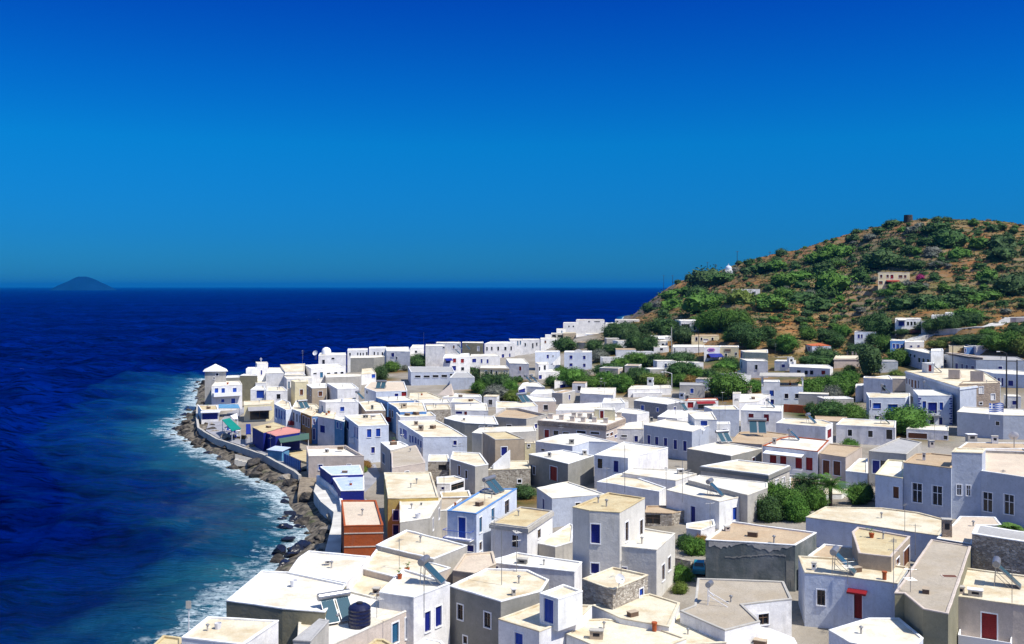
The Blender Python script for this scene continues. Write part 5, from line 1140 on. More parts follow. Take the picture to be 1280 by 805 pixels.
# deck and fence
sheet('deck',[wpos(N_,*q,2.0) for q in [(440,530),(600,600),(665,620),(665,500),(480,500)]],2.0,ROOF['y'],thick=1)
P=[wpos(N_,*q,3.4) for q in [(440,535),(605,612)]]; a=Vector(P[0]); b=Vector(P[1]); o=empty('fence',(a.x,a.y,1.7)); tag(o,'blue panel fence along the restaurant deck by the sea wall','fence')
d=(b-a); n=8
for k in range(n+1): m=MB(); q=d*k/n; m.box((q.x,q.y,.9),(.12,.12,1.9)); m.build('post',PANE['n'],o)
for k in range(n): m=MB(); q0=d*(k+.06)/n; q1=d*(k+.94)/n; m.quad((q0.x,q0.y,.1),(q1.x,q1.y,.1),(q1.x,q1.y,1.7),(q0.x,q0.y,1.7)); m.build('panel',WALL['B'],o)
# blue stall at the road end
X,Y=wpos(N_,385,600,1.75); o=empty('stall',(X,Y,1.75),-.5); tag(o,'small blue stall with pale slanted top beside the sea wall','stall')
m=MB(); m.box((0,0,.9),(3.4,2.0,1.8)); m.build('counter',WALL['E'],o); m=MB(); m.add([(-1.9,-1.2,1.95),(1.9,-1.2,1.95),(1.9,1.2,2.35),(-1.9,1.2,2.35),(-1.9,-1.2,1.85),(1.9,-1.2,1.85),(1.9,1.2,2.25),(-1.9,1.2,2.25)],[[0,1,2,3],[7,6,5,4],[4,5,1,0],[5,6,2,1],[6,7,3,2],[7,4,0,3]]); m.build('top',ROOF['b'],o)
# tables and chairs
def table():
    o=empty('cafe_table'); tag(o,'t','table'); m=MB(); m.tube((0,0,.72),(0,0,.76),.45,n=12); m.build('tabletop',TRIM,o); m=MB(); m.tube((0,0,0),(0,0,.72),.04,n=6); m.tube((0,0,0),(0,0,.03),.25,n=8); m.build('leg',METAL,o); return proto(o)
def chair():
    o=empty('cafe_chair'); tag(o,'c','chair'); m=MB(); m.box((0,0,.45),(.42,.42,.05)); m.build('seat',PANE['b'],o); m=MB(); m.box((0,.2,.72),(.42,.04,.45)); m.build('backrest',PANE['b'],o)
    for x in (-.18,.18):
        for y in (-.18,.18): m=MB(); m.tube((x,y,0),(x,y,.45),.02,n=4); m.build('leg',METAL,o)
    return proto(o)
TB,CH=table(),chair()
for k,(x,y) in enumerate([(560,480),(620,500),(690,480),(740,520),(600,560),(700,590)]):
    X,Y=wpos(Z1,x,y+25,1.8); place(TB,(X,Y,1.8),0,1,'white round cafe table under or beside the bright green awning','cafe tables on the promenade')
    for s in range(2):
        a=random.random()*6; place(CH,(X+math.cos(a)*.75,Y+math.sin(a)*.75,1.8),a-math.pi/2,1,'blue cafe chair at the round tables by the bright green awning','cafe chairs on the promenade')
# closed parasols on the arcade
PR=empty('parasol'); tag(PR,'p','parasol'); m=MB(); m.tube((0,0,0),(0,0,2.6),.05,n=6); m.build('pole',WMETAL,PR); m=MB(); m.lathe((0,0,.5),[(1.1,0),(.9,.3),(.35,1.3),(.08,2.1)],12); m.build('canopy',TRIM,PR); proto(PR)
root,P,z,zb,_=find('white arcade with narrow')
for k,x in enumerate((905,945,985)):
    X,Y=wpos(X_,x,465,z-.1); place(PR,(X,Y,z-.16),0,1,('left','middle','right')[k]+' one of the three white folded parasols on the arcade','parasols on the arcade')
# poles and lamps
def pole(u,vt,Y,g,label,name='utility_pole',cat='pole',cross_=True,m_=DMETAL,arm=None,r=.12):
    X=(u-640)/F*Y; zt=EYE-(vt-HZ)*Y/F; o=empty(name,(X,Y,g)); tag(o,label,cat); h=zt-g
    m=MB(); m.tube((0,0,0),(0,0,h),r,r*.65,n=8); m.build('mast',m_,o)
    if cross_:
        m=MB(); m.box((0,0,h-.5),(2.0,.12,.12)); 
        for x in (-.9,-.3,.3,.9): m.tube((x,0,h-.44),(x,0,h-.2),.05,n=5)
        m.build('crossarm',WOOD,o)
    if arm:
        m=MB(); pts=[(0,0,h-.1)]+[(arm*k/5,0,h-.1+.5*math.sin(math.pi*k/5*.6)) for k in range(1,6)]
        for a,b in zip(pts,pts[1:]): m.tube(a,b,.05,n=5)
        m.build('arm',m_,o); m=MB(); m.box((pts[-1][0],0,pts[-1][2]-.06),(.7,.25,.14)); m.build('lamp_head',TRIM,o)
    return o
def hillpole(t,x,yt,yb,lab,Yh=None,**k):
    u,vt=t(x,yt); _,vb=t(x,yb); vb+=2; rc=raycast(u,vb)
    while rc is None: vb+=1; rc=raycast(u,vb)
    pole(u,vt,rc[1],gz(rc[0],rc[1])-.3,lab,r=.2,**k)
for a in [(h0,557,432,545,'left one of the utility poles on the hill ridge above the sea'),(h0,645,432,515,'second utility pole from the left on the hill ridge'),(h0,995,300,400,'tall ridge pole left of the domed chapel'),(h0,1075,320,380,'short ridge pole next to the domed chapel'),
 (h2,172,190,335,'tallest ridge pole just right of the domed chapel'),(h2,500,195,270,'ridge pole beside the higher ridge shrubs')]: hillpole(*a)
def town_pole(t,x,yt,yb,zf,lab,**k):
    u,vt=t(x,yt); _,vb=t(x,yb); Y=onz(u,vb,zf)[1]; X=(u-640)/F*Y; pole(u,vt,Y,min(zf,gz(X,Y))-.2,lab,**k)
town_pole(V_,478,612,745,7,'curved street lamp at the edge of the garden trees',name='street_lamp',cat='street lamp',cross_=False,m_=WMETAL,arm=-2.6,r=.1)
town_pole(V_,475,150,440,11.5,'tall pale concrete pole left of the taverna',cross_=False,m_=WALL['A'],r=.2)
town_pole(V_,747,190,345,13.5,'dark pole in front of the low cream stone house',cross_=False)
town_pole(Y_,1105,410,800,11,'left of the twin dark poles at the right edge',name='street_lamp',cat='street lamp',cross_=False,arm=-1.8,r=.2)
town_pole(Y_,1210,478,800,11,'right of the twin dark poles at the right edge',cross_=False,r=.2)
town_pole(Y_,568,330,560,13,'dark pole before the long grey roofed building',cross_=False,r=.14)
o=town_pole(A_,280,535,700,6.5,'pale post with a small square board at the sea edge, bottom left',name='sign_post',cat='post',cross_=False,m_=WMETAL,r=.06)
so=[x for x in bpy.data.objects if x.name.startswith('sign_post')][0]; h_=kids(so)[0].dimensions.z; m=MB(); m.box((0,-.07,kids(so)[0].data.vertices[-1].co.z-.3),(.42,.05,.62)); m.build('board',WALL['A'],so)
# beam between twin poles
a=[o for o in bpy.data.objects if o.get('label','').startswith('left of the twin dark')][0]; b=[o for o in bpy.data.objects if o.get('label','').startswith('right of the twin dark')][0]
m=MB(); zz=EYE-(Y_(0,495)[1]-HZ)*a.location.y/F; m.tube((0,0,zz-a.location.z),(b.location.x-a.location.x,b.location.y-a.location.y,zz-a.location.z),.08,n=6); m.build('beam',DMETAL,a)
# flag
Xf,Yf=wpos(J_,1062,110,9.2); o=empty('flag',(Xf,Yf,9.1)); tag(o,'blue and white striped flag flying over the broad blank grey blue house','flag')
m=MB(); m.tube((0,0,-.2),(0,0,2.9),.05,n=6); m.build('pole',WMETAL,o)
fb=mat('flag_blue',(.02,.10,.45),bump=0); fw=mat('flag_white',(.8,.8,.82),bump=0); Wf,Hf=2.75,1.65; nx=30
def fp(i,z): x=.05+Wf*i/nx; return (x,.16*math.sin(x*3.2)*(.3+x/Wf),1.15+z-.06*math.sin(x*2.4)*x)
m=MB()
for s in range(9):
    z1=Hf*(9-s)/9; z0=Hf*(8-s)/9
    for i in range(nx):
        mi=s%2
        if s<5 and i<nx*.34:
            cx=i/(nx*.34)
            mi=1 if (s==2 or .38<cx<.62) else 0
        m.add([fp(i,z0),fp(i+1,z0),fp(i+1,z1),fp(i,z1)],[[0,1,2,3]],mi)
m.build('cloth',[fb,fw],o,smooth=True)
# tarp tent
X,Y=wpos(R_,475,668,7.6); m=MB(); m.add([(X-2.4,Y-1,7.6),(X+1.2,Y-1.5,7.6),(X+1.6,Y+1.2,7.6),(X-2,Y+1.5,7.6),(X+.9,Y,10.4)],[[0,1,4],[1,2,4],[2,3,4],[3,0,4]]); tag(m.build('tarp',WALL['P']),'pointed beige canvas tarp on a roof beside the light blue hall','tarp')
# turquoise car in the gap
def car(loc,rz,label,col):
    o=empty('parked_car',loc,rz); o.scale=(.8,.8,.8); tag(o,label,'car')
    m=MB(); sec=[(-1.9,.35,.75),(-1.85,.3,.95),(-.9,.25,1.0),(-.45,.25,1.42),(.8,.25,1.45),(1.35,.25,1.0),(1.85,.3,.92),(1.9,.35,.6)]
    P=[]
    for x,z0,z1 in sec:
        w1=.78; w2=.62 if z1>1.2 else .76
        P+=[(x,-w1,z0),(x,-w1,.8 if z1>.8 else z1),(x,-w2,z1),(x,w2,z1),(x,w1,.8 if z1>.8 else z1),(x,w1,z0)]
    n=len(sec); fs=[[6*i+k,6*(i+1)+k,6*(i+1)+(k+1)%6,6*i+(k+1)%6] for i in range(n-1) for k in range(6)]+[[0,1,2,3,4,5],[6*(n-1)+k for k in range(6)][::-1]]
    m.add(P,fs); m.build('body',col,o)
    g=MB(); g.quad((-.88,-.6,1.04),(-.5,-.55,1.4),(-.5,.55,1.4),(-.88,.6,1.04)); g.quad((.84,-.55,1.43),(1.3,-.6,1.05),(1.3,.6,1.05),(.84,.55,1.43))
    for s in (-1,1): g.quad((-.7,s*.775,1.0),(1.1,s*.775,1.0),(.75,s*.66,1.38),(-.42,s*.66,1.38))
    g.build('windows',PANE['k'],o)
    for x in (-1.2,1.2):
        for s in (-1,1): w_=MB(); w_.tube((x,s*.66,.3),(x,s*.82,.3),.3,n=14); wh=w_.build('wheel',DMETAL,o); r_=MB(); r_.tube((x,s*.80,.3),(x,s*.83,.3),.17,n=10); r_.build('rim',METAL,wh)
X,Y=wpos(D_,270,380,4.2); car((X,Y,gz(X,Y)),1.35,'turquoise car parked in the gap left of the weathered dark house',mat('turquoise_paint',(.015,.20,.26),rough=.25,spec=.6,bump=0))
# chapel ------------------------------------------------------------
rc=None; vv=470
while rc is None: rc=raycast(*h2(75,vv)); vv+=6
Y=rc[1]; k=Y/F; X=(h2(75,0)[0]-640)*k; g=rc[2]-.5; o=empty('chapel',(X,Y,g)); tag(o,'small white domed chapel on the hill ridge','chapel')
hh=EYE-(h2(0,385)[1]-HZ)*k-g; w_=11*k
m=MB(); m.box((0,0,hh/2),(w_,w_,hh)); m.build('wall',WALL['W'],o)
m=MB(); m.lathe((w_*.12,0,hh),[(w_*.36,0),(w_*.36,w_*.18)],16); m.build('drum',WALL['W'],o); m=MB(); R0=w_*.38
m.lathe((w_*.12,0,hh+w_*.18),[(R0*math.cos(a_r),R0*1.05*math.sin(a_r)) for a_r in [j*math.pi/16 for j in range(8)]]+[(.05,R0*1.05)],16); m.build('dome',WALL['L'],o,smooth=True)
m=MB(); m.box((-w_*.7,-w_*.1,hh*.3),(w_*.5,w_*.7,hh*.6)); m.build('annex',WALL['W'],o)
m=MB(); m.box((w_*.0,-w_/2-.02,hh*.3),(w_*.14,.06,hh*.5)); m.build('door',PANE['k'],o)
m=MB(); m.box((w_*.12,0,hh+w_*.18+R0*1.05+.5),(.2,.2,1.2)); m.box((w_*.12,0,hh+w_*.18+R0*1.05+.75),(.8,.19,.2)); m.build('cross',TRIM,o)
# ruined hilltop tower
rc=None; vv=112
while rc is None: rc=raycast(*h1(842,vv)); vv+=6
Y=rc[1]; k=Y/F; X=rc[0]; g=rc[2]-1; zt=EYE-(h1(0,70)[1]-HZ)*k
m=MB(); R0=5.2*k; m.lathe((X,Y,g),[(R0*1.08,0),(R0,(zt-g)*.6),(R0*.96,zt-g),(R0*.7,zt-g),(R0*.7,zt-g-1)],18)
tag(m.build('tower',stone('dark_tower_stone',(.06,.055,.05),(.03,.03,.03),(.05,.045,.04),1.5)),'dark ruined round tower on the very top of the hill','tower')

# weathered plaster left hanging on the dark house: ragged pale bands on its front
root,P,z,zb,_=find('weathered dark grey house'); L=root.location
best=max(range(len(P)),key=lambda i:(Vector(P[(i+1)%len(P)])-Vector(P[i])).length if (lambda e:Vector((e.y,-e.x)).dot(Vector(P[i]))<0)(Vector(P[(i+1)%len(P)])-Vector(P[i])) else 0)
A=Vector(P[best]); e=Vector(P[(best+1)%len(P)])-A; ln=e.length; e/=ln; nn=Vector((e.y,-e.x)); rg=random.Random(8)
def strip(s0,s1,zf,hf,name,mt):
    m=MB(); n=40; prev=None
    for k in range(n+1):
        s=s0+(s1-s0)*k/n; za=z-zf(s)+rg.uniform(-.05,.05); zb_=za-hf(s)*rg.uniform(.6,1.3); q=A+e*s+nn*.025
        a=(q.x-L.x,q.y-L.y,min(za,z-.12)-L.z); b=(q.x-L.x,q.y-L.y,zb_-L.z)
        if prev: m.quad(prev[1],b,a,prev[0])
        prev=(a,b)
    m.build(name,mt,root)
strip(.3,ln*.97,lambda s:.14,lambda s:.35+.25*math.sin(s*1.3),'plaster_edge',WALL['A'])
strip(ln*.22,ln*.9,lambda s:1.25+.25*math.sin(s*.7),lambda s:.16,'plaster_band',WALL['G'])
strip(ln*.9,ln*.99,lambda s:1.6,lambda s:2.2,'broken_plaster',WALL['G'])
# ------------------------------------------------------------ plants
def leafmat(name,c1,c2,c3):
    m=bpy.data.materials.new(name); m.use_nodes=True; t=m.node_tree; n=t.nodes; l=t.links; b=n['Principled BSDF']; b.inputs['Roughness'].default_value=.7; b.inputs['Specular IOR Level'].default_value=.15
    tc=n.new('ShaderNodeTexCoord'); oi=n.new('ShaderNodeObjectInfo')
    x=n.new('ShaderNodeTexNoise'); x.inputs['Scale'].default_value=2.2; x.inputs['Detail'].default_value=5; l.new(tc.outputs['Object'],x.inputs['Vector'])
    mr=n.new('ShaderNodeMapRange'); mr.inputs[1].default_value=.35; mr.inputs[2].default_value=.65; l.new(x.outputs[0],mr.inputs[0])
    a=n.new('ShaderNodeMix'); a.data_type='RGBA'; l.new(mr.outputs[0],a.inputs['Factor']); a.inputs['A'].default_value=(*c1,1); a.inputs['B'].default_value=(*c2,1)
    q=n.new('ShaderNodeMapRange'); q.inputs[1].default_value=0; q.inputs[2].default_value=1; q.inputs[4].default_value=.8; l.new(oi.outputs['Random'],q.inputs[0])
    b2=n.new('ShaderNodeMix'); b2.data_type='RGBA'; l.new(q.outputs[0],b2.inputs['Factor']); l.new(a.outputs['Result'],b2.inputs['A']); b2.inputs['B'].default_value=(*c3,1)
    l.new(b2.outputs['Result'],b.inputs['Base Color']); MATS[name]=m; return m
LEAF={'d':leafmat('dark_foliage',(.028,.070,.018),(.060,.130,.028),(.050,.085,.030)),
 'g':leafmat('green_foliage',(.045,.12,.016),(.09,.20,.028),(.07,.13,.02)),
 'y':leafmat('yellow_green_foliage',(.08,.13,.02),(.14,.19,.03),(.10,.13,.03)),
 's':leafmat('grey_foliage',(.10,.12,.09),(.17,.18,.14),(.13,.13,.11)),
 'o':leafmat('rusty_foliage',(.22,.10,.03),(.28,.16,.04),(.12,.12,.03)),
 'm':leafmat('magenta_blossom',(.25,.01,.10),(.35,.03,.15),(.10,.10,.03))}
BARK=mat('bark',(.10,.07,.05),rough=.95,bump=.5)
def crown(seed,nc,nl,ls,flat=.75,core=.74,lean=0,irr=.3):
    rng=random.Random(seed); m=MB()
    bm=bmesh.new(); bmesh.ops.create_icosphere(bm,subdivisions=3,radius=core)
    off=Vector((seed*3.1,seed*1.7,0))
    for v in bm.verts:
        d=v.co.normalized(); f=1+noise.noise(d*1.6+off)*irr*1.5+noise.noise(d*4+off)*.28; v.co=v.co*f; v.co.z*=flat
    b=len(m.v); m.add([v.co[:] for v in bm.verts],[[v.index for v in f.verts] for f in bm.faces]); bm.free()
    for c in range(nc):
        d=Vector((rng.gauss(0,1),rng.gauss(0,1),rng.gauss(.15,1))).normalized()
        r=core*(1+noise.noise(d*1.6+off)*irr*1.5)*rng.uniform(.85,1.30); ce=Vector((d.x*r,d.y*r,d.z*r*flat)); cs=rng.uniform(.10,.22)
        for k in range(nl):
            p=ce+Vector((rng.gauss(0,1),rng.gauss(0,1),rng.gauss(0,.8)))*cs*.6
            n_=(Vector((rng.gauss(0,1),rng.gauss(0,1),rng.gauss(0.4,1)))+d*.9).normalized(); a=n_.orthogonal().normalized(); bq=n_.cross(a); th=rng.random()*6.28
            u=a*math.cos(th)+bq*math.sin(th); w_=n_.cross(u); s=ls*rng.uniform(.6,1.3)
            m.add([p-u*s,p-w_*s*.5,p+u*s,p+w_*s*.5],[[0,1,2,3]])
    zmin=min(v[2] for v in m.v)
    return m
CRN={}
for k in range(5): CRN['lo%d'%k]=crown(k+1,150,7,.075,flat=.68+.05*k)
for k in range(4): CRN['hi%d'%k]=crown(k+11,420,12,.05,flat=.8+.05*k,core=.72)
for k in range(2): CRN['tall%d'%k]=crown(k+21,260,10,.06,flat=1.5,core=.6)
CM={}
def crown_mesh(key,leaf):
    if (key,leaf) not in CM: CM[(key,leaf)]=CRN[key].mesh('crown_'+key,[LEAF[leaf]])
    return CM[(key,leaf)]
def shrub(x,y,z,r,leaf,label,group,key=None,name='shrub',cat='shrub',squash=1):
    key=key or 'lo%d'%random.randrange(5)
    o=bpy.data.objects.new(name,crown_mesh(key,leaf)); S.collection.objects.link(o); o.location=(x,y,z+r*.38*squash); o.rotation_euler=(0,0,random.random()*6.28)
    o.scale=(r*random.uniform(.9,1.15),r*random.uniform(.9,1.15),r*squash); return tag(o,label,cat,group)
TRK={}
def tree(x,y,z,r,h,leaf,label,group,key=None,name='tree'):
    key=key or 'hi%d'%random.randrange(4); o=empty(name,(x,y,z),random.random()*6.28); tag(o,label,'tree',group)
    ck=CRN[key]; zr=max(v[2] for v in ck.v)
    cr_=bpy.data.objects.new('crown',crown_mesh(key,leaf)); S.collection.objects.link(cr_); cr_.parent=o
    r*=1.34; sz=h*.60/zr; sz=min(sz,r*1.3) if not key.startswith('tall') else h*.6/zr
    cr_.location=(0,0,h-sz*zr); cr_.scale=(r,r*.95,sz)
    k=random.randrange(3)
    if k not in TRK:
        m=MB(); rg=random.Random(k); m.tube((0,0,-.3),(.03,.02,.45),.05,.038,n=8)
        for j in range(5): a=j*1.26+rg.random(); m.tube((.03,.02,.42),(math.cos(a)*.28,math.sin(a)*.28,.8),.028,.012,n=6)
        TRK[k]=m.mesh('trunk',[BARK])
    t=bpy.data.objects.new('trunk',TRK[k]); S.collection.objects.link(t); t.parent=o; t.scale=(h*.8,h*.8,h*.85); return o
# valley garden trees: tile, crown centre x, foot y, width, height (tile px), leaf
VT=[(V_,150,560,230,150,'g'),(V_,150,700,210,150,'d'),(V_,330,560,170,160,'d'),(V_,300,745,220,130,'y'),(V_,570,545,250,150,'d'),(V_,580,660,250,170,'d'),(V_,560,745,160,130,'g'),(V_,750,690,160,140,'g'),(V_,860,735,150,170,'d'),(V_,1010,620,200,130,'g'),(V_,1050,850,330,230,'g'),(V_,970,690,180,130,'y'),
 (V_,60,340,190,200,'d'),(V_,210,240,110,140,'d'),(V_,420,240,300,190,'d'),(V_,590,335,190,180,'d'),(V_,250,410,160,190,'d'),(V_,60,620,140,110,'d'),(V_,480,640,90,90,'g'),(V_,-40,600,180,150,'g'),(V_,1180,300,220,200,'d'),(V_,1050,300,110,110,'g'),
 (W_,300,190,240,200,'d'),(W_,470,120,150,140,'d'),(W_,660,250,190,180,'g'),(W_,320,220,120,110,'g'),(W_,540,210,130,110,'d'),(W_,880,120,150,130,'g'),(W_,1080,150,180,130,'d'),(W_,980,375,300,105,'d'),(W_,850,372,90,80,'g'),(W_,80,700,320,260,'g'),(W_,340,640,140,130,'g'),(W_,900,700,230,200,'g'),(W_,1010,640,150,150,'g'),(W_,1120,760,160,180,'s'),(W_,1230,700,200,200,'g'),(W_,1200,560,140,120,'d'),(W_,90,420,170,130,'d'),
 (X_,180,360,190,130,'d'),(X_,260,270,150,110,'g'),(X_,620,250,240,250,'d'),(X_,440,440,250,130,'d'),(X_,80,520,230,170,'d'),(X_,540,640,230,330,'d'),(X_,680,400,130,160,'g'),(X_,830,540,200,170,'g'),(X_,150,790,200,150,'g'),(X_,330,740,160,160,'g'),(X_,700,560,130,110,'g'),(X_,340,640,110,110,'y'),(X_,1180,210,230,130,'d'),(X_,800,690,110,110,'y'),(X_,570,330,120,120,'d'),
 (U_,525,390,190,140,'d'),(U_,820,400,140,130,'d'),(U_,1040,280,230,180,'d'),(U_,1170,240,200,140,'d'),(U_,1220,400,160,190,'d'),(U_,1010,420,200,110,'d'),(U_,870,500,160,130,'s'),(U_,950,640,240,140,'d'),(U_,930,740,180,150,'g'),(U_,780,760,200,120,'g'),(U_,600,740,240,190,'g'),(U_,490,650,130,110,'g'),(U_,1090,800,190,190,'g'),(U_,1240,560,200,160,'g'),(U_,1230,720,150,150,'d'),(U_,385,740,90,110,'d'),(U_,520,720,90,120,'d'),(U_,700,680,130,110,'s'),(U_,440,560,80,80,'g'),(U_,70,410,90,90,'d'),(U_,290,365,70,60,'d'),
 (R_,190,395,160,130,'d'),(R_,300,390,110,70,'g'),(R_,395,390,80,60,'g'),(R_,880,640,160,200,'d'),(R_,1020,640,200,190,'d'),(R_,960,730,200,160,'s'),(R_,1110,660,130,140,'g'),(R_,770,560,110,170,'d'),(R_,800,650,110,130,'g'),(R_,1120,740,130,120,'y'),(R_,860,720,110,110,'g'),(R_,690,440,80,60,'d'),(R_,770,640,100,100,'g'),(R_,1180,540,90,60,'d'),
 (O_,850,440,120,150,'d'),(O_,960,360,130,110,'g'),(O_,1230,310,150,130,'d'),(O_,720,310,100,60,'g'),(O_,1090,350,60,60,'s'),(K_,680,615,110,90,'d'),
 (J_,60,150,170,150,'d'),(J_,190,140,150,120,'g'),(J_,540,215,240,180,'g'),(J_,480,150,80,70,'d'),(I_,570,100,70,90,'d'),(I_,700,120,150,120,'g'),(I_,820,130,130,110,'g'),
 (Y_,500,190,200,160,'d'),(Y_,620,160,110,110,'d'),(Y_,390,235,110,110,'s'),(Y_,180,215,120,60,'m'),(Y_,230,215,90,60,'s'),(Y_,740,130,200,140,'d'),(Y_,850,300,300,140,'d'),(Y_,700,330,250,170,'d'),(Y_,920,240,150,110,'g'),(Y_,1200,260,180,180,'d'),(Y_,1000,430,200,170,'g'),(Y_,1130,400,220,200,'g'),(Y_,1260,440,200,210,'y'),(Y_,420,365,180,130,'y'),(Y_,480,340,110,80,'d'),(Y_,1020,350,160,120,'y'),(Y_,610,310,110,120,'d'),(Y_,60,240,120,100,'d')]

# ground under the gardens, and plain houses filling the gaps ------------
TC=[]
for (t,x,y,w_,h_,lf) in VT:
    u,v=t(x,y); rc=raycast(u,v)
    if rc: TC.append((rc[0],rc[1],max(5,w_/t.k*rc[1]/F*.9)))
n_=len(gme.vertices); co=np.empty(n_*3,np.float32); gme.vertices.foreach_get('co',co); co=co.reshape(-1,3); gd=np.zeros(n_,np.float32)
for (X,Y,r) in TC: gd=np.maximum(gd,np.clip(1.5-np.hypot(co[:,0]-X,(co[:,1]-Y)*.6)/r,0,1))
gd=np.maximum(gd,np.clip((co[:,1]-300)/30,0,1)*np.clip((co[:,0]-38)/10,0,1)*.9)
gd=np.maximum(gd,np.clip((co[:,0]-52)/12,0,1)*np.clip((co[:,1]-228)/20,0,1)*.85)
at=gme.attributes.new('garden','FLOAT','POINT'); at.data.foreach_set('value',gd)
MW,MH=640,403; ZB=np.full((MH,MW),1e9)
def hull(pts):
    pts=sorted(set((round(a,2),round(b,2)) for a,b in pts)); 
    def half(p):
        o=[]
        for q in p:
            while len(o)>1 and (o[-1][0]-o[-2][0])*(q[1]-o[-2][1])-(o[-1][1]-o[-2][1])*(q[0]-o[-2][0])<=0: o.pop()
            o.append(q)
        return o
    a=half(pts); b=half(pts[::-1]); return a[:-1]+b[:-1]
def cover(P,z0,z1):
    pts=[((640+p[0]/p[1]*F)/2,(HZ+(EYE-z)*F/p[1])/2) for p in P for z in (z0,z1)]; h=hull(pts)
    x0=max(0,int(min(p[0] for p in h))); x1=min(MW-1,int(max(p[0] for p in h))+1); y0=max(0,int(min(p[1] for p in h))); y1=min(MH-1,int(max(p[1] for p in h))+1)
    if x1<=x0 or y1<=y0: return None
    yy,xx=np.mgrid[y0:y1,x0:x1]; m=np.ones(xx.shape,bool)
    for i in range(len(h)):
        a,b=h[i],h[(i+1)%len(h)]; m&=((b[0]-a[0])*(yy-a[1])-(b[1]-a[1])*(xx-a[0]))>=-.01
    return y0,y1,x0,x1,m
for (root,P,z,zb,lab) in HOUSES:
    c=cover(P,zb,z)
    if c: y0,y1,x0,x1,m=c; s_=ZB[y0:y1,x0:x1]; s_[m]=np.minimum(s_[m],min(p[1] for p in P))
def inside(p,P):
    c=False
    for i in range(len(P)):
        a,b=P[i-1],P[i]
        if (a[1]>p[1])!=(b[1]>p[1]) and p[0]<(b[0]-a[0])*(p[1]-a[1])/(b[1]-a[1])+a[0]: c=not c
    return c
boxes=[(min(p[0] for p in h[1]),max(p[0] for p in h[1]),min(p[1] for p in h[1]),max(p[1] for p in h[1]),h[1]) for h in HOUSES]
rgi=random.Random(11); nin=0
for tr in range(9000):
    if nin>=115: break
    u=rgi.uniform(300,1278); v=rgi.uniform(430,690)
    if ZB[int(v/2),int(u/2)]<1e8: continue
    if u<480 and v>500: continue
    if 476<u<600 and 640<v: continue
    rc=raycast(u,v)
    if rc is None: continue
    X,Y,g=rc; z,d,hm=ground(np.array([X]),np.array([Y]),True)
    if d[0]<9 or hm[0]>.3: continue
    if any(math.hypot(a-X,(b-Y)*.7)<r*.75+2 for a,b,r in TC): continue
    if 860<u<1010 and 590<v<680: continue
    w_=rgi.uniform(2.8,7.5); dp=rgi.uniform(3.5,8.5); a=rgi.uniform(-.5,.35); hgt=rgi.choice([2.6,2.8,3.1,3.4]); ca,sa=math.cos(a),math.sin(a)
    Y+=dp*.4
    P=[(X+ca*i*w_/2-sa*j*dp/2,Y+sa*i*w_/2+ca*j*dp/2) for i,j in ((-1,-1),(1,-1),(1,1),(-1,1))]
    bx=(min(p[0] for p in P)-.3,max(p[0] for p in P)+.3,min(p[1] for p in P)-.3,max(p[1] for p in P)+.3)
    bad=False
    for b in boxes:
        if bx[1]<b[0] or bx[0]>b[1] or bx[3]<b[2] or bx[2]>b[3]: continue
        if any(inside(p,b[4]) for p in P+[(X,Y)]) or any(inside(q,P) for q in b[4]): bad=True; break
    if bad: continue
    c=cover(P,g,g+hgt)
    if c is None: continue
    y0,y1,x0,x1,m=c; s_=ZB[y0:y1,x0:x1]; Yn=bx[2]; tot=m.sum()
    far=((s_<1e8)&(s_>Yn)&m).sum(); emp=((s_>1e8)&m).sum()
    if tot<6 or far/tot>.24 or emp/tot<.22: continue
    s_[m]=np.minimum(s_[m],Yn)
    H(None,g+hgt,'',rgi.choice('VVWWAAPL'),rgi.choice('wwcctgp'),'plain low flat roofed house squeezed between its larger neighbours in the dense town',Pw=P,group='plain low houses filling the dense town',hp=.1)
    boxes.append((bx[0],bx[1],bx[2],bx[3],P)); nin+=1
print('infill',nin)
# small things standing about on the flat roofs
def roof_item(kind):
    o=empty(('roof_vent','crate','flower_pot','bucket')[kind]); 
    if kind==0: m=MB(); m.tube((0,0,0),(0,0,.55),.07,n=8); m.build('pipe',WALL['A'],o); m=MB(); m.lathe((0,0,.5),[(.15,0),(.15,.06),(.02,.14)],10); m.build('cap',METAL,o); l_,c_='small capped vent pipe standing on a flat roof','vent pipe'
    elif kind==1: m=MB(); m.box((0,0,.22),(.9,.55,.44)); m.build('box',WOOD,o); m=MB(); m.box((0,0,.47),(.96,.6,.05)); m.build('lid',WALL['T'],o); l_,c_='wooden storage box lying on a flat roof','box'
    elif kind==2: m=MB(); m.lathe((0,0,0),[(.16,0),(.24,.4),(.27,.42),(.2,.42)],10); m.build('pot',WALL['R'],o); m=MB(); rr=random.Random(3)
    else: m=MB(); m.lathe((0,0,0),[(.22,0),(.27,.5),(.25,.5),(.2,.1)],10); m.build('pail',WMETAL,o); l_,c_='white pail left on a flat roof','pail'
    if kind==2:
        for k in range(26): a=rr.random()*6.3; d=Vector((math.cos(a)*rr.random()*.3,math.sin(a)*rr.random()*.3,.45+rr.random()*.4)); e=Vector((rr.gauss(0,1),rr.gauss(0,1),rr.gauss(0,1)))*.09; m.add([d,d+e,d+Vector((e.y,-e.x,e.z))],[[0,1,2]])
        m.build('plant',LEAF['g'],o); l_,c_='potted green plant on a flat roof','flower pot'
    tag(o,l_,c_); return proto(o)
RI=[roof_item(k) for k in range(4)]; GR=['vent pipes on the roofs','boxes on the roofs','potted plants on the roofs','pails on the roofs']
rq=random.Random(21); ni=0
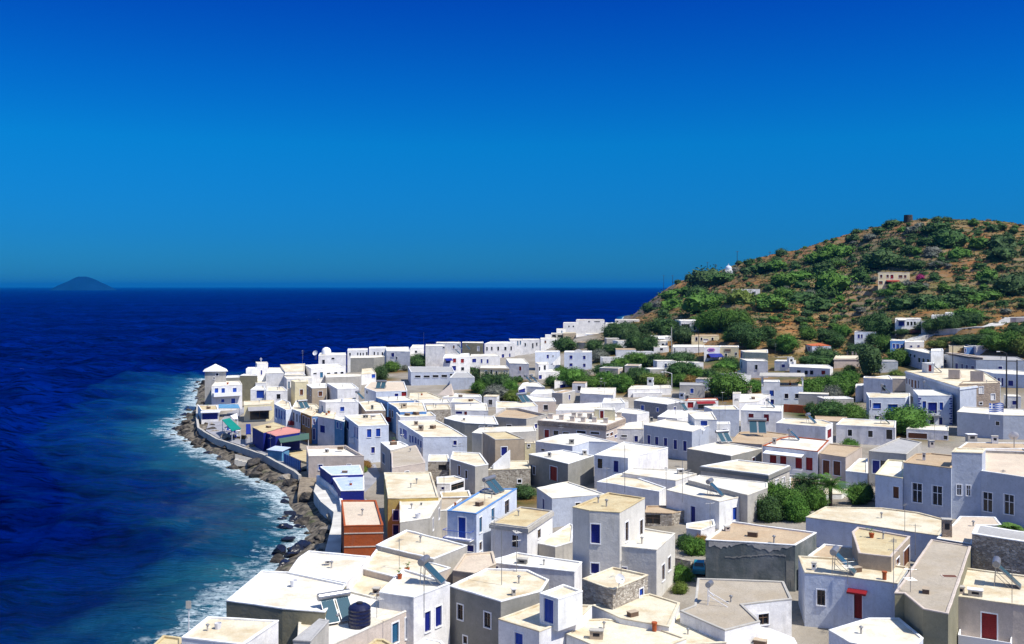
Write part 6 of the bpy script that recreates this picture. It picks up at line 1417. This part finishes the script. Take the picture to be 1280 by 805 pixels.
for (root,P,z,zb,lab) in list(HOUSES):
    if ni>95 or abs(area(P))<22 or min(p[1] for p in P)>270: continue
    for q in range(rq.choice([1,1,2])):
        a=[rq.random() for _ in P]; sa=sum(a); X=sum(p[0]*w_ for p,w_ in zip(P,a))/sa; Y=sum(p[1]*w_ for p,w_ in zip(P,a))/sa
        if not inside((X,Y),P): continue
        k=rq.choice([0,0,0,0,0,1,1,2,3]); place(RI[k],(X,Y,z-.17),rq.random()*6,rq.uniform(.9,1.3),None,GR[k]); ni+=1

KN={'d':'dark green tree','g':'fresh green tree','y':'yellow green tree','s':'silver grey tree','o':'rusty shrub','m':'purple flowering bush'}
areas={id(V_):'in the garden valley before the taverna',id(W_):'around the pergola house and the white bungalow',id(X_):'between the red roofed house and the blue cube house',id(U_):'near the round pediment house',id(R_):'by the light blue hall',id(O_):'at the left seaside gardens',id(J_):'by the blue shuttered houses',id(I_):'left of the blue shuttered houses',id(Y_):'beside the hill road',id(K_):'behind the rubble wall house'}
for (t,x,y,w_,h_,lf) in VT:
    u,v=t(x,y); rc=raycast(u,v)
    if rc is None: continue
    k=rc[1]/F; g=areas[id(t)]
    if t is Y_ and 190<y<370: h_*=.6
    tree(rc[0],rc[1],rc[2],w_/t.k*k/2*1.05,h_/t.k*k*1.1,lf,KN[lf]+' '+g,KN[lf]+'s '+g,key=('tall%d'%random.randrange(2)) if h_>w_*1.3 else None)
# big trunked trees before the glazed porch house
for x,w_ in ((810,150),(930,180),(1060,160),(1180,170)):
    rc=raycast(*V_(x,205)); k=rc[1]/F
    tree(rc[0],rc[1],rc[2],w_/8*k/2*1.2,250/8*k,'g','large leafy tree with dark bare trunks before the glazed porch house','large trees before the glazed porch house',key='hi%d'%random.randrange(4))
# near bush and palms
for (x,y,r,lf,sx) in ((330,700,15,'g',1),(430,760,17,'g',1),(520,690,15,'d',1),(310,780,14,'d',1),(600,720,12,'g',1),(860,690,11,'g',1),(910,670,9,'d',1),(480,790,13,'g',1)):
    X,Y=wpos(I_,x,y,5.0); tree(X,Y,gz(X,Y)-.5,r*Y/F,r*1.9*Y/F+1.5,lf,'bushy green garden tree right of the navy and blue shuttered house','bushy trees beside the palms',key='hi%d'%random.randrange(4))
def palm(x,y,z,h,R0,label,n=44,seed=0):
    rg=random.Random(seed); o=empty('palm_tree',(x,y,z)); tag(o,label,'palm tree'); m=MB()
    for k in range(8): m.tube((0,0,h*k/8),(0,0,h*(k+1)/8+.05),.26,.21,n=9)
    m.build('trunk',BARK,o); f=MB()
    for i in range(n):
        a=i*2.4; el=rg.uniform(-.1,1.25); prev=None
        for j in range(9):
            t_=j/8; x_=math.cos(el)*t_*R0; z_=h+math.sin(el)*t_*R0-1.1*R0*.5*t_*t_
            c=Vector((math.cos(a)*x_,math.sin(a)*x_,z_)); s=Vector((-math.sin(a),math.cos(a),0))
            if prev is not None:
                for q in (-1,1):
                    for e_ in (0,.5):
                        b0=prev.lerp(c,e_); wd=.55*math.sin(math.pi*min(1,t_*.9+.1))*R0/2.4
                        d=(c-prev).normalized(); f.add([b0,b0+d*.10,b0+s*q*wd+d*.35-Vector((0,0,wd*.45))],[[0,1,2]])
                        
            prev=c
    f.build('crown',LEAF['g'] if seed else LEAF['d'],o)
for i,(x,y,h) in enumerate(((545,640,2.6),(690,655,2.6))):
    X,Y=wpos(I_,x,y,6.0); palm(X,Y,gz(X,Y),h,3.8,('left' if i==0 else 'right')+' palm behind the bushy garden trees',seed=i)
X,Y=wpos(J_,1195,805,9.2); palm(X,Y,gz(X,Y),3.0,2.2,'small palm at the right edge before the big grey blue house',seed=4)
# little plants by the alley and in pots
for (t,x,y,z,r,lf,lab) in ((D_,250,270,4.2,1.4,'g','green bush between the tall plain tower house and the weathered dark house'),(D_,195,235,4.2,1.2,'d','dark bush at the foot of the white stair terrace'),(D_,160,430,4.0,1.3,'g','climbing green shrub right of the tower house'),(D_,150,500,4.0,.9,'y','small yellow green shrub in the alley by the angular tan roof'),
  (D_,285,220,4.2,.9,'o','orange flowering shrub in the alley gap'),(F_,487,195,3.2,1.1,'o','orange flowering pot plant at the lane corner'),(F_,462,225,3.2,1.0,'y','yellow green climber on the pale blue roofed building'),(N_,470,500,3.0,.7,'o','flowers at the edge of the restaurant deck'),(Z1,820,540,2.8,.9,'o','orange flowers beside the bright green awning'),
  (I_,810,275,5.4,1.8,'g','small garden shrub below the low lavender house'),(Y_,1300,640,12,.5,'g','shrub behind the twin poles'),(R_,1130,700,5,2.2,'y','yellow dry shrub at the edge of the dark green trees'),(a_,830,200,6,2.6,'o','rust coloured shrub by the curved street lamp'),(a_,960,200,6,2.2,'o','rust coloured shrub right of the curved street lamp'),(a_,905,110,6,1.8,'s','grey leafless bush in the garden valley'),(J_,1205,52,9.5,1.2,'d','dark shrub right of the striped flag'),(J_,1260,52,9.5,1.2,'d','second dark shrub at the right edge behind the flag')):
    X,Y=wpos(t,x,y,z); shrub(X,Y,max(gz(X,Y),0),r,lf,lab,None,key='hi%d'%random.randrange(4))
rc=raycast(*h1(962,742)); shrub(rc[0],rc[1],rc[2],2.2,'m','magenta bougainvillea right of the cream hillside house',None)
# hillside shrubs ------------------------------------------------
EXP=[(h1,600,610,270,'d'),(h1,950,600,120,'d'),(h1,800,590,130,'d'),(h1,700,190,160,'d'),(h1,620,180,90,'d'),(h1,340,255,150,'d'),(h1,470,340,110,'s'),(h1,1150,620,130,'s'),(h1,1100,490,130,'s'),(h1,700,420,170,'d'),(h1,870,370,90,'d'),(h1,1010,370,130,'d'),(h1,1150,270,250,'d'),(h1,560,270,110,'d'),(h1,1110,700,70,'d'),(h1,220,480,180,'g'),(h1,130,600,180,'d'),(h1,90,450,150,'g'),(h1,380,660,140,'d'),(h1,860,100,150,'d'),(h1,1230,140,130,'d'),(h1,1140,140,120,'d'),(h1,1010,130,80,'d'),(h1,300,330,120,'d')]
HY=T(1120,300,8)
EXP+=[(HY,650,180,170,'g'),(HY,850,90,170,'g'),(HY,1080,120,200,'d'),(HY,1090,200,200,'d'),(HY,850,290,130,'d'),(HY,930,410,170,'g'),(HY,1200,560,300,'d'),(HY,1180,500,240,'d'),(HY,700,580,200,'d'),(HY,940,600,160,'g'),(HY,540,680,260,'d'),(HY,330,660,220,'d'),(HY,430,690,150,'g'),(HY,750,790,210,'g'),(HY,80,700,220,'d'),(HY,230,300,120,'d'),(HY,100,270,160,'d'),(HY,430,290,120,'d'),(HY,370,180,110,'s'),(HY,220,530,110,'d'),(HY,400,400,70,'d'),(HY,560,80,290,'d'),(HY,660,400,90,'d'),(HY,1070,640+20,100,'d'),(HY,1060,290,80,'d'),(HY,10,500,150,'g'),(HY,820,640,150,'g')]
EXP+=[(h2,300,330,150,'d'),(h2,280,420,130,'d'),(h2,420,420,170,'d'),(h2,620,240,150,'d'),(h2,640,540,200,'g'),(h2,830,560,130,'d'),(h2,980,300,180,'g'),(h2,1080,280,170,'g'),(h2,860,720,210,'d'),(h2,640,650,150,'g'),(h2,540,790,260,'g'),(h2,1000,790,220,'d'),(h2,1150,600,330,'g'),(h2,1080,660,160,'d'),(h2,800,480,190,'g'),(h2,1050,450,200,'d'),(h2,150,600,130,'g'),(h2,210,720,200,'y'),(h2,320,660,130,'d'),(h2,780,140,90,'d'),(h2,950,120,60,'d'),(h2,1070,105,70,'d'),(h2,1150,95,80,'d'),(h2,1180,370,160,'g'),(h2,580,380,160,'g')]
EXP+=[(h0,900,650,170,'d'),(h0,640,670,170,'g'),(h0,330,710,140,'d'),(h0,450,630,110,'d'),(h0,820,460,110,'d'),(h0,1000,560,300,'d'),(h0,1150,530,200,'d'),(h0,570,560,60,'d'),(h0,1130,370,90,'d'),(h0,700,520,90,'d'),(h0,150,780,200,'d'),(h0,420,790,120,'d'),(h0,650,780,180,'g'),(h0,1100,700,150,'d'),(h0,1210,460,90,'d'),(h0,780,620,130,'g'),(h0,950,790,300,'g')]
def rcap(u,v): return .68 if v<np.interp(u,[778,800,830,870,900,922,960,1000,1035,1070,1100,1135,1200,1280],[392,374,359,346,338,333,319,309,296,286,279,275,273,276])+9 else 1
hs=[]; cnt=0
def blocked(u,v):
    for (root,P,z,zb,lab) in HOUSES:
        if 'hill' in lab or 'villa' in lab or 'farmhouse' in lab:
            uu=[640+p[0]/p[1]*F for p in P]; Yn=min(p[1] for p in P); vt=HZ+(EYE-z)*F/Yn
            if min(uu)-3<u<max(uu)+3 and vt-2<v<vt+17: return True
    return False
for x,y,w_ in ((150,700,110),(230,715,130),(310,705,120),(380,690,110)):
    rc=raycast(*h2(x,y)); r=w_/8*rc[1]/F/2*1.1; shrub(rc[0],rc[1],rc[2],r,'g','green shrub in a row directly below the small hillside villa','shrubs below the small hillside villa',squash=.8)
gH='shrubs scattered over the terraced hillside'
for (t,x,y,w_,lf) in EXP:
    u,v=t(x,y)
    if blocked(u,v): continue
    rc=raycast(u,v)
    if rc is None or rc[1]>1200: continue
    r=w_/t.k*rc[1]/F/2*1.5*rcap(u,v); key={'d':'dark round shrub on the terraced hillside','g':'brighter green shrub on the terraced hillside','s':'grey leafed shrub on the terraced hillside','y':'yellow green tree below the small hillside villa'}[lf]
    shrub(rc[0],rc[1]+r*.3,rc[2]-.2,r,lf,key,gH+' ('+KN[lf].split()[0]+')' if False else {'d':'dark shrubs on the hillside','g':'brighter shrubs on the hillside','s':'grey shrubs on the hillside','y':'yellow green hillside trees'}[lf],squash=random.uniform(.6,.85)); hs.append((u,v,w_/t.k)); cnt+=1
tries=0
while cnt<285 and tries<9000:
    tries+=1; u=random.uniform(762,1285); v=random.uniform(272,418)
    d_=min((math.hypot(u-a,(v-b)*1.7)-c*.30 for a,b,c in hs),default=99); sz=random.choice([5,6,6,7,8,9,10,12])
    if v>408 and u<1000: continue
    if d_<sz*.55 or blocked(u,v): continue
    if 1140<u<1290 and 325<v<352 and random.random()<.6: continue
    rc=raycast(u,v)
    if rc is None or rc[1]>1250: continue
    z,dd,hm=ground(np.array([rc[0]]),np.array([rc[1]]),True)
    if hm[0]<.4 or dd[0]<4: continue
    if any(p and math.hypot(p[0]-rc[0],p[1]-rc[1])<5 for p in rp): continue
    r=sz*rc[1]/F/2*1.6*rcap(u,v); lf=random.choice('dddddggds')
    shrub(rc[0],rc[1],rc[2]-.15,r,lf,{'d':'dark round shrub on the terraced hillside','g':'brighter green shrub on the terraced hillside','s':'grey leafed shrub on the terraced hillside'}[lf],{'d':'dark shrubs on the hillside','g':'brighter shrubs on the hillside','s':'grey shrubs on the hillside'}[lf],squash=random.uniform(.7,.95)); hs.append((u,v,sz)); cnt+=1
print('shrubs',cnt)
scr=MB(); rs=random.Random(9); nsc=0
for q in range(60000):
    if nsc>=1700: break
    u=rs.uniform(765,1300); v=rs.uniform(270,415)
    rc=raycast(u,v) if q%1==0 else None
    if rc is None or rc[1]>1200: continue
    z,dd,hm=ground(np.array([rc[0]]),np.array([rc[1]]),True)
    if hm[0]<.4 or dd[0]<4 or blocked(u,v): continue
    if any(p and math.hypot(p[0]-rc[0],p[1]-rc[1])<4 for p in rp): continue
    r=rs.uniform(1.2,4.4)*rc[1]/F*rcap(u,v); a=rs.random()*6.28
    for k in range(34):
        d=Vector((rs.gauss(0,1),rs.gauss(0,1),abs(rs.gauss(0,.8)))).normalized(); p=Vector((rc[0],rc[1],rc[2]))+Vector((d.x*r*1.3,d.y*r,d.z*r*.7))*rs.uniform(.6,1.1)
        n3=(d+Vector((rs.gauss(0,.5),rs.gauss(0,.5),rs.gauss(0,.5)))).normalized(); e1=n3.orthogonal().normalized(); e2=n3.cross(e1); s=r*rs.uniform(.22,.42)
        scr.add([p-e1*s,p-e2*s*.6,p+e1*s,p+e2*s*.6],[[0,1,2,3]])
    nsc+=1
tag(scr.build('scrub',LEAF['d']),'low scrub scattered between the larger hillside shrubs','scrub',kind='stuff')
# dry grass clumps over the hill: one mass nobody could count
mb=MB(); rg=random.Random(5)
for k in range(12000):
    Y=rg.uniform(290,640); u=rg.uniform(780,1290); X=(u-640)/F*Y
    mb.v.append((X,Y,0)); 
pts=np.array(mb.v); z,d,hm=ground(pts[:,0],pts[:,1],True); g=MB()
for (X,Y,_),zz,dd,h_ in zip(pts,z,d,hm):
    if h_<.5 or dd<4: continue
    for j in range(3):
        a=rg.random()*6.28; s=rg.uniform(.25,.6); hgt=rg.uniform(.15,.4); x0=X+rg.uniform(-.6,.6); y0=Y+rg.uniform(-.6,.6); c,s_=math.cos(a)*s,math.sin(a)*s
        g.add([(x0-c,y0-s_,zz-.1),(x0+c,y0+s_,zz-.1),(x0+c*.6+.1,y0+s_*.6,zz+hgt),(x0-c*.7,y0-s_*.7,zz+hgt*.8)],[[0,1,2,3]])
tag(g.build('dry_grass',mat('dry_grass_blades',(.25,.17,.07),var=.5,vs=.05,stain=.7,stcol=(.13,.12,.04),sts=.04,bump=0)),'dry grass and low scrub over the hill terraces','grass',kind='stuff')
# ------------------------------------------------------------ boulders
RK=[stone_m for stone_m in (mat('dark_rock',(.05,.045,.04),var=.5,vs=1.5,stain=.6,stcol=(.16,.13,.10),sts=1.2,bump=.8,rnd=.4),mat('pale_rock',(.34,.30,.25),var=.4,vs=1.5,stain=.5,stcol=(.15,.12,.09),sts=1.0,bump=.8,rnd=.3),mat('wet_rock',(.012,.012,.022),rough=.3,spec=.5,var=.4,bump=.6))]
RM=[]
for k in range(8):
    bm=bmesh.new(); bmesh.ops.create_icosphere(bm,subdivisions=3,radius=1); off=Vector((k*5.3,k*2.1,0))
    for v in bm.verts:
        d=v.co.normalized(); f=1
        for q in range(7):   # chipped planes
            pn=Vector((math.sin(k*3+q*2.1),math.cos(k*1.7+q*3.3),math.sin(q*1.3+k))).normalized(); dd=d.dot(pn)
            if dd>.45: f=min(f,.62/dd)
        v.co=d*f*(1+noise.noise(d*3+off)*.12); v.co.z*=.72; v.co.x*=1.15
    row=[]
    for mt in RK:
        me=bpy.data.meshes.new('boulder'); bm.to_mesh(me); me.materials.append(mt); row.append(me)
    bm.free(); RM.append(row)
def boulder(x,y,z,r,mi,label,group):
    o=bpy.data.objects.new('boulder',random.choice(RM)[mi]); S.collection.objects.link(o); o.location=(x,y,z); o.rotation_euler=(random.uniform(-.4,.4),random.uniform(-.4,.4),random.random()*6.28); o.scale=(r*random.uniform(.8,1.2),r*random.uniform(.8,1.2),r*random.uniform(.7,1.1)); tag(o,label,'boulder',group)
nb=0; tries=0; seg=[tuple(CP[i]) for i in range(6,25)]
while nb<288 and tries<9000:
    tries+=1; i=random.randrange(len(seg)-1); f=random.random(); a=Vector(seg[i]); b=Vector(seg[i+1]); p=a.lerp(b,f); e=(b-a).normalized(); nn=Vector((e.y,-e.x))
    off=random.uniform(-1.5,8.5); q=p+nn*off; z,d,hm=ground(np.array([q.x]),np.array([q.y]),True)
    if d[0]<-2.2 or d[0]>8.5: continue
    r=random.choice([.5,.6,.7,.8,.95,1.15,1.5])*(1 if d[0]>0 else .8); mi=0 if d[0]<3.0 else random.choice([0,1,1]); 
    if d[0]<.6: mi=2 if random.random()<.5 else 0
    boulder(q.x,q.y,max(z[0],0)+r*.1,r,mi,('dark boulder low on the rocky shore','pale grey boulder high on the rocky shore below the sea wall','black wet boulder at the foam line')[mi],('dark shore boulders','pale shore boulders','wet shore boulders')[mi]); nb+=1
for (x,y,r,lab) in ((900,165,1.2,'topmost of the four wet rocks standing in the foam'),(848,235,1.3,'second of the four wet rocks standing in the foam, beside the long flat one'),(915,258,1.0,'long flat wet rock in the foam'),(868,315,.8,'lowest of the four wet rocks standing in the foam'),(640,130,1.0,'lone dark rock awash farther out in the water'),(875,95,1.3,'dark rock at the inner edge of the foam'),(860,35,.9,'uppermost small dark rock in the foam'),(960,45,1.3,'dark rock touching the shore rocks'),(1010,205,1.7,'large navy black rock beside the white roof by the rocks')):
    X,Y=wpos(A_,x,y,0); o=boulder(X,Y,.15,r*1.05,2,lab,None)
# ------------------------------------------------------------ sea air
hz=MB(); hz.box((0,0,64),(84000,84000,164)); o=hz.build('haze',bpy.data.materials.new('haze_air')); tag(o,kind='stuff',label='thin blue sea haze over the water and the far island',cat='haze')
m=o.data.materials[0]; m.use_nodes=True; t=m.node_tree; t.nodes.clear(); ou=t.nodes.new('ShaderNodeOutputMaterial'); pv=t.nodes.new('ShaderNodeVolumePrincipled')
pv.inputs['Color'].default_value=(.006,.27,.72,1); pv.inputs['Density'].default_value=.00005; pv.inputs['Anisotropy'].default_value=.2; t.links.new(pv.outputs[0],ou.inputs['Volume'])
S.cycles.volume_bounces=0
